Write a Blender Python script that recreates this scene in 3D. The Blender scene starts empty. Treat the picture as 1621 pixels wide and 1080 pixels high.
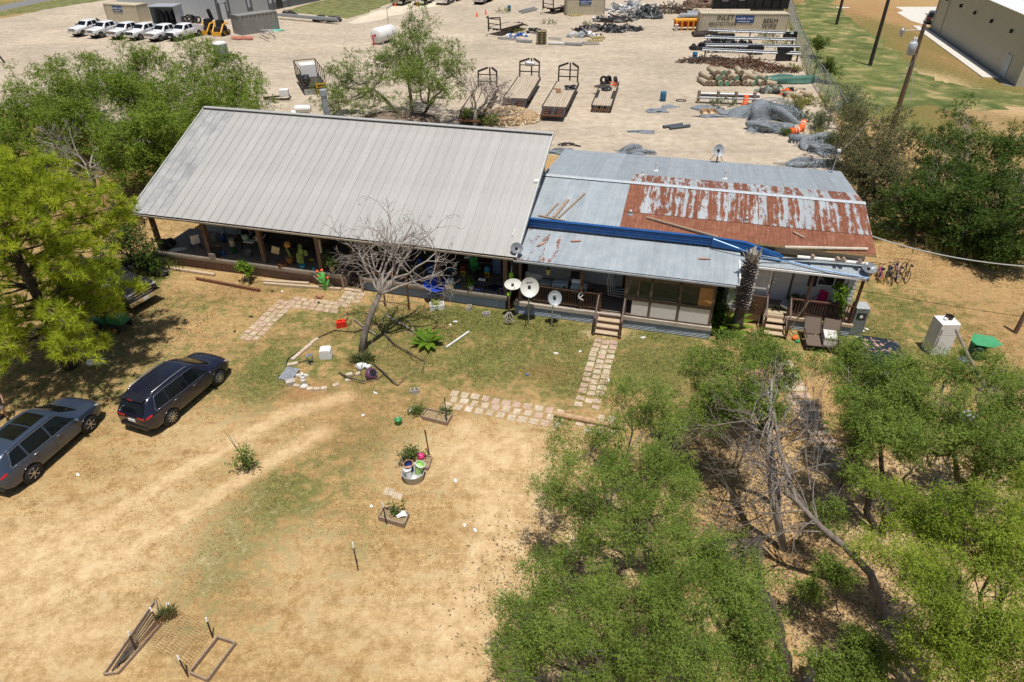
import bpy, math, random
import numpy as np
from math import sin, cos, pi, atan2, sqrt, radians as R
from mathutils import Vector as V, Matrix, Euler

# ------------------------------------------------------------------ camera, world, sun, exposure
S = bpy.context.scene
C = S.collection
CAM_H, FPX, PITCH, ROLL = 18.3, 1055.0, math.atan(1055 / 1530), R(.4)
_c, _s = cos(ROLL), sin(ROLL)
FWD = V((0, cos(PITCH), -sin(PITCH)))
_X, _D = V((1, 0, 0)), V((0, -sin(PITCH), -cos(PITCH)))
RGT = _c * _X + _s * _D
DWN = -_s * _X + _c * _D
cam_d = bpy.data.cameras.new('camera')
cam = bpy.data.objects.new('camera', cam_d)
C.objects.link(cam)
cam_d.sensor_width = 36
cam_d.lens = 36 * FPX / 1621
cam_d.clip_end = 3000
m = Matrix((RGT, -DWN, -FWD)).transposed().to_4x4()
m.translation = V((0, 0, CAM_H))
cam.matrix_world = m
S.camera = cam

SUN_EL, SUN_DIR = R(77), V((.07, -.215, 1)).normalized()      # direction towards the sun
SUN_AZ = atan2(SUN_DIR.x, SUN_DIR.y)
w = bpy.data.worlds.new('World')
S.world = w
w.use_nodes = True
nt = w.node_tree
sky = nt.nodes.new('ShaderNodeTexSky')
sky.sky_type = 'NISHITA'
sky.sun_disc = False
sky.sun_elevation = SUN_EL
sky.sun_rotation = SUN_AZ
sky.air_density = 1.2
sky.dust_density = 1.5
bg = nt.nodes['Background']
bg.inputs[1].default_value = .068
nt.links.new(sky.outputs[0], bg.inputs[0])
sl = bpy.data.lights.new('sun', 'SUN')
sl.energy = 5.0
sl.angle = R(.53)
sl.color = (1, .955, .89)
so = bpy.data.objects.new('sun', sl)
C.objects.link(so)
so.rotation_euler = SUN_DIR.to_track_quat('Z', 'Y').to_euler()
S.view_settings.view_transform = 'Standard'
S.view_settings.look = 'None'
S.view_settings.exposure = 0.0
S.view_settings.gamma = 1
S.view_settings.use_curve_mapping = False
S.cycles.max_bounces = 6
S.cycles.diffuse_bounces = 3
S.cycles.transparent_max_bounces = 8

# ------------------------------------------------------------------ surveying: a bearing from the drone's standpoint meets a level at height z
def G(u, v, z=0.0):
    d = FWD + RGT * ((u - 810.5) / FPX) + DWN * ((v - 540) / FPX)
    t = (z - CAM_H) / d.z
    p = d * t
    return V((p.x, p.y, z))
def mpp(p):                                                  # metres per pixel at a point
    return ((V(p) - V((0, 0, CAM_H))).dot(FWD)) / FPX
def head(a, b):                                              # heading from ground bearing a to b
    p, q = G(*a), G(*b)
    return atan2(q.y - p.y, q.x - p.x)
HA = R(-15)                                                  # the house's long axis
HO = V((-20.52, 34.97, 0))
def H(x, y, z=0):                                            # house-local to world
    return HO + V((x * cos(HA) - y * sin(HA), x * sin(HA) + y * cos(HA), z))
def HL(u, v, z=0):
    p = G(u, v, z) - HO
    return V((p.x * cos(HA) + p.y * sin(HA), -p.x * sin(HA) + p.y * cos(HA), z))

# ------------------------------------------------------------------ mesh helpers
class MB:
    def __init__(s): s.v, s.f, s.mi = [], [], []
    def add(s, vs, fs, mi=0):
        n = len(s.v)
        s.v += [tuple(x) for x in vs]
        s.f += [tuple(i + n for i in f) for f in fs]
        s.mi += [mi] * len(fs)
        return s
    def box(s, c, d, rot=(0, 0, 0), mi=0, taper=1.0):
        M = Euler(rot).to_matrix()
        vs = []
        for z in (-1, 1):
            k = taper if z > 0 else 1
            for x, y in ((-1, -1), (1, -1), (1, 1), (-1, 1)):
                vs.append(V(c) + M @ V((x * d[0] / 2 * k, y * d[1] / 2 * k, z * d[2] / 2)))
        return s.add(vs, [(3, 2, 1, 0), (4, 5, 6, 7), (0, 1, 5, 4), (1, 2, 6, 5), (2, 3, 7, 6), (3, 0, 4, 7)], mi)
    def bx(s, x0, x1, y0, y1, z0, z1, mi=0):
        return s.box(((x0 + x1) / 2, (y0 + y1) / 2, (z0 + z1) / 2), (abs(x1 - x0), abs(y1 - y0), abs(z1 - z0)), mi=mi)
    def beam(s, p, q, w, h=None, mi=0, up=(0, 0, 1)):
        p, q = V(p), V(q)
        h = h or w
        d = (q - p).normalized()
        a = d.cross(V(up))
        if a.length < 1e-3: a = d.cross(V((0, 1, 0)))
        a.normalize()
        b = a.cross(d)
        vs = []
        for e in (p, q):
            for i, j in ((-1, -1), (1, -1), (1, 1), (-1, 1)):
                vs.append(e + a * (i * w / 2) + b * (j * h / 2))
        return s.add(vs, [(0, 1, 2, 3), (7, 6, 5, 4), (4, 5, 1, 0), (5, 6, 2, 1), (6, 7, 3, 2), (7, 4, 0, 3)], mi)
    def tube(s, pts, rad, n=6, mi=0, caps=True):
        pts = [V(p) for p in pts]
        if not hasattr(rad, '__len__'): rad = [rad] * len(pts)
        vs, fs = [], []
        a = None
        for i, p in enumerate(pts):
            d = (pts[min(i + 1, len(pts) - 1)] - pts[max(i - 1, 0)])
            d = d.normalized() if d.length > 1e-9 else V((0, 0, 1))
            if a is None: a = d.orthogonal().normalized()
            else:
                a = a - d * a.dot(d)
                a = a.normalized() if a.length > 1e-6 else d.orthogonal().normalized()
            b = d.cross(a)
            for k in range(n):
                t = 2 * pi * k / n
                vs.append(p + (a * cos(t) + b * sin(t)) * rad[i])
        for i in range(len(pts) - 1):
            for k in range(n):
                k2 = (k + 1) % n
                fs.append((i * n + k, i * n + k2, (i + 1) * n + k2, (i + 1) * n + k))
        if caps:
            fs.append(tuple(range(n))[::-1])
            fs.append(tuple((len(pts) - 1) * n + k for k in range(n)))
        return s.add(vs, fs, mi)
    def lathe(s, prof, n=14, c=(0, 0, 0), mi=0, rot=None, sy=1.0, caps=True):
        M = Euler(rot).to_matrix() if rot else None
        vs, fs = [], []
        for r, z in prof:
            for k in range(n):
                t = 2 * pi * k / n
                p = V((r * cos(t), r * sin(t) * sy, z))
                vs.append(V(c) + (M @ p if M else p))
        for i in range(len(prof) - 1):
            for k in range(n):
                k2 = (k + 1) % n
                fs.append((i * n + k, i * n + k2, (i + 1) * n + k2, (i + 1) * n + k))
        if caps:
            fs.append(tuple(range(n))[::-1])
            fs.append(tuple((len(prof) - 1) * n + k for k in range(n)))
        return s.add(vs, fs, mi)
    def cyl(s, c, r, h, n=12, r2=None, rot=None, mi=0):
        return s.lathe([(r, -h / 2), (r if r2 is None else r2, h / 2)], n, c, mi, rot)
    def quad(s, *p, mi=0): return s.add(p, [tuple(range(len(p)))], mi)
    def prism(s, poly, y0, y1, mi=0, axis='y'):                 # poly of (x, z) extruded along y (or (x, y) along z)
        n = len(poly)
        if axis == 'y': vs = [(x, y0, z) for x, z in poly] + [(x, y1, z) for x, z in poly]
        elif axis == 'x': vs = [(y0, x, z) for x, z in poly] + [(y1, x, z) for x, z in poly]
        else: vs = [(x, z, y0) for x, z in poly] + [(x, z, y1) for x, z in poly]
        fs = [tuple(range(n)), tuple(range(2 * n - 1, n - 1, -1))]
        fs += [(i, i + n, (i + 1) % n + n, (i + 1) % n) for i in range(n)]
        return s.add(vs, fs, mi)
    def corr(s, a, b, c, d, waves, amp, segs=4, mi=0, rows=1, th=0.0):   # corrugated sheet, ribs running a->d
        a, b, c, d = V(a), V(b), V(c), V(d)
        nrm = (b - a).cross(d - a).normalized()
        N = waves * segs
        vs, fs = [], []
        for j in range(rows + 1):
            for i in range(N + 1):
                t = i / N
                p = (a.lerp(b, t)).lerp(d.lerp(c, t), j / rows)
                vs.append(p + nrm * amp * sin(2 * pi * waves * t))
        for j in range(rows):
            for i in range(N):
                k = j * (N + 1) + i
                fs.append((k, k + 1, k + N + 2, k + N + 1))
        return s.add(vs, fs, mi)
    def blob(s, c, r, seed=0, jit=.25, sub=2, flat=None, mi=0):
        rg = random.Random(seed)
        vs, fs = ICO[sub]
        ph = [V((rg.uniform(-3, 3), rg.uniform(-3, 3), rg.uniform(-3, 3))) for _ in range(4)]
        out = []
        for p in vs:
            k = 1 + jit * sum(sin(p.dot(q) * 1.7 + i) for i, q in enumerate(ph)) / 2.2
            q = V((p.x * r[0] * k, p.y * r[1] * k, p.z * r[2] * k))
            if flat is not None: q.z = max(q.z, flat)
            out.append(V(c) + q)
        return s.add(out, fs, mi)
    def mesh(s, name, smooth=False):
        me = bpy.data.meshes.new(name)
        me.from_pydata(s.v, [], s.f)
        if any(s.mi): me.polygons.foreach_set('material_index', s.mi)
        if smooth: me.polygons.foreach_set('use_smooth', [True] * len(s.f))
        me.update()
        return me
    def build(s, name, mats, parent=None, smooth=False, loc=None, rot=None, label=None):
        return link(name, s.mesh(name, smooth), mats, parent, loc, rot, label)
def _ico():
    t = (1 + 5 ** .5) / 2
    vs = [V(p).normalized() for p in ((-1, t, 0), (1, t, 0), (-1, -t, 0), (1, -t, 0), (0, -1, t), (0, 1, t), (0, -1, -t), (0, 1, -t), (t, 0, -1), (t, 0, 1), (-t, 0, -1), (-t, 0, 1))]
    fs = [(0, 11, 5), (0, 5, 1), (0, 1, 7), (0, 7, 10), (0, 10, 11), (1, 5, 9), (5, 11, 4), (11, 10, 2), (10, 7, 6), (7, 1, 8), (3, 9, 4), (3, 4, 2), (3, 2, 6), (3, 6, 8), (3, 8, 9), (4, 9, 5), (2, 4, 11), (6, 2, 10), (8, 6, 7), (9, 8, 1)]
    out = [(list(vs), list(fs))]
    for _ in range(3):
        cache, nf, vs = {}, [], list(vs)
        def mid(a, b):
            k = (min(a, b), max(a, b))
            if k not in cache:
                vs.append(((vs[a] + vs[b]) / 2).normalized())
                cache[k] = len(vs) - 1
            return cache[k]
        for a, b, c in fs:
            x, y, z = mid(a, b), mid(b, c), mid(c, a)
            nf += [(a, x, z), (b, y, x), (c, z, y), (x, y, z)]
        fs = nf
        out.append((vs, fs))
    return out
ICO = _ico()
def link(name, me, mats, parent=None, loc=None, rot=None, label=None):
    if mats is not None and not me.materials:
        for mm in (mats if isinstance(mats, (list, tuple)) else [mats]): me.materials.append(mm)
    o = bpy.data.objects.new(name, me)
    C.objects.link(o)
    if parent: o.parent = parent
    if loc is not None: o.location = loc
    if rot is not None: o.rotation_euler = rot
    if label: o['label'] = label
    return o
def tag(o, label, cat, group=None, kind=None):
    if label: o['label'] = label
    if cat: o['category'] = cat
    if group: o['group'] = group
    if kind: o['kind'] = kind
    return o
def thing(name, label, cat, loc=(0, 0, 0), rz=0.0, group=None, rot=None):
    o = bpy.data.objects.new(name, None)
    C.objects.link(o)
    o.location = loc
    o.rotation_euler = rot or (0, 0, rz)
    o.empty_display_size = .2
    return tag(o, label, cat, group)
def solo(name, mb, mats, label, cat, loc=(0, 0, 0), rz=0.0, group=None, smooth=False, rot=None, kind=None):
    return tag(mb.build(name, mats, None, smooth, loc, rot or (0, 0, rz)), label, cat, group, kind)
KIDS = {}
def copy_tree(o, loc=None, rz=None, label=None, parent=None, rot=None, scale=None):
    c = o.copy()
    C.objects.link(c)
    if parent: c.parent = parent
    if loc is not None: c.location = loc
    if rz is not None: c.rotation_euler = (0, 0, rz)
    if rot is not None: c.rotation_euler = rot
    if scale: c.scale = (scale,) * 3
    if label: c['label'] = label
    for ch in o.children: copy_tree(ch, parent=c)
    return c
def npmesh(name, verts, k, mat, smooth=False):                 # verts (N*k,3): N separate k-gons
    n = len(verts) // k
    me = bpy.data.meshes.new(name)
    me.vertices.add(n * k)
    me.vertices.foreach_set('co', np.ascontiguousarray(verts, dtype=np.float32).ravel())
    me.loops.add(n * k)
    me.loops.foreach_set('vertex_index', np.arange(n * k, dtype=np.int32))
    me.polygons.add(n)
    me.polygons.foreach_set('loop_start', np.arange(0, n * k, k, dtype=np.int32))
    me.polygons.foreach_set('loop_total', np.full(n, k, dtype=np.int32))
    me.update(calc_edges=True)
    me.materials.append(mat)
    return me

# ------------------------------------------------------------------ materials
def newmat(name):
    mm = bpy.data.materials.new(name)
    mm.use_nodes = True
    n = mm.node_tree.nodes
    return mm, n, mm.node_tree.links, n['Principled BSDF']
def noise(n, l, vec, scale, detail=3, rough=.55, dist=0):
    t = n.new('ShaderNodeTexNoise')
    t.inputs['Scale'].default_value = scale
    t.inputs['Detail'].default_value = detail
    t.inputs['Roughness'].default_value = rough
    t.inputs['Distortion'].default_value = dist
    if vec: l.new(vec, t.inputs['Vector'])
    return t.outputs['Fac']
def ramp(n, l, fac, stops, interp='LINEAR'):
    r = n.new('ShaderNodeValToRGB')
    r.color_ramp.interpolation = interp
    e = r.color_ramp.elements
    while len(e) < len(stops): e.new(.5)
    for x, (p, c) in zip(e, stops):
        x.position = p
        x.color = (*c, 1) if len(c) == 3 else c
    if fac is not None: l.new(fac, r.inputs[0])
    return r.outputs[0]
def mixc(n, l, fac, a, b, mode='MIX'):
    x = n.new('ShaderNodeMix')
    x.data_type = 'RGBA'
    x.blend_type = mode
    for val, i in ((fac, 0), (a, 6), (b, 7)):
        if isinstance(val, (int, float)): x.inputs[i].default_value = val
        elif isinstance(val, tuple): x.inputs[i].default_value = (*val, 1)
        else: l.new(val, x.inputs[i])
    return x.outputs[2]
def mth(n, l, op, a, b=None, clamp=False):
    x = n.new('ShaderNodeMath')
    x.operation = op
    x.use_clamp = clamp
    for i, val in enumerate((a, b)):
        if val is None: continue
        if isinstance(val, (int, float)): x.inputs[i].default_value = val
        else: l.new(val, x.inputs[i])
    return x.outputs[0]
def bump(n, l, bs, h, strength=.4, dist=.02):
    b = n.new('ShaderNodeBump')
    b.inputs['Strength'].default_value = strength
    b.inputs['Distance'].default_value = dist
    l.new(h, b.inputs['Height'])
    l.new(b.outputs[0], bs.inputs['Normal'])
def g3(x): return (x, x, x)
MC = {}
def mat(name, col, rough=.6, metal=0.0, var=.18, sc=6.0, bp=0.0, bsc=30.0, spec=None, coat=0.0, dirt=None, stretch=None, island=0.0):
    if name in MC: return MC[name]
    mm, n, l, b = newmat(name)
    tc = n.new('ShaderNodeTexCoord')
    oi = n.new('ShaderNodeObjectInfo')
    av = n.new('ShaderNodeVectorMath')
    av.operation = 'ADD'
    l.new(tc.outputs['Object'], av.inputs[0])
    sv = n.new('ShaderNodeVectorMath')
    sv.operation = 'SCALE'
    cx = n.new('ShaderNodeCombineXYZ')
    l.new(oi.outputs['Random'], cx.inputs[0])
    l.new(oi.outputs['Random'], cx.inputs[1])
    l.new(cx.outputs[0], sv.inputs[0])
    sv.inputs['Scale'].default_value = 37
    l.new(sv.outputs[0], av.inputs[1])
    vec = av.outputs[0]
    if stretch:
        mp = n.new('ShaderNodeMapping')
        mp.inputs['Scale'].default_value = stretch
        l.new(vec, mp.inputs['Vector'])
        vec = mp.outputs[0]
    f = noise(n, l, vec, sc, 5, .6)
    lo, hi = tuple(x * (1 - var) for x in col), tuple(min(1, x * (1 + var)) for x in col)
    c = ramp(n, l, f, [(.3, lo), (.7, hi)])
    if island:
        ge = n.new('ShaderNodeNewGeometry')
        r = ramp(n, l, ge.outputs['Random Per Island'], [(0, g3(1 - island)), (1, g3(1 + island))])
        c = mixc(n, l, 1.0, c, r, 'MULTIPLY')
    if dirt:
        d = noise(n, l, vec, dirt[2] if len(dirt) > 2 else 1.3, 6, .65)
        c = mixc(n, l, ramp(n, l, d, [(.45, g3(0)), (.7, g3(dirt[1]))]), c, dirt[0])
    l.new(c, b.inputs['Base Color'])
    b.inputs['Roughness'].default_value = rough
    b.inputs['Metallic'].default_value = metal
    if spec is not None: b.inputs['Specular IOR Level'].default_value = spec
    if coat:
        b.inputs['Coat Weight'].default_value = coat
        b.inputs['Coat Roughness'].default_value = .06
    if bp: bump(n, l, b, noise(n, l, vec, bsc, 4), bp)
    MC[name] = mm
    return mm
def leafmat(name, a, b_, transl=.35, rough=.5):
    mm, n, l, b = newmat(name)
    ge = n.new('ShaderNodeNewGeometry')
    tc = n.new('ShaderNodeTexCoord')
    big = noise(n, l, tc.outputs['Object'], .9, 3)
    f = mth(n, l, 'ADD', mth(n, l, 'MULTIPLY', ge.outputs['Random Per Island'], .55), mth(n, l, 'MULTIPLY', mth(n, l, 'SUBTRACT', big, .3), 1.1), True)
    c = ramp(n, l, f, [(0, a), (1, b_)])
    l.new(c, b.inputs['Base Color'])
    b.inputs['Roughness'].default_value = max(rough, .6)
    b.inputs['Specular IOR Level'].default_value = .08
    tr = n.new('ShaderNodeBsdfTranslucent')
    tcol = mixc(n, l, 1.0, c, (1.15, 1.2, .6), 'MULTIPLY')
    l.new(tcol, tr.inputs['Color'])
    mx = n.new('ShaderNodeMixShader')
    mx.inputs[0].default_value = transl
    l.new(b.outputs[0], mx.inputs[1])
    l.new(tr.outputs[0], mx.inputs[2])
    l.new(mx.outputs[0], n['Material Output'].inputs[0])
    return mm
def glassmat(name, col=(.02, .025, .025), rough=.05):
    if name in MC: return MC[name]
    mm, n, l, b = newmat(name)
    b.inputs['Base Color'].default_value = (*col, 1)
    b.inputs['Roughness'].default_value = rough
    b.inputs['Specular IOR Level'].default_value = .6
    MC[name] = mm
    return mm
WOOD = mat('weathered_wood', (.30, .22, .155), .8, var=.3, sc=5, stretch=(1, 6, 6), bp=.3)
WOODP = mat('pale_lumber', (.47, .36, .24), .75, var=.2, sc=4, stretch=(1, 6, 6), bp=.2)
DKWOOD = mat('dark_stained_wood', (.085, .042, .026), .6, var=.35, sc=5, bp=.2)
POSTW = mat('brown_post_wood', (.17, .105, .075), .7, var=.25, sc=4, bp=.2)
DECK = mat('porch_floor_boards', (.25, .2, .16), .8, var=.3, sc=2.2, stretch=(1, 8, 1), dirt=((.08, .06, .05), .7))
CONC = mat('concrete', (.42, .38, .33), .85, var=.15, sc=3, bp=.15, dirt=((.22, .19, .15), .6))
BLACK = mat('black_plastic', (.012, .012, .014), .45, var=.3)
TYRE = mat('tyre_rubber', (.018, .018, .018), .85, var=.3, sc=12)
STEEL = mat('galvanised_steel', (.42, .44, .46), .45, .75, var=.18, sc=5)
PSTEEL = mat('painted_grey_steel', (.34, .37, .39), .5, .2, var=.18, sc=5)
DKSTEEL = mat('dark_steel', (.03, .028, .028), .55, .2, var=.4, sc=6, dirt=((.14, .06, .03), .6, 3))
RUSTY = mat('rusty_steel', (.16, .065, .032), .85, .1, var=.4, sc=8, bp=.2)
ALU = mat('bright_metal', (.62, .63, .64), .25, .9, var=.1)
CHROME = mat('chrome', (.7, .7, .72), .12, 1.0, var=.05)
WHITE = mat('white_paint', (.72, .72, .7), .45, var=.06, dirt=((.5, .46, .4), .35))
WPLAS = mat('white_plastic', (.75, .75, .74), .4, var=.05)
ORANGE = mat('orange_plastic', (.8, .13, .02), .5, var=.1)
YELLOW = mat('yellow_paint', (.72, .36, .02), .45, var=.15)
BLUEP = mat('blue_plastic', (.02, .10, .36), .4, var=.15)
TEAL = mat('teal_plastic', (.03, .3, .45), .4, var=.15)
REDP = mat('red_plastic', (.65, .03, .015), .4, var=.1)
GREENP = mat('green_plastic', (.03, .22, .07), .45, var=.15)
LIME = mat('lime_plastic', (.38, .62, .18), .45, var=.1)
PINKP = mat('pink_plastic', (.6, .04, .18), .5, var=.1)
PURPLE = mat('purple_glaze', (.13, .05, .10), .3, var=.2)
GREYP = mat('grey_plastic', (.32, .33, .34), .5, var=.1)
TAN = mat('tan_plastic', (.5, .42, .28), .5, var=.1)
GLASS = glassmat('dark_window_glass')
CGLASS = glassmat('car_glass', (.006, .008, .009), .03)
CGLASS.node_tree.nodes['Principled BSDF'].inputs['Specular IOR Level'].default_value = .3
LAMP = mat('headlight_lens', (.55, .56, .55), .15, .3, var=.1)
REDL = mat('tail_light_lens', (.45, .012, .012), .2, var=.1)
BARK = mat('dark_bark', (.075, .058, .045), .9, var=.4, sc=9, bp=.8, bsc=18, stretch=(1, 1, .25))
BARKG = mat('grey_bark', (.27, .24, .21), .9, var=.35, sc=9, bp=.6, bsc=18, stretch=(1, 1, .3))
DEADW = mat('bleached_dead_wood', (.29, .25, .22), .85, var=.25, sc=8, bp=.3)

# ------------------------------------------------------------------ ground: one sheet to the horizon, grass cover recorded per point
def blobs(lst):
    out = []
    for u, v, ru, rv, val in lst:
        c = G(u, v)
        mp = mpp(c)
        s = CAM_H / (c - V((0, 0, CAM_H))).length
        out.append((c.x, c.y, ru * mp, rv * mp / s, val))
    return out
GREEN = blobs([(300, 480, 110, 16, .45), (470, 505, 70, 14, .5), (425, 590, 42, 48, .8), (470, 560, 60, 14, .45), (630, 512, 80, 22, .75), (740, 500, 90, 16, .95), (800, 515, 100, 20, .95), (800, 570, 130, 36, .8),
               (700, 590, 70, 25, .5), (560, 500, 60, 16, .55), (880, 525, 80, 18, .9), (900, 590, 60, 40, .75), (1040, 580, 80, 40, .85), (1010, 545, 60, 14, .7), (1120, 590, 60, 40, .7), (1040, 535, 60, 12, .9), (420, 790, 70, 40, .45),
               (370, 850, 46, 40, .45), (310, 900, 50, 40, .4), (560, 830, 36, 80, .3), (590, 700, 46, 40, .5), (1430, 490, 60, 30, .6), (1390, 540, 60, 40, .7), (1480, 560, 80, 30, .5), (1390, 475, 30, 22, .6), (440, 455, 60, 8, .4),
               (230, 440, 30, 30, .9), (1400, 370, 30, 10, .6), (1250, 545, 50, 20, .45), (690, 655, 40, 12, .3), (640, 690, 30, 30, .4), (760, 900, 60, 60, .15), (130, 560, 140, 40, .45), (200, 520, 80, 40, .4),
               (100, 660, 60, 30, .35), (500, 765, 60, 30, .3), (350, 960, 60, 40, .25), (690, 560, 230, 60, .62), (900, 560, 160, 50, .66), (1060, 570, 90, 45, .7), (560, 520, 130, 40, .5), (400, 590, 90, 60, .5), (430, 790, 90, 60, .62), (350, 880, 60, 60, .6), (540, 720, 60, 60, .45), (600, 690, 110, 60, .34), (540, 640, 160, 50, .26), (1440, 520, 140, 60, .5), (140, 600, 170, 60, .4),
               # lawn beyond the fence
               (1340, 60, 50, 60, 1.38), (1400, 130, 80, 45, 1.38), (1300, 30, 30, 30, 1.30), (1480, 150, 70, 30, 1.16), (1590, 145, 60, 14, 1.16), (1560, 170, 60, 12, 0.65), (1310, 120, 30, 50, 1.30), (1440, 60, 30, 30, 0.87),
               # strip and paddock by the white building, verge by the road
               (100, 8, 120, 10, .9), (20, 22, 60, 6, .9), (510, 15, 60, 11, .9), (580, 12, 40, 10, .9), (450, 8, 30, 8, .6), (1230, 45, 40, 40, .5)])
BARE = blobs([(100, 880, 200, 60, .7), (250, 800, 120, 40, .5), (60, 1000, 140, 60, .6), (760, 720, 110, 46, .75), (800, 850, 60, 120, .7), (720, 980, 90, 90, .65), (880, 1020, 120, 80, .9), (950, 860, 80, 60, .8), (540, 960, 90, 70, .4),
              (480, 870, 70, 50, .35), (1350, 800, 120, 60, .7), (1500, 760, 90, 40, .7), (1450, 990, 140, 60, .9), (1300, 960, 120, 60, .5), (330, 690, 110, 40, .45), (960, 528, 30, 7, .8), (1540, 400, 60, 30, .35),
              (1400, 110, 14, 60, .8), (1470, 127, 36, 10, .9), (1490, 145, 50, 10, .6), (1600, 175, 40, 8, .9), (1330, 70, 14, 6, .7), (160, 560, 40, 12, .3), (650, 980, 120, 60, .5), (1200, 640, 60, 30, .5)])
BROWN = blobs([(480, 622, 26, 10, 1), (500, 612, 20, 8, .8), (380, 465, 80, 10, .5), (560, 575, 16, 7, .8), (1310, 12, 60, 14, .8), (1430, 25, 60, 24, .7), (1500, 95, 60, 30, .6), (1560, 185, 90, 20, .6), (1450, 60, 40, 40, .5),
               (150, 310, 100, 40, .8), (1250, 640, 60, 40, .5), (1500, 420, 80, 40, .4), (1590, 520, 60, 40, .5), (860, 590, 40, 14, .5), (1260, 900, 90, 80, .5), (1110, 640, 40, 40, .4), (520, 530, 40, 10, .4), (640, 560, 60, 20, .3),
               (600, 640, 160, 30, .35), (560, 690, 60, 30, .4)])
TRK = []
for pts in ([(-40, 930), (120, 845), (250, 770), (370, 700), (450, 655), (560, 625)], [(-40, 1000), (160, 900), (300, 812), (420, 735), (520, 680)], [(700, 1080), (740, 940), (775, 820), (770, 720), (730, 668)], [(880, 1090), (860, 960), (865, 840), (850, 740), (800, 680)]):
    W_ = [G(*p) for p in pts]
    for a, b_ in zip(W_, W_[1:]):
        for k in range(8): TRK.append(tuple(a.lerp(b_, k / 8))[:2])
TRK = np.array(TRK)
def track(X, Y):
    r = np.zeros_like(X)
    m_ = (Y > 10) & (Y < 40) & (X < 12)
    x, y = X[m_], Y[m_]
    best = np.full(x.shape, 9.)
    for a, b_ in TRK: best = np.minimum(best, np.hypot(x - a, y - b_))
    r[m_] = .95 * np.exp(-(best / .42) ** 2)
    return r
def ev(lst, X, Y):
    r = np.zeros_like(X)
    for cx, cy, rx, ry, val in lst:
        d = ((X - cx) / rx) ** 2 + ((Y - cy) / ry) ** 2
        r = np.maximum(r, val * np.exp(-d * .5))
    return r
def axis(lo, hi, step, far, mid, n=14):
    a = np.concatenate([np.arange(lo, hi, step), np.arange(hi, mid, 1.2)])
    hi = mid
    k = np.geomspace(step, far, n).cumsum()
    return np.concatenate([lo - k[::-1], a, hi + k])
gx, gy = axis(-40, 42, .3, 400, 92), axis(6, 60, .3, 400, 140)
XX, YY = np.meshgrid(gx, gy)
nx, ny = len(gx), len(gy)
co = np.stack([XX, YY, np.zeros_like(XX)], -1).reshape(-1, 3)
idx = np.arange(nx * ny).reshape(ny, nx)
quads = np.stack([idx[:-1, :-1], idx[:-1, 1:], idx[1:, 1:], idx[1:, :-1]], -1).reshape(-1, 4)
me = bpy.data.meshes.new('ground')
me.vertices.add(len(co))
me.vertices.foreach_set('co', co.astype(np.float32).ravel())
me.loops.add(quads.size)
me.loops.foreach_set('vertex_index', quads.astype(np.int32).ravel())
me.polygons.add(len(quads))
me.polygons.foreach_set('loop_start', np.arange(0, quads.size, 4, dtype=np.int32))
me.polygons.foreach_set('loop_total', np.full(len(quads), 4, dtype=np.int32))
me.update(calc_edges=True)
fx, fy = XX.ravel(), YY.ravel()
for nm, lst in (('green', GREEN), ('bare', BARE), ('brown', BROWN)):
    a = me.attributes.new(nm, 'FLOAT', 'POINT')
    vv = ev(lst, fx, fy)
    if nm == 'bare': vv = np.maximum(vv, track(fx, fy))
    if nm == 'green': vv = vv * (1 - .8 * track(fx, fy))
    a.data.foreach_set('value', vv.astype(np.float32))
mm, n, l, b = newmat('dry_yard')
tc = n.new('ShaderNodeTexCoord').outputs['Object']
def attr(nm):
    a = n.new('ShaderNodeAttribute')
    a.attribute_name = nm
    return a.outputs['Fac']
fine = mth(n, l, 'ADD', mth(n, l, 'MULTIPLY', noise(n, l, tc, 15, 5, .75), .55), mth(n, l, 'MULTIPLY', noise(n, l, tc, 4.6, 5, .7, .4), .45))
midn = noise(n, l, tc, 1.7, 6, .66)
bign = noise(n, l, tc, .33, 5, .6)
mp = n.new('ShaderNodeMapping')
mp.inputs['Rotation'].default_value = (0, 0, R(-42))
mp.inputs['Scale'].default_value = (.5, 3.2, 1)
l.new(tc, mp.inputs['Vector'])
streak = noise(n, l, mp.outputs[0], .55, 5, .65)
straw = ramp(n, l, fine, [(.37, (.11, .068, .026)), (.5, (.35, .235, .10)), (.61, (.63, .465, .245))])
soil = ramp(n, l, midn, [(.34, (.30, .18, .075)), (.62, (.47, .33, .165))])
c = mixc(n, l, ramp(n, l, bign, [(.3, g3(.25)), (.7, g3(.75))]), straw, soil)
c = mixc(n, l, .5, c, mixc(n, l, 1.0, c, ramp(n, l, streak, [(.3, (.62, .58, .5)), (.7, (1.25, 1.22, 1.18))]), 'MULTIPLY'))
gm = mth(n, l, 'SUBTRACT', mth(n, l, 'ADD', mth(n, l, 'MULTIPLY', attr('green'), 1.0), mth(n, l, 'MULTIPLY', midn, 2.3)), 1.36)
gm = mth(n, l, 'ADD', gm, mth(n, l, 'MULTIPLY', mth(n, l, 'SUBTRACT', fine, .5), 1.3))
grass = ramp(n, l, fine, [(.36, (.035, .05, .010)), (.5, (.115, .125, .032)), (.64, (.27, .25, .085))])
c = mixc(n, l, mth(n, l, 'MULTIPLY', mth(n, l, 'MULTIPLY', gm, 2.6, True), .95), c, grass)
bmask = mth(n, l, 'MULTIPLY', mth(n, l, 'ADD', attr('bare'), mth(n, l, 'SUBTRACT', midn, .62)), 1.5, True)
c = mixc(n, l, mth(n, l, 'MULTIPLY', bmask, .8), c, ramp(n, l, mth(n, l, 'ADD', mth(n, l, 'MULTIPLY', fine, .6), mth(n, l, 'MULTIPLY', midn, .4)), [(.36, (.37, .24, .115)), (.5, (.55, .395, .215)), (.62, (.70, .55, .34))]))
rmask = mth(n, l, 'MULTIPLY', mth(n, l, 'ADD', attr('brown'), mth(n, l, 'SUBTRACT', midn, .62)), 1.3, True)
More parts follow.
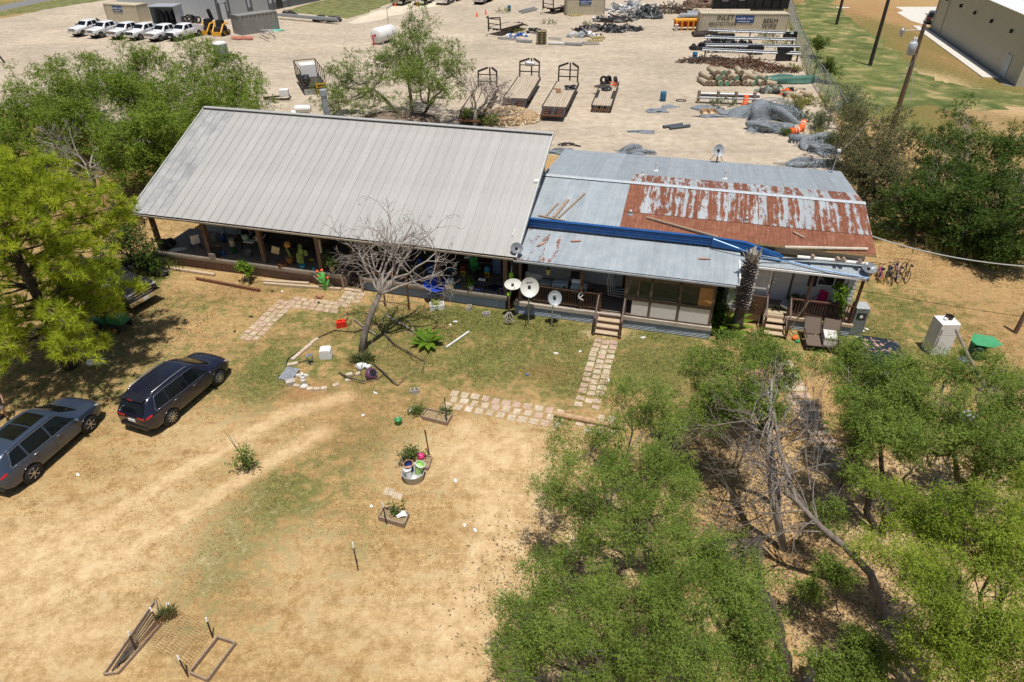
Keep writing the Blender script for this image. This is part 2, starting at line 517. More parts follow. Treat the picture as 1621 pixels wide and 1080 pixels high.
c = mixc(n, l, mth(n, l, 'MULTIPLY', rmask, .75), c, ramp(n, l, fine, [(.3, (.17, .085, .035)), (.7, (.40, .22, .10))]))
l.new(c, b.inputs['Base Color'])
b.inputs['Roughness'].default_value = .95
b.inputs['Specular IOR Level'].default_value = .15
hh = mth(n, l, 'ADD', mth(n, l, 'MULTIPLY', fine, .6), mth(n, l, 'MULTIPLY', midn, .5))
bump(n, l, b, hh, .75, .07)
link('ground', me, mm)['kind'] = 'structure'

def sheet(name, pix, z, mm, jit=.5, sub=6, seed=1, world=None):   # an irregular edged flat sheet
    rg = random.Random(seed)
    P = world or [G(*p) for p in pix]
    vs = []
    for i, p in enumerate(P):
        q = P[(i + 1) % len(P)]
        for k in range(sub):
            t = k / sub
            r = p.lerp(q, t)
            j = jit if k else 0
            vs.append((r.x + rg.uniform(-j, j), r.y + rg.uniform(-j, j), z))
    o = MB().add(vs, [tuple(range(len(vs)))]).build(name, mm)
    o['kind'] = 'structure'
    return o
def groundmat(name, stops, sc=1.2, fsc=14, streak_rot=None, bp=.5, contrast=.5):
    mm, n, l, b = newmat(name)
    tc = n.new('ShaderNodeTexCoord').outputs['Object']
    f = noise(n, l, tc, fsc, 6, .7)
    m_ = noise(n, l, tc, sc, 6, .62, .5)
    big = noise(n, l, tc, .09, 4, .6)
    c = ramp(n, l, mth(n, l, 'ADD', mth(n, l, 'MULTIPLY', f, contrast), mth(n, l, 'MULTIPLY', m_, 1 - contrast)), stops)
    c = mixc(n, l, 1.0, c, ramp(n, l, big, [(.3, g3(.84)), (.7, g3(1.14))]), 'MULTIPLY')
    if streak_rot is not None:
        for rot, sc2, k in ((streak_rot, .10, .5), (streak_rot + .5, .16, .4)):
            mp = n.new('ShaderNodeMapping')
            mp.inputs['Rotation'].default_value = (0, 0, rot)
            mp.inputs['Scale'].default_value = (.5, 2.2, 1)
            l.new(tc, mp.inputs['Vector'])
            s = noise(n, l, mp.outputs[0], sc2 * 2, 5, .7, .6)
            c = mixc(n, l, 1.0, c, ramp(n, l, s, [(.32, g3(1 - .16 * k)), (.5, g3(1)), (.7, g3(1 + .12 * k))]), 'MULTIPLY')
    l.new(c, b.inputs['Base Color'])
    b.inputs['Roughness'].default_value = .95
    b.inputs['Specular IOR Level'].default_value = .15
    bump(n, l, b, f, bp, .03)
    return mm
LOT = groundmat('lot_gravel', [(.36, (.31, .25, .185)), (.5, (.415, .345, .262)), (.64, (.52, .445, .35))], streak_rot=.25)
sheet('gravel_lot', [(-700, 175), (-100, 140), (60, 190), (230, 236), (420, 215), (640, 205), (860, 245), (1010, 268), (1200, 286), (1335, 268), (1322, 195), (1268, 90), (1240, 20), (1228, -60), (900, -75), (400, -70), (130, -8), (60, 18), (0, 30), (-300, 55), (-700, 90)], .004, LOT, .5)
PALE = groundmat('pale_caliche', [(.36, (.5, .42, .31)), (.64, (.68, .6, .48))], streak_rot=.5)
sheet('caliche_track', [(548, 36), (585, 22), (640, 6), (690, -6), (780, -14), (700, 8), (640, 20), (590, 34), (562, 38)], .008, PALE, .6)
sheet('road', [(-60, 16), (0, 9), (60, -3), (120, -16), (170, -16), (70, 3), (0, 18), (-60, 27)], .008, mat('old_asphalt', (.17, .17, .165), .9, var=.15, sc=2), .02)
VERGE = groundmat('verge_grass', [(.36, (.07, .09, .03)), (.5, (.14, .15, .055)), (.64, (.30, .25, .12))], sc=.8)
sheet('grass_verge', [(-60, 28), (0, 20), (75, 4), (150, -12), (230, -14), (150, 3), (90, 12), (20, 22), (-60, 40)], .008, VERGE, .7)
sheet('paddock_grass', [(445, 18), (520, -2), (560, -8), (640, -8), (610, 8), (578, 22), (548, 30), (500, 24)], .008, VERGE, .4)
LAWN = groundmat('lawn_grass', [(.41, (.075, .10, .028)), (.52, (.145, .16, .052)), (.60, (.36, .27, .13))], sc=.35, streak_rot=R(60), contrast=.35)
sheet('lawn', [(1258, 8), (1300, -14), (1335, 18), (1382, 55), (1428, 92), (1480, 128), (1540, 138), (1621, 148), (1640, 168), (1540, 176), (1450, 168), (1392, 170), (1340, 196), (1306, 148), (1284, 92)], .006, LAWN, .9)
sheet('far_field', [(-60, -2), (60, -14), (60, -30), (-60, -30)], .008, groundmat('far_dry_field', [(.36, (.4, .3, .15)), (.64, (.55, .43, .24))]), .4)
WHITEC = mat('new_concrete', (.56, .53, .47), .85, var=.1, sc=2, bp=.1)
sheet('parking_pad', [(1417, 11), (1484, 11), (1500, 30), (1468, 41), (1442, 33), (1420, 20), (1430, 17)], .012, WHITEC, 0, 1)
bm = MB()
for (a, c2) in (((1453, 42), (1567, 124)),):
    p, q = G(*a), G(*c2)
    d = (q - p).normalized()
    s = V((d.y, -d.x, 0)) * -1
    bm.beam(p + V((0, 0, .03)), q + V((0, 0, .03)), 1.5, .14)
bm.build('sidewalk', WHITEC)['kind'] = 'structure'

# grass blades standing on the yard
rg = np.random.default_rng(5)
def blades(name, N, wfun, h, wd, mm, seed):
    r = np.random.default_rng(seed)
    x = r.uniform(-31, 29, N * 4)
    y = r.uniform(12.5, 47, N * 4)
    keep = r.random(N * 4) < wfun(x, y)
    x, y = x[keep][:N], y[keep][:N]
    k = len(x)
    a = r.uniform(0, 2 * pi, k)
    hh = h * r.uniform(.5, 1.4, k)
    le = r.uniform(0, .8, k) * hh
    la = r.uniform(0, 2 * pi, k)
    base = np.stack([x, y, np.zeros(k)], -1)
    dx = np.stack([np.cos(a) * wd, np.sin(a) * wd, np.zeros(k)], -1)
    tip = base + np.stack([np.cos(la) * le, np.sin(la) * le, hh], -1)
    v = np.stack([base - dx, base + dx, tip], 1).reshape(-1, 3)
    o = link(name, npmesh(name, v, 3, mm), None)
    o['kind'] = 'stuff'
    return o
def clumpn(x, y, s, ph):
    t = np.zeros_like(x)
    for k, wt in ((1, .55), (2.7, .45)):
        g = np.random.default_rng(int(ph * 7 + k * 3)).random((97, 97))
        a, b_ = x * s * k / 2 + 500, y * s * k / 2 + 500
        i, j = np.floor(a).astype(int), np.floor(b_).astype(int)
        u, v = a - i, b_ - j
        t += wt * ((g[i % 97, j % 97] * (1 - u) + g[(i + 1) % 97, j % 97] * u) * (1 - v) + (g[i % 97, (j + 1) % 97] * (1 - u) + g[(i + 1) % 97, (j + 1) % 97] * u) * v)
    return t
def outside(x, y):
    dx, dy = x - HO.x, y - HO.y
    lx, ly = dx * cos(HA) - dy * -sin(HA), -dx * sin(HA) + dy * cos(HA)
    lx = dx * cos(HA) + dy * sin(HA)
    return ~((lx > 0) & (lx < 38) & (ly > -.5))
blades('grass', 120000, lambda x, y: np.clip((ev(GREEN, x, y) - .4) * 1.8, 0, 1) * outside(x, y) * (clumpn(x, y, 2.1, 1) > .45), .085, .015, leafmat('grass_blade', (.07, .10, .02), (.24, .25, .07), .3), 1)
blades('dry_grass', 110000, lambda x, y: np.clip(.75 - np.maximum(ev(BARE, x, y), track(x, y)) * .95, 0, 1) * outside(x, y) * (clumpn(x, y, 1.3, 4) > .47), .075, .016, leafmat('dry_blade', (.38, .28, .14), (.62, .48, .26), .25), 2)

# ------------------------------------------------------------------ the house
def randmat(name, col, rough, metal, var, rvar, **k):
    mm = mat(name, col, rough, metal, var, **k)
    return mm
ROOFM, n, l, b = newmat('grey_roof_paint')
tc = n.new('ShaderNodeTexCoord').outputs['Object']
oi = n.new('ShaderNodeObjectInfo')
big = noise(n, l, tc, .5, 4)
mp = n.new('ShaderNodeMapping')
mp.inputs['Scale'].default_value = (6, .35, 1)
l.new(tc, mp.inputs['Vector'])
c = ramp(n, l, mth(n, l, 'ADD', mth(n, l, 'MULTIPLY', big, .5), mth(n, l, 'MULTIPLY', noise(n, l, mp.outputs[0], 1, 4), .5)), [(.34, (.325, .318, .302)), (.66, (.41, .402, .384))])
c = mixc(n, l, 1.0, c, ramp(n, l, oi.outputs['Random'], [(0, g3(.95)), (1, g3(1.04))]), 'MULTIPLY')
l.new(c, b.inputs['Base Color'])
b.inputs['Roughness'].default_value = .5
b.inputs['Specular IOR Level'].default_value = .35
bump(n, l, b, noise(n, l, tc, 1.6, 2), .25, .03)

def sheetmat(name, kind):
    mm, n, l, b = newmat(name)
    tc = n.new('ShaderNodeTexCoord').outputs['Object']
    oi = n.new('ShaderNodeObjectInfo')
    cx = n.new('ShaderNodeCombineXYZ')
    l.new(mth(n, l, 'MULTIPLY', oi.outputs['Random'], 50), cx.inputs[0])
    l.new(mth(n, l, 'MULTIPLY', oi.outputs['Random'], 23), cx.inputs[1])
    av = n.new('ShaderNodeVectorMath')
    l.new(tc, av.inputs[0])
    l.new(cx.outputs[0], av.inputs[1])
    vec = av.outputs[0]
    mp = n.new('ShaderNodeMapping')
    mp.inputs['Scale'].default_value = (1, .3, 1)
    l.new(vec, mp.inputs['Vector'])
    m2 = n.new('ShaderNodeMapping')
    m2.inputs['Scale'].default_value = (1, .05, 1)
    l.new(vec, m2.inputs['Vector'])
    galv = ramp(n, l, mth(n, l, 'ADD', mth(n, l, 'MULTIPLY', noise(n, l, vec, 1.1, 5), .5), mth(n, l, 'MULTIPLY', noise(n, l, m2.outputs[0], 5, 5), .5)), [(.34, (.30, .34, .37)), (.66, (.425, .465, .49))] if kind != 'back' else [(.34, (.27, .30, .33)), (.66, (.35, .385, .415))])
    rust = ramp(n, l, mth(n, l, 'ADD', mth(n, l, 'MULTIPLY', noise(n, l, vec, 3, 6, .7), .4), mth(n, l, 'MULTIPLY', noise(n, l, m2.outputs[0], 16, 4, .7), .6)), [(.32, (.12, .042, .024)), (.5, (.23, .088, .05)), (.68, (.36, .18, .11))])
    if kind == 'rust':
        c = mixc(n, l, ramp(n, l, noise(n, l, m2.outputs[0], 9, 4), [(.66, g3(0)), (.72, g3(.55))]), rust, (.34, .17, .11))
    elif kind == 'mixed':
        s = mth(n, l, 'ADD', mth(n, l, 'MULTIPLY', noise(n, l, m2.outputs[0], 2.6, 3), .75), mth(n, l, 'MULTIPLY', noise(n, l, mp.outputs[0], 5, 5, .65), .45))
        k = ramp(n, l, s, [(.56, g3(0)), (.615, g3(1))])
        c = mixc(n, l, k, mixc(n, l, .2, galv, (.58, .57, .55)), rust)
    elif kind == 'patchy':
        s = mth(n, l, 'ADD', mth(n, l, 'MULTIPLY', noise(n, l, mp.outputs[0], 2.2, 3), .6), mth(n, l, 'MULTIPLY', noise(n, l, vec, 7, 5, .7), .4))
        c = mixc(n, l, ramp(n, l, s, [(.545, g3(0)), (.575, g3(.9))]), galv, rust)
    else:
        s = mth(n, l, 'ADD', mth(n, l, 'MULTIPLY', noise(n, l, mp.outputs[0], 1.4, 3), .6), mth(n, l, 'MULTIPLY', noise(n, l, vec, 7, 5, .7), .4))
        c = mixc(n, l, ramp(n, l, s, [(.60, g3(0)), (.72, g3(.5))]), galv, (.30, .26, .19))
    c = mixc(n, l, 1.0, c, ramp(n, l, oi.outputs['Random'], [(0, g3(.93)), (1, g3(1.05))]), 'MULTIPLY')
    l.new(c, b.inputs['Base Color'])
    b.inputs['Roughness'].default_value = .55 if kind not in ('rust',) else .8
    b.inputs['Metallic'].default_value = .15 if kind != 'rust' else 0
    b.inputs['Specular IOR Level'].default_value = .3
    return mm
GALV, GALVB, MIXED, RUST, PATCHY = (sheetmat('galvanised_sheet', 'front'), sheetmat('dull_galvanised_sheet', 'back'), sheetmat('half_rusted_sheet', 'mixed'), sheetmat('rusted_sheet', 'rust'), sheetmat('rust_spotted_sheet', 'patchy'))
SIDING = mat('grey_brown_siding', (.235, .205, .19), .75, var=.2, sc=3, stretch=(1, .3, 1))
WSIDE = mat('white_siding', (.62, .63, .63), .6, var=.08, dirt=((.4, .38, .33), .4))
PINKB = mat('faded_brown_skirt', (.25, .16, .125), .8, var=.25, sc=4)
EDGE = mat('slab_edge_paint', (.50, .43, .36), .8, var=.15, sc=2.5, dirt=((.16, .12, .09), .6, 2.5))
CREAM = mat('cream_gutter', (.48, .42, .34), .5, var=.12, dirt=((.2, .16, .12), .5))
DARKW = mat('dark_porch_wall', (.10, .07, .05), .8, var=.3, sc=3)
BLUEM = mat('blue_sheet_metal', (.012, .085, .27), .38, .1, var=.15, sc=3)

house = thing('house', 'long wooden house with pale grey standing seam metal roof and deep front porch', 'house', HO, HA)
def part(mb, name, mm, smooth=False, parent=None, label=None): return mb.build(name, mm, parent or house, smooth, label=label)
X0, X1, YE, ZE, YR, ZR = -.45, 21.62, -.6, 3.35, 7.65, 6.85
SL = math.atan2(ZR - ZE, YR - YE)
SLEN = math.hypot(ZR - ZE, YR - YE)
NP_ = 40
pw = (X1 - X0) / NP_
pm = MB()
for j in range(4): pm.quad((.002, SLEN * j / 4, 0), (pw - .002, SLEN * j / 4, 0), (pw - .002, SLEN * (j + 1) / 4, 0), (.002, SLEN * (j + 1) / 4, 0))
pm.bx(-.01, .01, 0, SLEN, -.01, .03)
pme = pm.mesh('roof_panel')
rr = random.Random(3)
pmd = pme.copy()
ROOFD = mat('shade_smudged_roof_paint', (.35, .345, .335), .5, var=.1, sc=1, dirt=((.19, .195, .21), .75, .9))  # left panels: branch shadows and smudges painted into the colour as dark blotches
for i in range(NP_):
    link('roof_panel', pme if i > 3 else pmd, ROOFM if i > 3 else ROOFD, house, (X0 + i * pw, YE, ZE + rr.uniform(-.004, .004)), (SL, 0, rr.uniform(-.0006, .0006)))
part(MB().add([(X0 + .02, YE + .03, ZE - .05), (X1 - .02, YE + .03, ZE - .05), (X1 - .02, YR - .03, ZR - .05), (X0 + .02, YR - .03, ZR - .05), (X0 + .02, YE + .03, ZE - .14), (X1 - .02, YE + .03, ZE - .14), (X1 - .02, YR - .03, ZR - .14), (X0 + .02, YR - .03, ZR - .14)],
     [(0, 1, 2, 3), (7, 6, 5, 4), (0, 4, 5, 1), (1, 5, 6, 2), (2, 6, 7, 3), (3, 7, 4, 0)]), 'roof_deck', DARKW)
part(MB().beam((X0 - .03, YR - .06, ZR + .03), (X1 + .03, YR - .06, ZR + .03), .34, .035).beam((X0 - .03, YR + .12, ZR - .12), (X1 + .03, YR + .12, ZR - .12), .03, .3), 'ridge_cap', ROOFM)
part(MB().prism([(YE - .02, ZE - .13), (YE - .15, ZE - .12), (YE - .17, ZE - .02), (YE - .15, ZE - .01), (YE - .14, ZE - .1), (YE - .03, ZE - .11)], X0 - .12, X1 - .1, axis='x'), 'gutter', CREAM)
for i in range(11):
    x = X0 + 1 + i * 2.0
    part(MB().bx(x, x + .03, YE - .16, YE + .05, ZE + .0, ZE + .02), 'gutter_strap', ALU)
part(MB().beam((X1 + .03, YE - .02, ZE - .03), (X1 + .03, YR, ZR - .03), .05, .2), 'rake_trim', mat('pale_trim', (.5, .5, .48), .5))
part(MB().beam((X0 - .03, YE - .02, ZE - .03), (X0 - .03, YR, ZR - .03), .05, .2), 'rake_trim', mat('pale_trim', (.5, .5, .48), .5))
# floor, rim, skirts
FL = .8
part(MB().bx(0, 11.9, -.05, 3.0, FL - .12, FL - .004).bx(12.9, 21.0, -.05, 3.0, FL - .12, FL - .004).bx(11.902, 12.898, 1.22, 3.0, FL - .122, FL - .006), 'porch_floor', DECK)
part(MB().bx(-.02, 11.85, -.14, -.05, FL - .27, FL), 'floor_rim', EDGE)
part(MB().bx(12.95, 21.02, -.14, -.05, FL - .27, FL), 'floor_rim', EDGE)
part(MB().bx(-.1, -.02, -.14, 3, FL - .27, FL), 'floor_rim', EDGE)
sk = MB()
for j in range(6): sk.box((5.93, -.07, .045 + j * .085), (11.8, .03, .08), (R(9), 0, 0))
part(sk, 'skirt', PINKB)
x = 12.97
while x < 20.9:
    x2 = min(x + 2.0, 20.95)
    part(MB().corr((x, -.06, .0), (x, -.06, .53), (x2, -.08, .53), (x2, -.08, .0), 7, .018, 4), 'skirt_sheet', PSTEEL if int(x) % 2 else GALV)
    x += 1.98
# posts
for i, x in enumerate((.13, 3.45, 6.95, 10.45, 13.25, 17.3, 20.9)):
    part(MB().bx(x - .11, x + .11, .02, .24, FL, ZE + .1), 'post', POSTW)
    part(MB().bx(x - .14, x + .14, -.01, .27, FL, FL + .12), 'post_base', POSTW)
part(MB().bx(-.1, 21.1, .06, .2, ZE - .28, ZE - .02), 'porch_beam', DKWOOD)
# walls
WP = mat('porch_wall_paint', (.50, .50, .49), .7, var=.12, dirt=((.3, .27, .22), .5))
YW = 2.9
part(MB().bx(1.25, 5.6, YW, YW + .12, FL - .3, 4.55), 'wall', WP)
for x in (2.45, 3.65, 4.85): part(MB().bx(x, x + .05, YW - .015, YW - .002, FL, 4.4), 'batten', mat('batten_grey', (.12, .12, .12), .7))
part(MB().bx(1.25, 5.6, YW - .03, YW - .017, FL + .9, FL + .98), 'wall_rail', mat('batten_grey', (.12, .12, .12), .7))
part(MB().bx(3.0, 4.3, YW - .03, YW - .01, FL + 1.45, FL + 1.7), 'window', GLASS)
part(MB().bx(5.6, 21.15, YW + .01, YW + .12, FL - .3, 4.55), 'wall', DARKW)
part(MB().bx(7.2, 8.9, YW - .05, YW - .003, FL + .3, FL + 2.1), 'window', GLASS)
part(MB().bx(9.0, 9.3, YW - .05, YW - .003, FL + .2, FL + 2.1), 'shutter', WP)
part(MB().bx(10.5, 11.6, YW - .05, YW - .003, FL + .9, FL + 2.1), 'window_shade', mat('red_cloth', (.22, .01, .012), .8))
dr = part(MB().bx(11.75, 12.75, YW - .06, YW - .003, FL, FL + 2.1), 'door', mat('orange_wood', (.22, .12, .05), .5))
part(MB().bx(11.95, 12.55, YW - .075, YW - .06, FL + .9, FL + 2.0), 'pane', GLASS, parent=dr)
part(MB().lathe([(.03, 0), (.03, .05)], 8, (11.83, YW - .06, FL + 1), rot=(R(90), 0, 0)), 'handle', ALU, parent=dr)
for x0, x1 in ((13.7, 14.6), (15.9, 16.8)):
    wd = part(MB().bx(x0, x1, YW - .04, YW - .003, FL + .8, FL + 2.0), 'window', GLASS)
    part(MB().bx(x0 - .06, x1 + .06, YW - .06, YW - .041, FL + .74, FL + .8).bx(x0 - .06, x0, YW - .06, YW - .041, FL + .8, FL + 2).bx(x1, x1 + .06, YW - .06, YW - .041, FL + .8, FL + 2), 'frame', WP, parent=wd)
part(MB().bx(17.0, 17.7, YW - .05, YW - .003, FL + .7, FL + 2.0), 'window', WP)
part(MB().bx(18.1, 18.9, YW - .05, YW - .003, FL + .1, FL + 2.0), 'door', WP)
part(MB().bx(19.3, 20.1, YW - .05, YW - .003, FL + .1, FL + 2.0), 'shutter', WP)
part(MB().bx(1.25, 1.37, YW + .12, YR - .05, 0, 3.35 + .9), 'wall', SIDING)
part(MB().bx(1.25, 21.1, YR - .08, YR + .02, 0, ZR - .15), 'wall', SIDING)
# gable end: board by board
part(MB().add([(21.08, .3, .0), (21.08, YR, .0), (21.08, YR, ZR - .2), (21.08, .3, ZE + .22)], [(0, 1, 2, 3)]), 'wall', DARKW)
for j in range(29):
    z0, z1 = .75 + j * .2, .75 + j * .2 + .192
    ys = lambda z: max(.3, YE + (z - ZE + .24) / math.tan(SL))
    if ys(z0) > YR - .1: break
    y0 = max(ys(z1), .3)
    part(MB().add([(21.1, ys(z0), z0), (21.12, YR, z0), (21.105, YR, min(z1, ZR - .22)), (21.09, min(y0, YR - .02), min(z1, ZR - .22))], [(0, 1, 2, 3)]).beam((21.115, ys(z0), z0), (21.115, YR, z0), .025, .012), 'siding_board', SIDING)
part(MB().bx(21.08, 21.2, YR - .1, YR + .06, .5, ZR), 'corner_trim', PSTEEL)
gw = part(MB().add([(21.15, 5.55, 5.15), (21.15, 7.15, 5.15), (21.15, 7.15, 6.35), (21.15, 5.55, 5.7)], [(0, 1, 2, 3)]), 'window', GLASS)
fr = MB()
for a_, b_ in (((5.5, 5.1), (7.2, 5.1)), ((7.2, 5.1), (7.2, 6.42)), ((7.2, 6.42), (5.5, 5.72)), ((5.5, 5.72), (5.5, 5.1)), ((6.35, 5.1), (6.35, 6.05))):
    fr.beam((21.17, *a_), (21.17, *b_), .06, .06)
part(fr, 'frame', PSTEEL, parent=gw)
part(MB().bx(21.4, 21.62, 4.0, 4.5, 5.0, 5.45), 'vent_box', WHITE)
part(MB().tube([(21.3, 4.2, 5.0), (21.3, 4.25, 4.2), (21.45, 4.3, 3.9)], .03), 'conduit', STEEL)
part(MB().beam((21.16, .5, 3.9), (21.16, 6.7, 4.92), .03, .14), 'flashing', WHITE)
# stairs let into the porch
for j in range(5):
    z = FL - .02 - j * .16
    part(MB().bx(11.93, 12.87, 1.2 - j * .27 - .27, 1.2 - j * .27 + .02, z - .2, z - .155), 'stair_tread', WOOD)
    part(MB().bx(11.95, 12.85, 1.2 - j * .27 + .0, 1.2 - j * .27 + .018, z - .154, z), 'stair_riser', DKWOOD)
part(MB().bx(11.86, 11.9, -.12, 1.2, 0, FL - .13).bx(12.9, 12.94, -.12, 1.2, 0, FL - .13), 'stair_cheek', EDGE)
for x in (11.84, 12.96):
    part(MB().beam((x, -.3, .85), (x, 1.2, 1.75), .05, .1), 'handrail', WOOD)
    part(MB().bx(x - .05, x + .05, -.34, -.24, 0, .95), 'newel_post', WOOD)
    part(MB().bx(x - .05, x + .05, 1.15, 1.25, FL, 1.75), 'newel_post', WOOD)
part(MB().bx(11.86, 12.94, -.42, -.2, 0, .08), 'landing_board', WOODP)
# stovepipe behind the ridge
for z in np.arange(6, 12, .02):
    p = HL(511, 142, z)
    if p.y < YR + .8: break
solo('chimney_pipe', MB().lathe([(.18, 0), (.18, p.z - .3), (.23, p.z - .3), (.23, p.z), (.19, p.z)], 14), PSTEEL, 'tall round grey flue pipe rising behind the ridge of the long roof', 'flue pipe', H(p.x, p.y, 0))

# ------------------------------------------------------------------ the annex
AX, AY = 21.4, -.4
annex = thing('annex', 'low annex with patched corrugated roof, half of it red with rust', 'house', H(AX, AY, 0), HA)
def ap(mb, name, mm, smooth=False, parent=None, label=None): return mb.build(name, mm, parent or annex, smooth, (-AX, -AY, 0) if parent is None else None, label=label)
SHM = {}
def roofsheets(name, x0, x1, ya, za, yb, zb, mf, wid=.72, skew=0.0, amp=.011):
    n_ = max(1, round((x1 - x0) / wid))
    ww = (x1 - x0) / n_
    ln = math.hypot(yb - ya, zb - za)
    key = (round(ww, 3), round(ln, 3))
    if key not in SHM: SHM[key] = MB().corr((-.012, 0, 0), (ww + .012, 0, 0), (ww + .012, ln, 0), (-.012, ln, 0), 9, amp, 4).mesh('roof_sheet')
    me = SHM[key]
    for i in range(n_):
        mm = mf(i, n_)
        me2 = me
        if me.materials and me.materials[0] != mm:
            k2 = (*key, mm.name)
            if k2 not in SHM:
                SHM[k2] = me.copy()
                SHM[k2].materials.clear()
            me2 = SHM[k2]
        link(name, me2, mm, annex, (x0 + i * ww - AX, ya - AY, za + .004 * (i % 2)), (math.atan2(zb - za, yb - ya), 0, 0))
def lin(a, b_, t): return a + (b_ - a) * t
RZ, RY = 4.8, 6.65
FZ, FY = 4.1, 2.35
BZ, BY = 4.0, 13.6
rs = random.Random(8)
XR = 26.2
t2 = (3.85 - RY) / (FY - RY)
by, bz = lin(RY, BY, .27), lin(RZ, BZ, .27)
roofsheets('roof_sheet', 21.3, XR, FY, FZ, RY, RZ, lambda i, n_: GALV)
roofsheets('roof_sheet', XR, 37.95, FY - .1, FZ - .02, lin(RY, FY, t2), lin(RZ, FZ, t2) + .02, lambda i, n_: RUST)
roofsheets('roof_sheet', XR, 37.95, lin(RY, FY, t2) - .08, lin(RZ, FZ, t2) + .03, RY, RZ + .03, lambda i, n_: RUST if i == 0 else MIXED)
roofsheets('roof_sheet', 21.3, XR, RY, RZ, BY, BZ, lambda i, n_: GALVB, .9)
roofsheets('roof_sheet', XR, 37.9, RY, RZ + .03, by, bz + .03, lambda i, n_: MIXED)
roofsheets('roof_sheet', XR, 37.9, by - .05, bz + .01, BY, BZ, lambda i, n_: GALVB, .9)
ap(MB().prism([(RY - .18, RZ + .035), (RY, RZ + .075), (RY + .18, RZ + .045), (RY, RZ + .06)], 21.3, 37.98, axis='x'), 'ridge_cap', mat('pale_ridge_metal', (.5, .53, .56), .45, .2))
# body under the roof
ap(MB().prism([(3.32, .3), (13.4, .3), (13.4, BZ - .1), (RY, RZ - .12), (3.32, FZ + .02)], 21.5, 37.7, axis='x'), 'body_wall', WSIDE)
ap(MB().bx(21.35, 38.0, FY - .12, FY - .06, FZ - .12, FZ - .035), 'eave_board', mat('raw_plywood', (.42, .30, .13), .8, var=.25))
# blue fascia, the last length hanging loose
for i in range(4):
    x0, x1 = 21.25 + i * 2.35, 21.25 + (i + 1) * 2.35
    f_ = MB()
    f_.bx(x0, x1 - .012, 2.18, 2.21, 3.72, 4.14)
    for z in (3.76, 3.9, 4.02): f_.bx(x0, x1 - .012, 2.155, 2.18, z, z + .06)
    f_.bx(x0, x1 - .012, 2.13, 2.34, 4.14, 4.16)
    ap(f_, 'fascia_panel', BLUEM)
f_ = MB()
f_.add([(30.66, 2.15, 4.14), (32.2, 2.05, 4.1), (34.0, 1.95, 3.66), (33.9, 1.9, 3.6), (30.66, 2.12, 3.72)], [(4, 3, 2, 1, 0)])
f_.add([(30.66, 2.13, 4.16), (32.2, 2.03, 4.12), (34.0, 1.93, 3.68), (34.0, 2.1, 3.7), (32.2, 2.22, 4.14), (30.66, 2.32, 4.16)], [(0, 1, 4, 5), (1, 2, 3, 4)])
ap(f_, 'fascia_panel', BLUEM, label='last blue fascia length, bent and hanging loose')
# lower roofs
LZ0, LY0, LZ1, LY1 = 3.2, -.5, 3.62, 2.3
roofsheets('roof_sheet', 21.5, 32.05, LY0, LZ0, LY1, LZ1, lambda i, n_: PATCHY if i < 3 else GALV, .66)
roofsheets('roof_sheet', 32.05, 37.75, 1.62, 3.22, 2.35, 3.5, lambda i, n_: GALV, .66)
ap(MB().bx(32.05, 37.8, 2.36, 2.6, 3.4, 3.52), 'plywood_sill', mat('raw_plywood', (.42, .30, .13), .8))
ap(MB().bx(21.5, 31.9, LY0 - .12, LY0 - .04, LZ0 - .1, LZ0 - .02), 'gutter', PSTEEL)
ap(MB().bx(32.1, 37.7, 1.52, 1.6, 3.1, 3.19), 'gutter', WHITE)
ap(MB().bx(21.6, 31.95, -.2, -.1, 2.9, LZ0 - .06), 'porch_beam', DKWOOD)
ap(MB().bx(32.0, 32.06, -.4, 2.3, LZ0 - .06, LZ1 - .12), 'edge_board', WHITE)
ap(MB().add([(29.6, -.52, 3.17), (31.0, -.56, 3.0), (31.2, -.52, 3.1), (29.6, -.4, 3.19)], [(0, 1, 2, 3)]), 'bent_eave_strip', mat('orange_rust', (.42, .15, .05), .8, var=.3))
# floor and skirts
A0 = .7
ap(MB().bx(21.5, 31.2, -.3, 3.2, A0 - .12, A0), 'porch_floor', DECK)
ap(MB().bx(21.45, 31.22, -.4, -.3, A0 - .2, A0 + .01), 'floor_rim', EDGE)
x = 21.5
while x < 31.1:
    x2 = min(x + 2.4, 31.18)
    ap(MB().corr((x, -.33, .0), (x, -.33, .5), (x2, -.35, .5), (x2, -.35, .0), 6, .018, 4), 'skirt_sheet', PSTEEL)
    x += 2.38
ap(MB().corr((31.2, -.35, .0), (31.2, -.35, .5), (31.22, 1.6, .5), (31.22, 1.6, .0), 6, .018, 4), 'skirt_sheet', PSTEEL)
for x in (21.75, 24.85, 27.0): ap(MB().bx(x - .07, x + .07, -.28, -.14, A0, 2.92), 'post', DKWOOD)
# railing
for (xa, xb) in ((22.4, 24.75), (24.95, 25.78)):
    ap(MB().bx(xa, xb, -.26, -.14, A0 + .95, A0 + 1.0), 'top_rail', DKWOOD)
    ap(MB().bx(xa, xb, -.23, -.17, A0 + .12, A0 + .18), 'bottom_rail', DKWOOD)
    k = int((xb - xa) / .115)
    for i in range(k):
        xx = xa + (i + .5) * (xb - xa) / k
        ap(MB().bx(xx - .022, xx + .022, -.225, -.18, A0 + .18, A0 + .95), 'picket', DKWOOD)
ap(MB().bx(25.75, 25.87, -.28, -.16, A0, A0 + 1.05), 'newel_post', DKWOOD)
ap(MB().bx(21.85, 22.4, -.26, -.14, A0 + .95, A0 + 1.0), 'top_rail', DKWOOD)
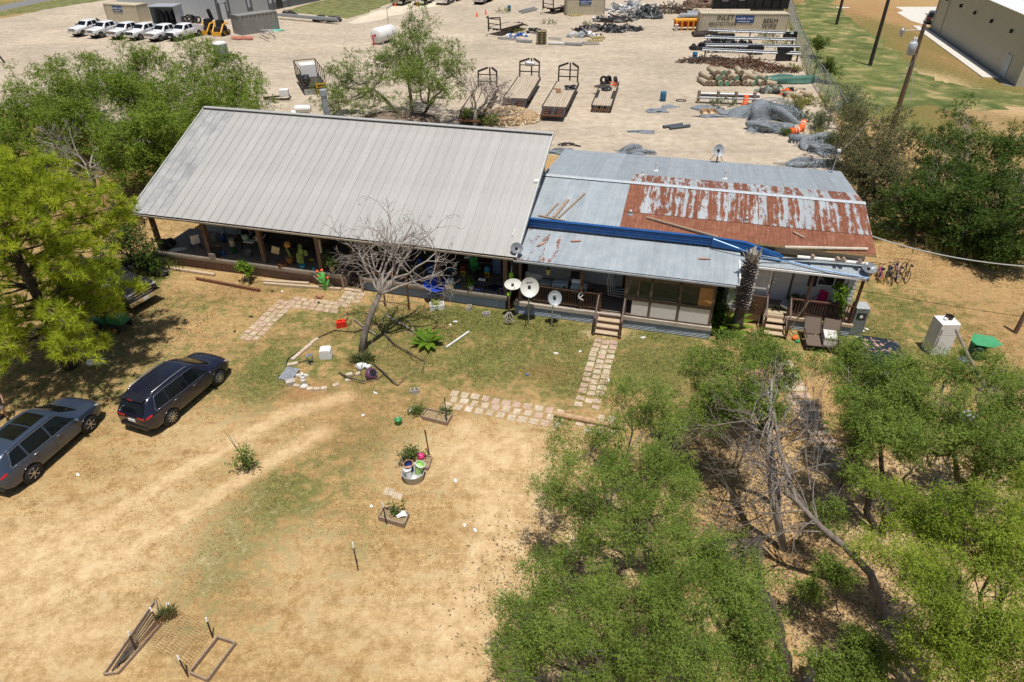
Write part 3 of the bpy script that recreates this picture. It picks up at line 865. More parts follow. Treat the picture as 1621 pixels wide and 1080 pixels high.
# steps
for j in range(3):
    z = A0 - .19 - j * .18
    ap(MB().bx(25.8, 26.95, -.72 - j * .3, -.4 - j * .3, z - .05, z), 'stair_tread', WOODP)
    ap(MB().bx(25.84, 26.91, -.43 - j * .3, -.41 - j * .3, z, z + .13), 'stair_riser', DKWOOD)
for x in (25.74, 27.02):
    ap(MB().beam((x, -1.35, .95), (x, -.3, 1.7), .07, .1), 'handrail', DKWOOD)
    ap(MB().bx(x - .05, x + .05, -1.4, -1.28, 0, .95), 'newel_post', DKWOOD)
    ap(MB().beam((x, -1.4, .06), (x, -.4, .62), .05, .2), 'stringer', DKWOOD)
# enclosed room at the porch's end
FRW = mat('brown_window_frame', (.12, .085, .06), .7, var=.25)
for x in (27.02, 28.2, 29.55, 31.08): ap(MB().bx(x - .06, x + .06, -.31, -.19, A0, 3.0), 'frame_post', FRW)
ap(MB().bx(27.0, 31.1, -.33, -.17, 1.62, 1.76), 'window_sill', FRW)
ap(MB().bx(27.0, 31.1, -.32, -.18, A0, A0 + .1), 'sole_plate', FRW)
ap(MB().bx(27.0, 31.1, -.31, -.19, 2.75, 3.0), 'head_beam', FRW)
for i, (a_, b_) in enumerate(((27.08, 27.55), (27.63, 28.13), (28.27, 29.47), (29.62, 30.4))):
    ap(MB().bx(a_, b_, -.26, -.25, 1.76, 2.75), 'pane', GLASS)
ap(MB().bx(27.55, 27.63, -.3, -.2, 1.76, 2.75), 'mullion', FRW)
ap(MB().bx(30.4, 31.02, -.29, -.25, 1.76, 2.75), 'plywood_panel', mat('orange_plywood', (.42, .22, .07), .7, var=.15))
PANELW = mat('white_wall_panel', (.66, .62, .58), .6, var=.06)
for a_, b_ in ((27.35, 28.14), (28.26, 29.62), (29.625, 31.02)): ap(MB().bx(a_, b_, -.29, -.25, A0 + .1, 1.62), 'wall_panel', PANELW)
ap(MB().bx(31.04, 31.12, -.2, 2.6, A0, 3.2), 'side_wall', FRW)
# back wall of the porch with doors
ap(MB().bx(21.5, 31.0, 2.45, 2.58, A0, 3.6), 'wall', WSIDE)
ap(MB().bx(25.3, 26.2, 2.38, 2.449, A0 + .8, A0 + 1.8), 'window', GLASS)
ap(MB().bx(26.6, 26.75, 2.38, 2.449, A0, A0 + 2.1), 'door_post', DKWOOD)
# white sided corner and the second porch
for j in range(12):
    z = .55 + j * .22
    ap(MB().box((32.65, 1.86 + .012, z + .11), (1.98, .03, .222), (R(-4), 0, 0)), 'siding_board', WSIDE)
    ap(MB().box((33.68, 2.5, z + .11), (.03, 1.28, .222), (0, R(4), 0)), 'siding_board', WSIDE)
ap(MB().bx(33.6, 33.7, 1.82, 1.93, .5, 3.2), 'corner_trim', WHITE)
for j in range(12):
    z = A0 + j * .22
    ap(MB().box((36.35, 3.15, z + .11), (2.9, .03, .222), (R(-4), 0, 0)), 'siding_board', WSIDE)
ap(MB().bx(33.7, 37.8, 3.18, 3.3, .4, 3.6), 'wall', WSIDE)
d2 = ap(MB().bx(33.95, 34.8, 3.1, 3.17, A0, A0 + 2.05), 'door', mat('white_door', (.66, .68, .72), .45, var=.05))
MB().lathe([(.035, 0), (.035, .06)], 8, (34.05, 3.1, A0 + 1), rot=(R(90), 0, 0)).build('handle', ALU, d2)
MB().lathe([(.03, 0), (.03, .04)], 8, (34.05, 3.1, A0 + 1.2), rot=(R(90), 0, 0)).build('lock', ALU, d2)
ap(MB().bx(33.82, 33.94, 3.08, 3.19, A0, A0 + 2.15), 'door_frame', FRW)
ap(MB().bx(34.81, 34.9, 3.08, 3.19, A0, A0 + 2.15), 'door_frame', FRW)
wn = ap(MB().bx(36.05, 36.75, 3.09, 3.12, A0 + 1.15, A0 + 1.8), 'window', GLASS)
MB().bx(36.0, 36.05, 3.06, 3.12, A0 + 1.1, A0 + 1.85).bx(36.75, 36.8, 3.06, 3.12, A0 + 1.1, A0 + 1.85).bx(36.05, 36.75, 3.06, 3.12, A0 + 1.1, A0 + 1.15).bx(36.05, 36.75, 3.06, 3.12, A0 + 1.8, A0 + 1.85).build('frame', WHITE, wn)
for x0 in (35.6, 36.82): ap(MB().bx(x0, x0 + .38, 3.06, 3.12, A0 + 1.0, A0 + 1.85), 'shutter', BLACK)
ap(MB().bx(32.0, 37.75, 1.6, 3.2, A0 - .12, A0 - .003), 'porch_floor', DECK)
ap(MB().bx(33.7, 37.78, 1.5, 1.6, A0 - .15, A0), 'floor_rim', WOODP)
ap(MB().corr((34.8, 1.58, 0), (34.8, 1.58, .53), (37.7, 1.56, .53), (37.7, 1.56, 0), 6, .018), 'skirt_sheet', GALV)
ap(MB().bx(31.3, 33.6, 1.78, 1.86, .1, .55), 'skirt_board', WOODP)
for x in (35.45, 37.62): ap(MB().bx(x - .06, x + .06, 1.6, 1.72, A0, 3.12), 'post', DKWOOD)
for (xa, xb) in ((34.85, 35.4), (35.5, 37.55)):
    ap(MB().bx(xa, xb, 1.6, 1.72, A0 + .92, A0 + .97), 'top_rail', DKWOOD)
    ap(MB().bx(xa, xb, 1.63, 1.69, A0 + .1, A0 + .16), 'bottom_rail', DKWOOD)
    k = int((xb - xa) / .12)
    for i in range(k):
        xx = xa + (i + .5) * (xb - xa) / k
        ap(MB().bx(xx - .022, xx + .022, 1.635, 1.685, A0 + .16, A0 + .92), 'picket', DKWOOD)
for j in range(3):
    z = A0 - .17 - j * .18
    ap(MB().bx(33.72, 34.7, 1.2 - j * .3, 1.5 - j * .3, z - .05, z), 'stair_tread', WOODP)
for x in (33.68, 34.76):
    ap(MB().bx(x - .05, x + .05, .55, .66, 0, 1.1), 'newel_post', DKWOOD)
    ap(MB().bx(x - .05, x + .05, 1.55, 1.66, A0, A0 + 1.05), 'newel_post', DKWOOD)
    ap(MB().beam((x, .58, 1.08), (x, 1.6, 1.7), .07, .09), 'handrail', DKWOOD)
    ap(MB().beam((x, .55, .08), (x, 1.5, .62), .05, .2), 'stringer', DKWOOD)
ap(MB().bx(33.0, 33.62, 1.5, 1.6, A0, A0 + .95), 'rail_panel', DKWOOD)

# ------------------------------------------------------------------ trees
def unit(r, n):
    a = r.normal(size=(n, 3))
    return a / np.linalg.norm(a, axis=1, keepdims=True)
def norm(a): return a / np.maximum(np.linalg.norm(a, axis=1, keepdims=True), 1e-6)
def leafcloud(r, lobes, N, L, W, per=14, twig=.45, sub=9, subr=.42, flat=.78, up=.15, droop=.15):
    lob = np.array(lobes, dtype=float)                          # x y z r
    nl = len(lob)
    d = norm(unit(r, nl * sub) + np.array([0, 0, up]))
    li = np.repeat(np.arange(nl), sub)
    sc = lob[li, :3] + d * lob[li, 3:4] * r.uniform(.3, 1.18, (nl * sub, 1)) * np.array([1, 1, flat])
    sr = lob[li, 3] * subr * r.uniform(.4, 1.4, nl * sub)
    nt = max(1, N // per)
    p = sr ** 2
    t = r.choice(len(sr), nt, p=p / p.sum())
    u = norm(unit(r, nt) + np.array([0, 0, up]))
    pos = sc[t] + u * (sr[t] * r.uniform(.25, 1, nt) ** .6)[:, None] * np.array([1, 1, flat])
    td = norm(u * .8 + unit(r, nt) * .7 + np.array([0, 0, -droop]))
    k = nt * per
    ti = np.repeat(np.arange(nt), per)
    q = pos[ti] + td[ti] * (twig * (r.random(k) - .25))[:, None] + r.normal(size=(k, 3)) * .035
    ld = norm(td[ti] * .5 + unit(r, k) * .8 + np.array([0, 0, -droop]))
    sd = norm(np.cross(ld, unit(r, k) + np.array([0, 0, 1.3])))
    ll = L * (r.uniform(.75, 1.3, nt)[ti] * r.uniform(.6, 1.4, k))[:, None]
    w_ = W * r.uniform(.7, 1.3, k)[:, None]
    v = np.stack([q, q + ld * ll * .5 + sd * w_, q + ld * ll, q + ld * ll * .5 - sd * w_], 1)
    return v.reshape(-1, 3), sc, sr
def wig(a, b, rg, n=4, k=.12):
    a, b = V(a), V(b)
    d = (b - a).length
    out = []
    for i in range(n + 1):
        t = i / n
        o = V((rg.uniform(-1, 1), rg.uniform(-1, 1), rg.uniform(-.6, .9))) * d * k * sin(pi * t)
        out.append(a.lerp(b, t) + o)
    return out
def lobes_at(lst):
    out = []
    for u, v, z, r in lst:
        p = G(u, v, z)
        out.append((p.x, p.y, p.z, r * mpp(p)))
    return out
def leafy(name, label, base, lobes, leaf, bark, N, L=.1, W=.0125, tr=.16, group=None, seed=1, fork=.4, nsub=14, cat='tree', per=14, droop=.15, stems=None, twig=.36, flat=.78, subr=.32, sub=14):
    rg = random.Random(seed)
    r = np.random.default_rng(seed)
    base = V(base)
    lob = [(x - base.x, y - base.y, z - base.z, rr_) for x, y, z, rr_ in lobes]
    root = thing(name, label, cat, base, 0, group)
    cen = sum((V(q[:3]) for q in lob), V()) / len(lob)
    vl, sc, sr = leafcloud(r, lob, N, L, W, per, twig, droop=droop, flat=flat, subr=subr, sub=sub)
    tb, tw = MB(), MB()
    fk = V((cen.x * fork, cen.y * fork, cen.z * fork))
    if stems:
        fks = [V(q) - base for q in stems]
    else: fks = [fk]
    for q in fks:
        pts = wig((0, 0, -.1), q, rg, 4, .07)
        tb.tube(pts, [tr * ((1.25, 1, .85, .7, .5) if stems else (1.25, 1, .9, .85, .75))[i] for i in range(5)], 8)
    nl = len(lob)
    for i, (x, y, z, rr_) in enumerate(lob):
        c_ = V((x, y, z - rr_ * .2))
        f0 = min(fks, key=lambda q: (q - c_).length)
        pts = wig(f0, c_, rg, 5, .1)
        r0 = tr * rg.uniform(.4, .6)
        tb.tube(pts, [r0 * (1 - .13 * j) for j in range(6)], 5)
        subs = [j for j in range(len(sc)) if j // sub == i]
        for j in range(nsub):
            s0 = pts[rg.randint(2, 5)]
            k = rg.choice(subs)
            e = V(sc[k]) + V((rg.gauss(0, 1), rg.gauss(0, 1), rg.gauss(0, 1))) * sr[k] * .5
            tw.tube(wig(s0, e, rg, 3, .14), [max(.014, r0 * .3), max(.011, r0 * .2), max(.009, r0 * .13), .006], 3, caps=False)
    tb.build('trunk', bark, root, True)
    tw.build('twigs', TWIG, root)
    link('crown', npmesh('crown', vl, 4, leaf), None, root)
    return root
def bare(mb, p, d, ln, rad, depth, rg, spread=.55, kids=(2, 4), ratio=.74, up=.12, sides=5, minr=.006):
    p, d = V(p), V(d).normalized()
    n = 4 if depth > 1 else 3
    pts, q, dd = [p], p, d
    for i in range(n):
        dd = (dd + V((rg.gauss(0, 1), rg.gauss(0, 1), rg.gauss(0, 1) + up)) * .13).normalized()
        q = q + dd * ln / n
        pts.append(q)
    mb.tube(pts, [max(minr, rad * (1 - .45 * i / n)) for i in range(n + 1)], sides if depth > 2 else 3, caps=False)
    if depth <= 0: return
    for k in range(rg.randint(*kids)):
        i = n if k == 0 else rg.randint(max(1, n - 2), n)
        e = V((rg.gauss(0, 1), rg.gauss(0, 1), rg.gauss(0, 1) + up)).normalized()
        nd = (dd * (1 - spread) + e * spread).normalized()
        bare(mb, pts[i], nd, ln * ratio * rg.uniform(.75, 1.15), rad * .58, depth - 1, rg, spread, kids, ratio, up, sides, minr)
MESQ = leafmat('mesquite_leaf', (.05, .095, .012), (.26, .34, .07), .24)
MESQB = leafmat('bright_mesquite_leaf', (.08, .14, .012), (.33, .40, .055), .24)
MESQF = leafmat('far_mesquite_leaf', (.06, .115, .012), (.275, .355, .055), .24)
MIDT = leafmat('midtree_leaf', (.055, .10, .018), (.28, .35, .085), .24)
OLIVE = leafmat('olive_leaf', (.065, .07, .032), (.22, .21, .105), .3)
DARKG = leafmat('dark_green_leaf', (.03, .06, .012), (.115, .18, .036), .3)
BUSHL = leafmat('bush_leaf', (.05, .09, .02), (.16, .22, .05), .35)
GREYB = leafmat('grey_bush_leaf', (.11, .13, .075), (.24, .26, .16), .3)
BROADL = leafmat('broad_leaf', (.06, .14, .012), (.22, .34, .04), .4)

TWIG = mat('grey_twig', (.17, .145, .12), .9, var=.35)
near = 'mesquite trees in the lower right of the yard'
def nt_(label, base, lst, N, seed, leaf=MESQ, tr=.17, name='mesquite_tree', **k):
    return leafy(name, label, G(*base), [(a, b_, c_ - .1, d * 1.16) for a, b_, c_, d in lobes_at(lst)], leaf, BARK, int(N * 1.3), seed=seed, tr=tr * .72, group=near, **k)
nt_('broad feathery mesquite beside the end of the stone path, left of the bare leaning tree', (1040, 930), [(935, 705, 3.8, 50), (1000, 640, 4.2, 52), (885, 775, 3.3, 40), (960, 780, 4.2, 60), (1040, 715, 4.4, 50), (905, 850, 3.0, 42), (985, 850, 3.9, 55), (1050, 650, 4.0, 38), (1060, 790, 4.2, 45)], 44000, 11, L=.085, W=.0105, sub=14)
nt_('low mesquite at the bottom edge whose branches reach farthest left over bare ground', (960, 1120), [(850, 955, 3.0, 52), (825, 1035, 2.8, 42), (920, 1020, 3.6, 58), (905, 925, 3.2, 42), (975, 950, 3.7, 46), (1005, 1045, 4.1, 55)], 36000, 12, L=.08, W=.01, sub=13)
nt_('tall mesquite with a pale forked trunk at the bottom edge', (1245, 1085), [(1080, 870, 4.8, 62), (1150, 895, 5, 56), (1100, 960, 5.2, 66), (1180, 980, 5, 56), (1045, 930, 4.4, 46), (1090, 1050, 5, 66), (1185, 1060, 4.6, 48)], 50000, 13, L=.075, W=.0095, sub=13, tr=.19, stems=[G(1203, 850, 4.6), G(1215, 940, 3.2)])
nt_('mesquite in front of the second steps, next to the palm stump', (1228, 800), [(1150, 580, 4.3, 52), (1212, 562, 4.1, 46), (1120, 622, 3.8, 38), (1195, 632, 4.2, 44), (1235, 590, 3.8, 30), (1100, 658, 3.3, 26), (1150, 645, 3.9, 32)], 34000, 14, stems=[G(1212, 680, 3.4)])
nt_('two stemmed mesquite hiding the dark parked pickup', (1396, 848), [(1335, 580, 3.6, 36), (1385, 610, 4.3, 50), (1432, 600, 4.3, 46), (1375, 655, 4.1, 40), (1405, 672, 4.5, 50), (1362, 690, 3.9, 26), (1362, 750, 3.3, 30), (1312, 812, 2.5, 26), (1335, 562, 3.4, 30), (1450, 655, 4.2, 36)], 42000, 15, tr=.15, stems=[G(1345, 700, 3.0), G(1392, 690, 3.2)])
nt_('mesquite beside the white fridge with dark trunk leaning left', (1538, 782), [(1500, 592, 3.7, 46), (1562, 600, 3.8, 40), (1480, 660, 4.1, 50), (1540, 660, 4.6, 54), (1602, 650, 4.4, 52), (1612, 720, 4.4, 48), (1562, 728, 3.7, 36), (1592, 585, 3.3, 32), (1450, 708, 3.2, 26), (1650, 680, 4, 50)], 44000, 16, stems=[G(1510, 720, 2.6), G(1555, 720, 2.8)])
nt_('brightest yellow green mesquite filling the lower right corner', (1530, 1160), [(1440, 800, 4.3, 50), (1500, 830, 4.8, 60), (1570, 860, 5, 60), (1432, 880, 4.4, 46), (1490, 920, 4.9, 56), (1560, 960, 5, 62), (1612, 900, 5, 50), (1605, 1020, 5, 60), (1485, 1005, 4.2, 46), (1535, 1060, 4.4, 52), (1650, 830, 4.6, 60)], 70000, 17, leaf=MESQB, tr=.2, L=.08, W=.01, sub=13)
nt_('small bushy mesquite sprouting at the bottom edge beside a broken stump', (1375, 1100), [(1372, 1030, 2.2, 40), (1330, 1062, 1.8, 32), (1405, 1060, 2, 34)], 12000, 18, tr=.05)
nt_('thin mesquite sapling in the shade under the bare leaning trunk', (1332, 975), [(1310, 890, 2.2, 20), (1288, 932, 1.6, 17), (1336, 908, 2.0, 18)], 3600, 19, tr=.03, nsub=6)
# the bare leaning tree
bt = thing('bare_tree', 'leaning half dead tree with a mass of bare grey twigs in the lower right', 'tree', G(1408, 992))
o = G(1408, 992)
rg = random.Random(4)
tb = MB()
pts = [G(1408, 992), G(1378, 908, 1.1), G(1340, 868, 1.9), G(1300, 835, 2.6), G(1262, 795, 3.2), G(1235, 715, 3.9), G(1222, 630, 4.4)]
tb.tube([p - o for p in pts], [.15, .125, .11, .09, .07, .05, .03], 8)
for i in range(40):
    k = rg.uniform(2.6, 5.8)
    a = pts[int(k)].lerp(pts[int(k) + 1], k % 1)
    e = G(rg.uniform(1095, 1250), rg.uniform(600, 850), rg.uniform(3.2, 4.8))
    d = (e - a)
    bare(tb, a - o, d, d.length * .6, .026, 3, rg, .3, (2, 3), .6, .05, minr=.005)
tb.build('trunk', mat('bare_tree_bark', (.19, .16, .135), .9, var=.4, sc=9, bp=.6, bsc=18, stretch=(1, 1, .3)), bt, True)
# a second pale dead stem through the tall mesquite's fork
o = G(1240, 870)
ds = thing('dead_tree', 'upright dead stem with peeling bark rising beside the bare leaning tree', 'tree', o)
tb = MB()
pts = [o, G(1222, 780, 2.2), G(1216, 700, 3.6), G(1222, 600, 4.9)]
tb.tube([p - o for p in pts], [.14, .12, .09, .03], 7)
for i in range(12):
    k = rg.uniform(1, 2.9)
    a = pts[int(k)].lerp(pts[int(k) + 1], k % 1)
    bare(tb, a - o, (rg.uniform(-1, 1), rg.uniform(-.4, 1), rg.uniform(.3, 1.2)), .9, .035, 3, rg, .4, (2, 3), .7, minr=.005)
tb.build('trunk', BARKG, ds, True)
mb = MB().tube([(0, 0, -.05), (.02, .03, .5), (.06, .1, 1.0)], [.16, .14, .1], 9)
for i in range(5): mb.beam((.1 * cos(i * 1.3), .1 * sin(i * 1.3), .8), (.12 * cos(i * 1.3), .12 * sin(i * 1.3) + .05, 1.15 + .1 * (i % 3)), .03)
solo('tree_stump', mb, BARKG, 'splintered grey stump standing at the bottom edge of the yard', 'stump', G(1277, 1076))

# far mesquites on the left behind the house
fg = 'mesquite thicket behind the house'
for i, (lb, base, lst, N) in enumerate([
    ('dark mesquite of the thicket nearest the portable toilet', (352, 205), [(350, 112, 4.6, 38), (392, 152, 3.6, 28), (310, 104, 5, 40), (345, 160, 3.8, 38), (402, 180, 3, 20), (370, 125, 4, 25)], 20000),
    ('mesquite in the middle of the thicket, in front of the row of white pickups', (238, 215), [(240, 112, 5.0, 46), (212, 150, 4.7, 46), (272, 160, 4.2, 40), (180, 118, 4.6, 38)], 22000),
    ('mesquite left of the thicket centre with a single shoot sticking up', (112, 235), [(120, 122, 4.6, 40), (92, 160, 4.6, 46), (150, 170, 4.2, 42), (60, 142, 4.2, 36), (128, 96, 5, 12)], 22000),
    ('mesquite of the thicket at the left edge of the photo', (22, 270), [(30, 170, 4.2, 42), (8, 212, 3.8, 42), (70, 200, 3.8, 36), (-40, 190, 4, 50)], 18000),
    ('mesquite of the thicket touching the left end of the metal roof', (245, 285), [(240, 210, 3.8, 42), (200, 235, 3.2, 30), (272, 222, 3.3, 32), (305, 190, 3.3, 32), (172, 215, 3.8, 32), (330, 175, 3.2, 24)], 22000)]):
    leafy('mesquite_tree', lb, G(*base), [q for a, b_, c_, d in lobes_at(lst) for q in ((a, b_, c_, d * 1.3), (a + .5, b_ - .8, c_ * .55, d * 1.15))], MESQF, BARK, int(N * 3.0), .15, .026, tr=.2, group=fg, seed=30 + i, twig=.6, nsub=6)
# tree behind the ridge
leafy('ridge_tree', 'open crowned tree with several dark stems rising behind the ridge of the metal roof', G(652, 203),
      [(a, b_, c_, d * 1.22) for a, b_, c_, d in lobes_at([(562, 122, 3.4, 33), (530, 132, 3, 27), (585, 150, 3.0, 22), (545, 160, 2.8, 26), (660, 56, 6.6, 36), (692, 78, 6, 30), (632, 92, 5.6, 36), (682, 112, 5, 36), (716, 112, 4.6, 22), (612, 104, 4.4, 26), (650, 132, 4.6, 32), (702, 145, 3.6, 22), (655, 85, 5.6, 30), (520, 165, 2.4, 16)])],
      MIDT, BARK, 52000, .17, .026, tr=.2, seed=41, stems=[G(592, 142, 3.0), G(646, 130, 3.6), G(680, 165, 2.0)], twig=.5)
# dark growth on the right
rgp = 'dark trees round the edges of the property'
for i, (lb, base, lst, N, lf) in enumerate([
    ('sparse olive brown tree in front of the utility pole with the transformer', (1388, 335), [(1350, 190, 3.6, 32), (1402, 192, 4.0, 34), (1372, 240, 3.6, 38), (1425, 232, 3.6, 34), (1342, 232, 2.8, 24), (1392, 282, 2.6, 34), (1352, 280, 2.2, 24), (1420, 275, 2.6, 28)], 22000, OLIVE),
    ('dark green tree right of the transformer pole, shooting up at its top', (1492, 372), [(1522, 186, 3.9, 26), (1482, 230, 3.7, 36), (1532, 232, 4.1, 38), (1472, 280, 3.2, 40), (1502, 322, 2.6, 38), (1452, 322, 2.2, 30), (1420, 310, 2.2, 26), (1530, 280, 3.6, 36)], 26000, DARKG),
    ('dense dark tree at the right edge above the dry lawn', (1600, 400), [(1592, 240, 4.1, 42), (1562, 292, 3.7, 42), (1612, 302, 3.7, 42), (1585, 352, 2.6, 40), (1535, 355, 2.0, 32), (1630, 350, 3, 50), (1640, 250, 4, 44)], 28000, DARKG)]):
    leafy('yard_tree', lb, G(*base), [q for a, b_, c_, d in lobes_at(lst) for q in ((a, b_, c_, d * 1.2), (a, b_ - .4, c_ * .5, d))], lf, BARK, int(N * 1.8), .14, .027, tr=.16, group=rgp, seed=50 + i, twig=.5)

leafy('yard_tree', 'dark green bushy tree at the left end of the porch behind the pine', G(208, 432), lobes_at([(200, 372, 2.4, 30), (226, 398, 1.5, 24), (190, 345, 3.2, 28), (212, 345, 2.8, 22), (178, 385, 2.0, 26)]), DARKG, BARK, 9000, .13, .026, tr=.09, group=rgp, seed=59, nsub=6)
# the pine
def pine(base, hgt, rad, seed, label):
    rg = random.Random(seed)
    r = np.random.default_rng(seed)
    root = thing('pine_tree', label, 'tree', base)
    tb = MB()
    tp = [(.0, 0, -.1), (.02, .02, hgt * .3), (-.05, .05, hgt * .6), (0, 0, hgt)]
    tb.tube(tp, [.30, .22, .15, .04], 9)
    tufts = []
    z = 1.7
    while z < hgt:
        k = (hgt - z) / (hgt - 1.6)
        L0 = rad * min(1, k * 1.9 + .12)
        for j in range(rg.randint(7, 9)):
            a = rg.uniform(0, 2 * pi)
            L_ = L0 * rg.uniform(.7, 1.1) * (.78 if cos(a - .35) > .6 and z < 5 else 1)
            e = V((cos(a) * L_, sin(a) * L_, z + L_ * rg.uniform(.05, .32)))
            pts = wig((0, 0, z), e, rg, 4, .07)
            tb.tube(pts, [.05 * (.5 + k), .04, .03, .022, .014], 5)
            tufts.append((pts[-1], (pts[-1] - pts[-2]).normalized()))
            for q in range(int(4 + L_ * 4.4)):
                t = rg.uniform(.25, 1)
                i0 = min(3, int(t * 4))
                s0 = pts[i0].lerp(pts[i0 + 1], t * 4 - i0)
                dd = (V((cos(a), sin(a), .35)) * .55 + V((rg.gauss(0, 1), rg.gauss(0, 1), rg.gauss(.35, .6))) * .6).normalized()
                e2 = s0 + dd * rg.uniform(.25, .8)
                tb.tube([s0, s0.lerp(e2, .5), e2], [.016, .012, .01], 3, caps=False)
                tufts.append((e2, dd))
        z += rg.uniform(.42, .6)
    tb.build('trunk', BARK, root, True)
    n = len(tufts)
    per = 48
    P = np.array([t[0] for t in tufts])
    D = norm(np.array([t[1] for t in tufts]) + np.array([0, 0, .35]))
    ti = np.repeat(np.arange(n), per)
    k = n * per
    d = norm(D[ti] * .55 + unit(r, k))
    ln = r.uniform(.26, .44, k)[:, None] * r.uniform(.8, 1.2, n)[ti][:, None]
    st = P[ti] - D[ti] * r.uniform(0, .12, k)[:, None]
    s = norm(np.cross(d, unit(r, k))) * .013
    v = np.stack([st - s, st + s, st + d * ln], 1).reshape(-1, 3)
    link('crown', npmesh('crown', v, 3, PINEM), None, root)
    return root
PINEM = leafmat('pine_needle', (.16, .23, .018), (.60, .66, .07), .4, .45)
pine(G(112, 582), 10.4, 4.5, 7, 'big bright green pine overhanging the parked black pickup')

# the dead tree in the middle of the yard
o = G(573, 556)
dt = thing('dead_tree', 'leafless bleached tree leaning in front of the porch', 'tree', o)
rg = random.Random(21)
tb = MB()
fk = G(601, 466, 2.55)
MB().tube([V((0, 0, -.1)), G(577, 528, .75) - o, G(588, 496, 1.75) - o, fk - o], [.21, .165, .14, .125], 9).build('trunk', mat('weathered_trunk', (.16, .135, .112), .9, var=.45, sc=7, bp=.8, bsc=16, stretch=(1, 1, .3)), dt, True)
def stem(e, rad, seed, n=9, z=None):
    r2 = random.Random(seed)
    a = fk
    pts = wig(a, e, r2, 6, .06)
    tb.tube([p - o for p in pts], [rad * (1 - .12 * i) for i in range(7)], 6)
    for i in range(n):
        q = r2.randint(2, 6)
        d = (pts[q] - pts[q - 1]).normalized()
        e2 = V((r2.gauss(0, 1), r2.gauss(0, .9), r2.gauss(.25, .8))).normalized()
        bare(tb, pts[q] - o, d * .45 + e2 * .75, r2.uniform(.75, 1.15), rad * .34, 4, r2, .42, (1, 3), .68, .06, minr=.007)
stem(G(588, 405, 4.2), .08, 1, 6)
stem(G(566, 400, 3.9), .06, 2, 5)
stem(G(628, 375, 5.0), .10, 3, 7)
stem(G(655, 345, 5.6), .085, 4, 7)
stem(G(690, 400, 4.4), .085, 5, 7)
stem(G(700, 430, 3.6), .07, 6, 6)
stem(G(618, 345, 5.6), .07, 7, 6)
stem(G(665, 380, 4.8), .07, 8, 5)
tb.build('branches', DEADW, dt, True)
# dead thicket left of the roof
for i, (b0, lb, sp, N) in enumerate(((( 148, 300), 'tangled dead grey tree between the pine and the roof', 2.6, 9), ((70, 262), 'smaller dead grey treetop poking out above the pine', 1.8, 6))):
    o = G(*b0)
    t_ = thing('dead_brush', lb, 'dead tree', o)
    tb = MB()
    rg = random.Random(60 + i)
    tb.tube([(0, 0, 0), (.1, .1, .8), (.1, .2, 1.6)], [.3, .24, .18], 8)
    for j in range(N):
        a = j * 2 * pi / N + rg.uniform(-.3, .3)
        bare(tb, (.1, .2, rg.uniform(.9, 1.6)), (cos(a), sin(a), rg.uniform(.2, .9)), sp * rg.uniform(.5, .75), .09, 5, rg, .45, (2, 3), .72, .0, minr=.012)
    tb.build('trunk', BARKG, t_, True)
o = G(752, 200)
t_ = thing('dead_shrub', 'grey leafless tree behind the ridge beside the wood chip heap', 'dead tree', o)
tb = MB()
rg = random.Random(77)
tb.tube([(0, 0, 0), (.05, .05, .8), (.15, .1, 1.5)], [.22, .19, .16], 8)
for j in range(9):
    a = rg.uniform(0, 2 * pi)
    bare(tb, (.12, .1, rg.uniform(1, 1.5)), (cos(a) + .35, sin(a) * .5, rg.uniform(.3, 1.6)), rg.uniform(1.1, 1.7), .075, 5, rg, .42, (2, 3), .72, .05, minr=.012)
tb.tube([(.1, .1, 1.3), (1.5, .2, 1.0), (3.2, .3, .9), (4.4, .2, 1.2)], [.13, .1, .07, .03], 6)
tb.build('trunk', BARKG, t_, True)
vl, _, _ = leafcloud(np.random.default_rng(3), [(.9, .2, .6, .8), (-.6, .3, 1.0, .5)], 2600, .14, .025)
link('crown', npmesh('crown', vl, 4, MIDT), None, t_)

# the trimmed dead palm
o = G(1163, 529)
pl = thing('dead_palm', 'headless palm trunk with a ragged skirt of cut frond stubs', 'palm', o)
top = G(1193, 402, 4.5) - o
tb = MB().tube([V((0, 0, -.05)), top * .2, top * .33, top * .6, top * .97], [.34, .26, .23, .22, .2], 12)
tb.build('trunk', BARK, pl, True)
mb = MB()
rg = random.Random(9)
ax = top.normalized()
ux = ax.orthogonal().normalized()
uy = ax.cross(ux)
STUB = mat('palm_stub', (.33, .29, .25), .85, var=.3, island=.45)
for i in range(230):
    t = .34 + .63 * (i / 230)
    a = i * 2.399
    c_ = top * t + (ux * cos(a) + uy * sin(a)) * .2
    d = ((ux * cos(a) + uy * sin(a)) * (.9 if t < .93 else .5) + ax * (.55 if t < .9 else 1.2)).normalized()
    L_ = rg.uniform(.16, .26) if t < .9 else rg.uniform(.3, .5)
    s = d.cross(ax).normalized() * .055
    mb.add([c_ - s, c_ + s, c_ + d * L_ + s * .9, c_ + d * L_ - s * .9, c_ - s - d.cross(s).normalized() * .03, c_ + s - d.cross(s).normalized() * .03], [(0, 1, 2, 3), (3, 2, 5, 4), (0, 3, 4), (1, 5, 2)])
so_ = mb.build('frond_stub', STUB, pl)
so_['kind'] = 'stuff'

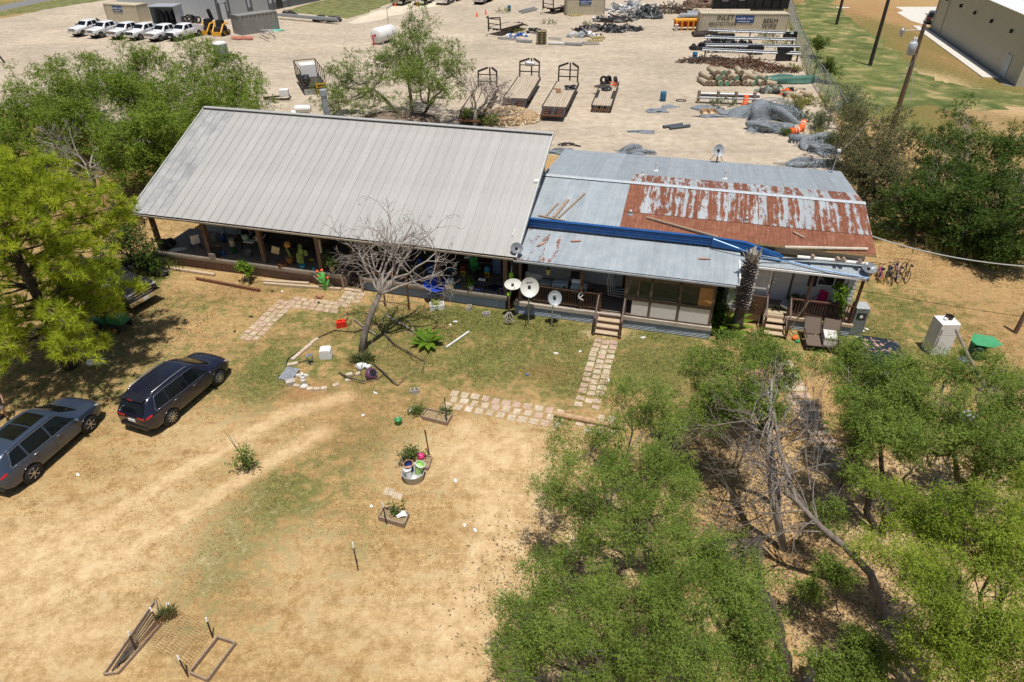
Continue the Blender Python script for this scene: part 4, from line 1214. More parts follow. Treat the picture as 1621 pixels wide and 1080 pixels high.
# fallen leaves under the crowns
r = np.random.default_rng(44)
LS = [(1150, 900, 4.5), (1300, 880, 4.5), (1400, 960, 4.5), (1240, 720, 4), (1100, 760, 3.5), (900, 940, 2.6), (1420, 720, 3.5), (110, 570, 4.2), (210, 520, 3)]
pp = np.concatenate([np.array(G(u, v))[:2] + r.normal(size=(2600, 2)) * q * .55 for u, v, q in LS])
k = len(pp)
cc = np.concatenate([pp, r.uniform(.012, .05, (k, 1))], 1)
u1 = norm(unit(r, k) * np.array([1, 1, .25]))
u2 = norm(np.cross(u1, unit(r, k) * .3 + np.array([0, 0, 1])))
a_, b_ = r.uniform(.03, .075, (k, 1)), r.uniform(.01, .025, (k, 1))
link('leaf_litter', npmesh('leaf_litter', np.stack([cc - u1 * a_, cc - u2 * b_, cc + u1 * a_, cc + u2 * b_], 1).reshape(-1, 3), 4, mat('fallen_leaf', (.2, .135, .075), .9, var=.3, island=.5)), None)['kind'] = 'stuff'

# shrubs and small plants
def shrub(label, base, r_, h, leaf, N, L=.12, W=.03, seed=1, name='shrub', cat='shrub', group=None, lobes=None):
    p = G(*base)
    rg = random.Random(seed)
    lb = lobes or [(p.x + rg.uniform(-.4, .4) * r_, p.y + rg.uniform(-.4, .4) * r_, h * rg.uniform(.45, .75), r_ * rg.uniform(.5, .75)) for _ in range(4)]
    return leafy(name, label, p, lb, leaf, BARKG, N, L, W, .03, group, seed, .3, 5, cat, twig=.3)
fs = 'shrubs growing on and beside the chain link fence'
shrub('tall dark green shrub on the grass side of the fence', (1305, 130), 1.5, 2.6, BUSHL, 4000, .16, .03, 1, group=fs)
shrub('green shrub against the fence farther from the house', (1290, 92), 1.5, 2.4, BUSHL, 4000, .16, .03, 2, group=fs)
shrub('pale grey green shrub at the foot of the fence near the olive tree', (1338, 172), 2.2, 1.6, GREYB, 4500, .14, .03, 3, group=fs)
shrub('yellow green weed bush between the grey mesh heaps', (1258, 182), 1.2, 1.6, leafmat('weed_leaf', (.13, .14, .03), (.32, .31, .08), .35), 3200, .12, .025, 4, group=fs)
shrub('grey green bush right of the fallen traffic drums', (1296, 205), 1.3, 1.2, GREYB, 3000, .13, .03, 5, group=fs)
shrub('small weed bush behind the standing traffic drum', (1183, 178), .6, .8, GREYB, 900, .12, .03, 6, group=fs)
shrub('round green weed beside the fallen traffic drums', (1244, 214), .6, .7, BUSHL, 1000, .1, .02, 7, group=fs)
shrub('weed bush under the olive tree by the mesh rolls', (1318, 235), 1.2, 1.2, GREYB, 2600, .12, .03, 8, group=fs)
shrub('low bush at the fence end behind the olive tree', (1352, 205), 1.6, 1.8, OLIVE, 3000, .14, .03, 9, group=fs)
tg = blades
def tallgrass(label, base, r_, h, N, seed):
    p = G(*base)
    r = np.random.default_rng(seed)
    x = r.normal(0, r_ * .5, N)
    y = r.normal(0, r_ * .35, N)
    a = r.uniform(0, 2 * pi, N)
    hh = h * r.uniform(.5, 1.2, N)
    b0 = np.stack([x, y, np.zeros(N)], -1)
    dx = np.stack([np.cos(a) * .018, np.sin(a) * .018, np.zeros(N)], -1)
    le = hh * r.uniform(.2, 1.1, N)
    la = np.arctan2(y, x) + r.normal(0, .7, N)
    mid = b0 + np.stack([np.cos(la) * le * .35, np.sin(la) * le * .35, hh * .7], -1)
    tip = b0 + np.stack([np.cos(la) * le, np.sin(la) * le, hh * .85], -1)
    v = np.stack([b0 - dx, b0 + dx, mid + dx * .7, tip, mid - dx * .7], 1).reshape(-1, 3)
    o = link('tall_grass', npmesh('tall_grass', v, 5, leafmat('tall_grass_blade', (.08, .11, .04), (.26, .28, .12), .3)), None, None, p)
    return tag(o, label, 'grass clump', 'clumps of tall grass')
tallgrass('large clump of drooping grass below the dense dark tree', (1543, 398), 2.2, 1.3, 3000, 1)
tallgrass('small clump of tall grass behind the right end of the annex', (1392, 372), 1.0, .8, 1000, 2)
tallgrass('rank green grass at the left end of the porch', (225, 425), 1.5, .7, 2400, 3)
tallgrass('tuft of grass at the foot of the dead tree', (574, 572), .4, .4, 420, 4)
tallgrass('green tuft inside the wire arch of the lower left garden bed', (266, 976), .2, .35, 160, 5)

# ------------------------------------------------------------------ vehicles
def carpaint(name, col, coat=.8, rough=.3, metal=.25, dust=.25):
    mm, n, l, b = newmat(name)
    tc = n.new('ShaderNodeTexCoord').outputs['Object']
    ge = n.new('ShaderNodeNewGeometry')
    sp = n.new('ShaderNodeSeparateXYZ')
    l.new(tc, sp.inputs[0])
    f = noise(n, l, tc, 2.5, 5)
    low = ramp(n, l, sp.outputs[2], [(.25, g3(1)), (.75, g3(.12))])
    k = mth(n, l, 'MULTIPLY', mth(n, l, 'MULTIPLY', low, f), dust * 2)
    c = mixc(n, l, k, col, (.34, .26, .17))
    l.new(c, b.inputs['Base Color'])
    b.inputs['Metallic'].default_value = metal
    l.new(mth(n, l, 'ADD', mth(n, l, 'MULTIPLY', k, .6), rough), b.inputs['Roughness'])
    b.inputs['Coat Weight'].default_value = coat
    b.inputs['Coat Roughness'].default_value = .08
    return mm
def blur(a, k):
    w_ = np.exp(-.5 * (np.arange(-3 * k, 3 * k + 1) / k) ** 2)
    w_ /= w_.sum()
    p = np.pad(a, 3 * k, 'edge')
    return np.convolve(p, w_, 'valid')
class Body:
    # stations: x, zbottom, halfwidth, zbelt, zroof, roof halfwidth
    def __init__(s, st, wheels, ra=.43, zc=.36, sm=4):
        st = np.array(st, float)
        s.xs = np.linspace(st[0, 0], st[-1, 0], 161)
        s.c = [blur(np.interp(s.xs, st[:, 0], st[:, i]), sm) for i in range(1, 6)]
        s.wh, s.ra, s.zc = wheels, ra, zc
    def sec(s, x):
        zb, w_, ze, zr, wr = [np.interp(x, s.xs, q) for q in s.c]
        P = [(w_ * .84, zb), (w_ * .97, zb + .08), (w_, zb + (ze - zb) * .5), (w_ * .985, ze - .06), (w_ * .955, ze), (w_ * .955 * .52 + wr * .48, (ze + zr - .05) / 2), (wr, zr - .055), (wr * .84, zr - .012), (0, zr + .012)]
        return np.array(P)
    def pt(s, x, t):
        sg = 1
        if t > 8: t, sg = 16 - t, -1
        P = s.sec(x)
        tt = np.arange(9)
        y = sum(np.interp(np.clip(t + o, 0, 8), tt, P[:, 0]) for o in (-.22, 0, .22)) / 3
        z = sum(np.interp(np.clip(t + o, 0, 8), tt, P[:, 1]) for o in (-.22, 0, .22)) / 3
        if t > 7.99: y = 0
        if t < 4:
            for xw in s.wh:
                d = abs(x - xw)
                if d < s.ra: z = max(z, s.zc + math.sqrt(s.ra ** 2 - d * d))
        return V((x, sg * y, z))
    def shell(s, nx=84, nt=34):
        xs = sorted(set(list(np.linspace(s.xs[0], s.xs[-1], nx)) + [xw + s.ra * k for xw in s.wh for k in (-1.001, -.97, -.88, .88, .97, 1.001)]))
        ts = np.linspace(0, 16, 2 * nt + 1)
        mb = MB()
        vs = [s.pt(x, t) for x in xs for t in ts]
        n_ = len(ts)
        fs = [(i * n_ + j, i * n_ + j + 1, (i + 1) * n_ + j + 1, (i + 1) * n_ + j) for i in range(len(xs) - 1) for j in range(n_ - 1)]
        fs += [tuple(range(n_))[::-1], tuple((len(xs) - 1) * n_ + k for k in range(n_))]
        return mb.add(vs, fs)
    def patch(s, mb, c, off=.006, n=8, flip=False):              # c: (x,t) corners a b (low) d c (high)
        (xa, ta), (xb, tb_), (xc, tc_), (xd, td) = c
        vs = []
        for j in range(n + 1):
            v_ = j / n
            for i in range(n + 1):
                u_ = i / n
                x = (xa * (1 - u_) + xb * u_) * (1 - v_) + (xd * (1 - u_) + xc * u_) * v_
                t = (ta * (1 - u_) + tb_ * u_) * (1 - v_) + (td * (1 - u_) + tc_ * u_) * v_
                p = s.pt(x, t)
                e = .02
                nn = (s.pt(x + e, t) - s.pt(x - e, t)).cross(s.pt(x, min(16, t + e)) - s.pt(x, max(0, t - e)))
                if nn.length > 0: nn.normalize()
                ref = V((0, p.y, p.z - .6))
                if nn.dot(ref) < 0: nn = -nn
                vs.append(p + nn * off)
        fs = [(j * (n + 1) + i, j * (n + 1) + i + 1, (j + 1) * (n + 1) + i + 1, (j + 1) * (n + 1) + i) for j in range(n) for i in range(n)]
        return mb.add(vs, fs)
    def line(s, x0, t0, x1, t1, off=.02, n=10, side=1):
        out = []
        for i in range(n + 1):
            k = i / n
            x, t = x0 + (x1 - x0) * k, t0 + (t1 - t0) * k
            p = s.pt(x, t)
            out.append(V((p.x, side * (p.y + off * (1 if t < 6.5 else 0)), p.z + (off if t >= 6 else off * .3))))
        return out
def wheel(par, x, y, r_, wd, side, rim=ALU, nsp=5):
    wroot = MB()
    k = .66
    wroot.lathe([(r_ * k, -wd / 2), (r_ * .92, -wd / 2), (r_, -wd * .34), (r_, wd * .34), (r_ * .92, wd / 2), (r_ * k, wd / 2)], 24, rot=(R(90), 0, 0))
    t_ = wroot.build('wheel', TYRE, par, True, (x, y, r_))
    rm = MB()
    o_ = side * wd * .40
    rm.lathe([(r_ * .68, 0), (r_ * .68, side * .02), (r_ * .58, side * .02), (r_ * .58, -side * .06)], 24, (0, o_, 0), rot=(R(90), 0, 0), caps=False)
    for i in range(nsp):
        a = i * 2 * pi / nsp + .3
        rm.beam((0, o_ + side * .015, 0), (cos(a) * r_ * .62, o_ + side * .015, sin(a) * r_ * .62), .025, .085, up=(0, 1, 0))
    rm.cyl((0, o_ + side * .02, 0), .055, .03, 10, rot=(R(90), 0, 0))
    rm.build('rim', rim, t_)
    MB().cyl((0, o_ - side * .02, 0), r_ * .6, .02, 16, rot=(R(90), 0, 0)).build('brake_disc', DKSTEEL, t_)
    return t_
def text_mesh(body, size, depth=.004):
    cu = bpy.data.curves.new('txt', 'FONT')
    cu.body = body
    cu.size = size
    cu.align_x = 'CENTER'
    cu.align_y = 'CENTER'
    cu.extrude = depth
    cu.resolution_u = 2
    ob = bpy.data.objects.new('txt', cu)
    me = bpy.data.meshes.new_from_object(ob)
    bpy.data.objects.remove(ob)
    bpy.data.curves.remove(cu)
    return me
def suv(label, loc, rz, paint, group=None, roof='rails', rimn=10):
    root = thing('suv', label, 'car', loc, rz, group)
    B = Body([(-2.38, .52, .70, .88, .90, .62), (-2.34, .36, .80, .98, 1.02, .68), (-2.22, .33, .88, 1.04, 1.34, .64), (-2.0, .32, .92, 1.06, 1.60, .63), (-1.7, .32, .935, 1.06, 1.665, .64), (-1.0, .3, .94, 1.04, 1.70, .655), (-.1, .3, .94, 1.02, 1.70, .66), (.4, .3, .94, 1.02, 1.66, .63),
              (.68, .3, .94, 1.01, 1.56, .62), (1.4, .3, .94, 1.0, 1.11, .74), (1.6, .3, .935, .98, 1.09, .74), (2.0, .3, .91, .90, 1.01, .68), (2.2, .32, .84, .80, .92, .60), (2.33, .36, .72, .68, .80, .50), (2.4, .45, .58, .56, .62, .4)], (-1.37, 1.42))
    B.shell().build('body', paint, root, True)
    for sd in (0, 1):
        m_ = (lambda t: t) if not sd else (lambda t: 16 - t)
        for nm, c in (('front_window', ((-.12, 4.2), (1.0, 4.2), (.52, 5.75), (-.12, 5.8))), ('rear_window', ((-1.14, 4.2), (-.2, 4.2), (-.2, 5.8), (-1.14, 5.8))), ('quarter_window', ((-1.85, 4.35), (-1.22, 4.2), (-1.22, 5.8), (-1.62, 5.7)))):
            B.patch(MB(), [(x, m_(t)) for x, t in c]).build(nm, CGLASS, root, True)
        s_ = 1 if not sd else -1
        tr = MB().tube(B.line(-1.9, 4.3, -1.66, 5.85, .012, 5, s_) + B.line(-1.6, 5.95, .5, 5.9, .012, 10, s_)[0:], .012, 4).tube(B.line(-1.9, 4.1, 1.02, 4.08, .012, 10, s_), .011, 4)
        tr.build('window_trim', CHROME, root, True)
        if roof == 'rails':
            MB().tube([V((-1.65, s_ * .56, 1.66)), V((-1.55, s_ * .57, 1.72)), V((-.6, s_ * .58, 1.765)), V((.15, s_ * .57, 1.73)), V((.28, s_ * .56, 1.68))], .022, 6).build('roof_rail', ALU, root, True)
        else: MB().tube(B.line(-1.75, 6.25, .45, 6.2, .0, 12, s_), .02, 5).build('roof_rail', paint, root, True)
        for x in (-.95, .1):
            p = B.pt(x, 3.3)
            MB().tube([(x - .1, s_ * (p.y + .005), p.z), (x - .06, s_ * (p.y + .035), p.z + .005), (x + .08, s_ * (p.y + .035), p.z + .005), (x + .12, s_ * (p.y + .005), p.z)], .016, 5).build('door_handle', CHROME, root, True)
        for x0 in (-1.17, -.16, 1.02):
            MB().tube([B.pt(x0, t) if not sd else B.pt(x0, 16 - t) for t in (1.4, 2, 3, 3.6, 4.05)], .007, 4).build('door_seam', BLACK, root)
        p = B.pt(.95, 4.1)
        MB().blob((.9, s_ * 1.04, 1.05), (.08, .13, .085), 1, .05, 1).build('mirror', paint, root, True)
        hl = MB()
        B.patch(hl, [(x, m_(t)) for x, t in ((2.05, 3.1), (2.31, 3.0), (2.29, 4.6), (1.92, 4.0))], .012).build('headlight', LAMP, root, True)
        tl = MB()
        B.patch(tl, [(x, m_(t)) for x, t in ((-2.345, 3.5), (-2.12, 3.35), (-2.1, 4.15), (-2.33, 4.35))], .014).build('tail_light', REDL, root, True)
        MB().box((-2.375, s_ * .5, .93), (.03, .34, .1)).build('tail_light', REDL, root)
        for x in (-1.37, 1.42): wheel(root, x, s_ * .80, .365, .235, s_, nsp=rimn)
    B.patch(MB(), [(1.34, 6.5), (1.34, 9.5), (.7, 9.6), (.7, 6.4)], .008, 10).build('windshield', CGLASS, root, True)
    B.patch(MB(), [(-2.33, 6.2), (-2.33, 9.8), (-2.07, 9.7), (-2.07, 6.3)], .01, 8).build('rear_windshield', CGLASS, root, True)
    MB().box((-2.04, 0, 1.615), (.2, 1.1, .03), (0, R(-14), 0)).build('spoiler', paint, root)
    MB().box((-2.17, 0, 1.615), (.02, .26, .025)).build('brake_light', REDL, root)
    MB().box((-2.41, 0, .78), (.02, .36, .12)).build('licence_plate', WPLAS, root)
    MB().box((-2.37, 0, .45), (.1, 1.4, .12)).build('bumper_trim', BLACK, root)
    MB().box((2.38, 0, .5), (.06, 1.0, .16)).build('grille', BLACK, root)
    MB().box((0, 0, .42), (4.2, 1.5, .3)).build('underbody', BLACK, root)
    for x in (-1.37, 1.42):
        MB().cyl((x, 0, .40), .43, 1.72, 20, rot=(R(90), 0, 0)).build('wheel_well', BLACK, root)
    if roof == 'glass':
        g_ = MB()
        B.patch(g_, [(-1.15, 7.15), (-1.15, 8.85), (-.45, 8.85), (-.45, 7.15)], .008, 8)
        B.patch(g_, [(-.4, 7.15), (-.4, 8.85), (.28, 8.8), (.28, 7.2)], .008, 8)
        g_.build('sunroof', glassmat('sunroof_glass', (.006, .006, .007), .08), root, True)
    MB().tube([B.pt(.95 + .3, 6.6) + V((.05, 0, .01)), B.pt(1.0, 7.6) + V((0, 0, .015))], .012, 4).build('wiper', BLACK, root)
    return root
def midpoint_car(rear, front, off):
    p, q = G(*rear), G(*front)
    d = (q - p).normalized()
    nrm = V((-d.y, d.x, 0))
    return (p + q) / 2 + nrm * off, atan2(d.y, d.x)
cg = 'sport utility cars parked on the dry grass'
p, a = midpoint_car((274.8, 671), (348.7, 608.5), .86)
suv('dark navy sport utility car with silver roof rails, rear towards the viewer', p, a, carpaint('navy_paint', (.006, .008, .028), dust=.12), cg, 'rails')
p, a = midpoint_car((55, 762), (147, 681), .86)
suv('slate blue sport utility car with a black glass roof, cut off by the left edge', p, a, carpaint('slate_paint', (.035, .055, .095), dust=.12), cg, 'glass', 6)

def pickup(label, loc, rz, paint, group=None, grille='bars', name='pickup_truck', cargo=None, detail=True, bumper=CHROME):
    root = thing(name, label, 'pickup', loc, rz, group)
    B = Body([(-1.0, .52, .95, 1.28, 1.86, .70), (-.95, .5, .97, 1.28, 1.93, .73), (-.4, .5, .98, 1.27, 1.96, .74), (.35, .5, .98, 1.26, 1.94, .74), (.62, .5, .98, 1.26, 1.88, .72), (1.3, .5, .98, 1.25, 1.34, .84), (1.6, .5, .97, 1.2, 1.30, .86), (2.5, .52, .95, 1.16, 1.24, .86), (2.82, .55, .92, 1.1, 1.16, .84), (2.92, .62, .88, 1.0, 1.06, .82)], (1.95,), .48, .42, 3)
    B.shell(60, 26).build('body', paint, root, True)
    for s_ in (1, -1):
        arch = [(-1.72 + .5 * cos(t), .42 + .5 * sin(t)) for t in np.linspace(pi * .93, pi * .07, 9)]
        bed = MB().prism([(-3.0, .62), *[(x, z) for x, z in arch], (-1.02, .55), (-1.02, 1.32), (-3.0, 1.32)], s_ * .86, s_ * .98)
        bed.build('bed_side', paint, root)
        m_ = (lambda t: t) if s_ > 0 else (lambda t: 16 - t)
        for nm, c in (('front_window', ((-.02, 4.2), (1.02, 4.2), (.56, 5.75), (-.02, 5.8))), ('rear_window', ((-.85, 4.2), (-.12, 4.2), (-.12, 5.8), (-.85, 5.75)))):
            B.patch(MB(), [(x, m_(t)) for x, t in c], .008, 5).build(nm, CGLASS, root, True)
        MB().box((1.0, s_ * 1.12, 1.36), (.1, .2, .24)).build('mirror', BLACK, root)
        MB().box((2.86, s_ * .70, 1.0), (.12, .36, .2)).build('headlight', LAMP, root)
        MB().box((-3.01, s_ * .92, 1.1), (.03, .1, .32)).build('tail_light', REDL, root)
        for x0 in (-.07,): MB().bx(x0, x0 + .012, s_ * .975, s_ * .985, .6, 1.22).build('door_seam', BLACK, root)
        for x in (-1.72, 1.95): wheel(root, x, s_ * .83, .41, .27, s_, STEEL if detail else ALU, 8)
    B.patch(MB(), [(1.24, 6.5), (1.24, 9.5), (.68, 9.6), (.68, 6.4)], .01, 8).build('windshield', CGLASS, root, True)
    MB().bx(-3.02, -2.94, -.86, .86, .65, 1.3).build('tailgate', paint, root)
    MB().bx(-2.94, -1.02, -.86, .86, .78, .84).bx(-1.06, -1.02, -.86, .86, .8, 1.32).build('bed_floor', DKSTEEL, root)
    if grille == 'bars':
        MB().box((2.93, 0, .98), (.05, 1.02, .32)).build('grille', BLACK, root)
        MB().box((2.955, 0, .98), (.04, 1.06, .05)).box((2.955, 0, 1.14), (.04, 1.06, .04)).box((2.955, 0, .82), (.04, 1.06, .04)).box((2.955, 0, .98), (.04, .07, .32)).build('grille_bar', CHROME, root)
    elif grille == 'chrome':
        MB().box((2.93, 0, .98), (.05, 1.05, .34)).build('grille', CHROME, root)
        MB().box((2.95, 0, 1.03), (.04, .9, .1)).box((2.95, 0, .9), (.04, .9, .1)).build('grille_slot', BLACK, root)
    else: MB().box((2.93, 0, .98), (.06, 1.3, .36)).build('grille', BLACK, root)
    MB().box((2.98, 0, .64), (.18, 1.9, .24)).build('bumper', bumper, root)
    MB().box((-3.08, 0, .6), (.16, 1.8, .2)).build('bumper', bumper, root)
    MB().box((-.1, 0, .5), (5.4, 1.3, .24)).build('underbody', BLACK, root)
    MB().box((3.08, 0, .64), (.01, .34, .14)).build('licence_plate', WPLAS, root)
    for x in (-1.72, 1.95): MB().cyl((x, 0, .46), .46, 1.6, 16, rot=(R(90), 0, 0)).build('wheel_well', BLACK, root)
    return root
WPAINT = carpaint('white_car_paint', (.72, .72, .73), .5, .3, 0, .1)
hd = head((314.8, 55.3), (285, 63))
d6 = V((cos(hd), sin(hd), 0))
pg = 'white work pickups parked in a row'
protos = {}
for (u, v), gk, lb in (((116.8, 59.5), 'bars', 'white pickup at the left end of the row, carrying a pipe'), ((145, 62), 'chrome', 'white pickup with the broad chrome grille, second from the left'), ((179, 64), 'bars', 'white pickup third from the left in the row'),
                       ((207, 65.5), 'black', 'white pickup with all black grille, fourth from the left'), ((239, 67.5), 'bars', 'white pickup fifth from the left, beside the one standing alone to its right'), ((271, 66.5), 'dark', 'white pickup with black front bumper at the right end of the row')):
    loc = G(u, v) - d6 * 3.0
    if gk in protos: o = copy_tree(protos[gk], loc, hd, lb)
    else: o = protos[gk] = pickup(lb, loc, hd, WPAINT, pg, gk if gk != 'dark' else 'black', bumper=BLACK if gk == 'dark' else CHROME)
q0 = G(116.8, 59.5) - d6 * 4.6
solo('pipe', MB().tube([(0, 0, 1.75), (2.9, .3, 1.72)], .16, 10), DKSTEEL, 'dark pipe lying across the bed of the leftmost white pickup', 'pipe', q0 + V((.2, 0, 0)), hd + .9)
# old black pickup under the pine
pa, pb = G(217, 497), G(257, 474)
d = (pb - pa).normalized()
hb = atan2(d.y, d.x) - pi / 2
fd = V((cos(hb), sin(hb), 0))
pickup('old black pickup with chrome front, half hidden under the pine', G(237, 488) - fd * 3.05, hb, carpaint('faded_black_paint', (.014, .015, .017), .3, .35, .1, .15))
# dark pickup with peeling roof under the mesquite
hb = head((1418, 640), (1394, 548))
dk = pickup('dark blue pickup with peeling clear coat on its hood under the mesquites', G(1393, 549, 1.25) - V((2.05 * cos(hb), 2.05 * sin(hb), 1.25)), hb, carpaint('dark_blue_paint', (.01, .018, .032), .3, .35, .1, .15), grille='black')
PEEL, n, l, b = newmat('peeling_roof_paint')
tc = n.new('ShaderNodeTexCoord').outputs['Object']
f = noise(n, l, tc, 4.5, 5, .6)
l.new(mixc(n, l, ramp(n, l, f, [(.54, g3(0)), (.58, g3(1))]), (.012, .02, .03), (.42, .26, .18)), b.inputs['Base Color'])
b.inputs['Roughness'].default_value = .5
hd_ = MB()
for i in range(6):
    x0, x1 = 1.42 + i * .22, 1.42 + (i + 1) * .22
    zz = lambda x: 1.352 - (x - 1.3) * .075
    hd_.quad((x0, -.78, zz(x0)), (x1, -.78, zz(x1)), (x1, .78, zz(x1)), (x0, .78, zz(x0)))
hd_.build('hood_skin', PEEL, dk)
MB().bx(-2.9, -1.1, -.85, .85, 1.3, 1.33).build('bed_cover', BLACK, dk)
# dark car beside the metal building
suv('black car parked on the concrete pad behind the tan metal building', G(1474, 36), head((1474, 40), (1476, 20)), carpaint('black_paint', (.01, .01, .012)), None, 'rails')
# lawn tractor
lt = thing('lawn_tractor', 'green riding lawn tractor half hidden under the pine beside the black pickup', 'lawn tractor', G(180, 518), head((172, 510), (196, 514)))
MB().box((.45, 0, .62), (.9, .6, .4), taper=.85).build('hood', GREENP, lt)
MB().box((-.45, 0, .5), (.7, .8, .2)).build('deck', GREENP, lt)
MB().box((-.35, 0, .72), (.4, .45, .12)).box((-.55, 0, .92), (.1, .45, .4)).build('seat', BLACK, lt)
MB().tube([(.05, 0, .7), (-.08, 0, 1.0)], .02, 6).cyl((-.09, 0, 1.0), .18, .03, 14, rot=(0, R(-25), 0)).build('steering_wheel', BLACK, lt)
for x, r_, w_ in ((.6, .2, .16), (-.5, .28, .24)):
    for s_ in (1, -1): wheel(lt, x, s_ * .42, r_, w_, s_, YELLOW, 4)
# truck tractors along the far edge of the lot
def semi(label, front, rz, paint, group):
    p = G(*front)
    root = thing('truck_tractor', label, 'truck', p - V((cos(rz), sin(rz), 0)) * 3.4, rz, group)
    MB().prism([(3.2, .7), (3.3, 1.9), (1.5, 2.2), (1.2, 3.2), (-.8, 3.3), (-.8, .8)], -1.1, 1.1).build('cab', paint, root)
    MB().box((3.32, 0, 1.3), (.08, 1.2, 1.0)).build('grille', CHROME, root)
    MB().box((3.4, 0, .6), (.3, 2.4, .4)).build('bumper', CHROME, root)
    for s_ in (1, -1):
        MB().box((3.25, s_ * .95, 1.35), (.2, .35, .25)).build('headlight', LAMP, root)
        MB().box((2.4, s_ * 1.12, 1.15), (1.3, .3, .25)).build('fender', paint, root)
        for x in (2.4, -1.8, -3.1): wheel(root, x, s_ * 1.02, .5, .34, s_, ALU, 6)
    MB().bx(-3.9, -.8, -.5, .5, .75, 1.0).build('frame', DKSTEEL, root)
    MB().prism([(1.45, 2.3), (1.25, 3.0), (1.27, 3.0), (1.47, 2.3)], -.95, .95).build('windshield', CGLASS, root)
    return root
hs = head((655, -2), (620, 9))
sg = 'truck tractors parked at the far side of the lot'
for f_, lb, pt in (((628, 9.5), 'leftmost dark truck tractor at the far edge of the lot', BLACK), ((662, 9), 'black truck tractor between the other two at the lot edge', BLACK), ((698, 8.5), 'truck tractor with a pale chrome front at the lot edge', WPAINT)):
    semi(lb, f_, hs, pt, sg)
    q = G(*f_) + V((cos(hs), sin(hs), 0)) * .5
    if pt is BLACK: solo('traffic_cone', MB().lathe([(.25, 0), (.25, .04), (.17, .05), (.04, .75)], 10), ORANGE, 'orange cone in front of the ' + ('leftmost' if f_[0] < 640 else 'middle') + ' dark truck tractor', 'cone', q, group='orange cones on the lot')
pickup('white pickup with black grille standing alone at the far edge of the lot', G(756, 8) - V((cos(hs), sin(hs), 0)) * 3, hs, WPAINT, None, 'black', detail=False)

# ------------------------------------------------------------------ paths: every paving stone is a piece of its own
STONE = [mat('cream_stone', (.48, .385, .275), .9, var=.2, sc=5, bp=.3, dirt=((.3, .22, .12), .7, 3)), mat('pink_stone', (.45, .32, .245), .9, var=.2, sc=5, bp=.3, dirt=((.3, .22, .12), .7, 3)), mat('pale_stone', (.52, .43, .32), .9, var=.2, sc=5, bp=.3, dirt=((.3, .22, .12), .7, 3))]
def path(name, runs, seed):
    root = thing(name, None, None, runs[0][0])
    root['kind'] = 'structure'
    rg = random.Random(seed)
    o = runs[0][0]
    for a, b_, rows, step, sx, sy, pal, miss in runs:
        d = (b_ - a)
        L_ = d.length
        d.normalize()
        nrm = V((-d.y, d.x, 0))
        ang = atan2(d.y, d.x)
        for i in range(int(L_ / step)):
            for j in range(rows):
                if rg.random() < miss: continue
                off = (j - (rows - 1) / 2) * (sy + .05)
                p = a + d * (i * step + (step * .5 if j % 2 and rows > 1 else 0) * .5 + step / 2) + nrm * (off + rg.uniform(-.02, .02)) - o
                k = rg.uniform(.7, 1.0)
                q = [(p + d * (x * sx / 2 * k + rg.uniform(-.015, .015)) + nrm * (y * sy / 2 + rg.uniform(-.015, .015))) for x, y in ((-1, -1), (1, -1), (1, 1), (-1, 1))]
                h = rg.uniform(.006, .03)
                MB().add([(v.x, v.y, -.02) for v in q] + [(v.x, v.y, h) for v in q], [(4, 5, 6, 7), (0, 1, 5, 4), (1, 2, 6, 5), (2, 3, 7, 6), (3, 0, 4, 7)]).build('paving_stone', STONE[pal(i, j, rg)], root)
    return root
rnd = lambda i, j, rg: rg.choice((0, 1, 2, 1, 0))
pinkish = lambda i, j, rg: rg.choice((1, 1, 1, 0, 0))
path('garden_path', [(G(563, 462), G(541, 492), 3, .40, .36, .36, rnd, .04), (G(540, 488), G(452, 477), 3, .42, .39, .32, pinkish, .0), (G(456, 476), G(392, 538), 3, .42, .39, .30, pinkish, .0)], 1)
path('garden_path', [(G(960, 537), G(934, 628), 3, .40, .37, .34, rnd, .0), (G(934, 628), G(926, 655), 3, .42, .30, .32, rnd, .3)], 2)
path('garden_path', [(G(706, 631), G(905, 667), 3, .47, .37, .37, rnd, .07), (G(905, 667), G(990, 678), 3, .47, .37, .37, rnd, .35)], 3)
path('garden_path', [(G(1236, 570), G(1327, 748), 1, .47, .455, .95, lambda i, j, rg: (1 if i % 2 else 2), .0)], 4)
path('garden_path', [(G(628, 772), G(606, 812), 2, .5, .38, .36, pinkish, .3)], 5)

# ------------------------------------------------------------------ yard objects
def pot(label, loc, r_, h, m_, plant=None, N=260, seed=1, leaf=None, name='flower_pot', group=None, ph=.4):
    t = thing(name, label, 'pot', loc, 0, group)
    MB().lathe([(r_ * .72, 0), (r_, h), (r_ * 1.08, h), (r_ * 1.08, h * .93), (r_ * .95, h * .93), (r_ * .9, h * .85)], 14).build('pot', m_, t, True)
    if plant:
        v, _, _ = leafcloud(np.random.default_rng(seed), [(0, 0, h + ph * .5, ph * .55)], N, .14, .03, 6, .2, 5)
        link('plant', npmesh('plant', v, 4, leaf or BUSHL), None, t)['kind'] = 'stuff'
    return t
def bucket(label, loc, r_, h, m_, name='bucket', cat='bucket', group=None, handle=True):
    t = thing(name, label, cat, loc, 0, group)
    MB().lathe([(r_ * .82, 0), (r_, h), (r_ * 1.05, h), (r_ * .96, h), (r_ * .8, h * .12)], 14, caps=True).build('shell', m_, t, True)
    if handle: MB().tube([(r_ * cos(a), .0, h + r_ * .8 * sin(a)) for a in np.linspace(0, pi, 8)], .008, 4).build('handle', STEEL, t)
    return t
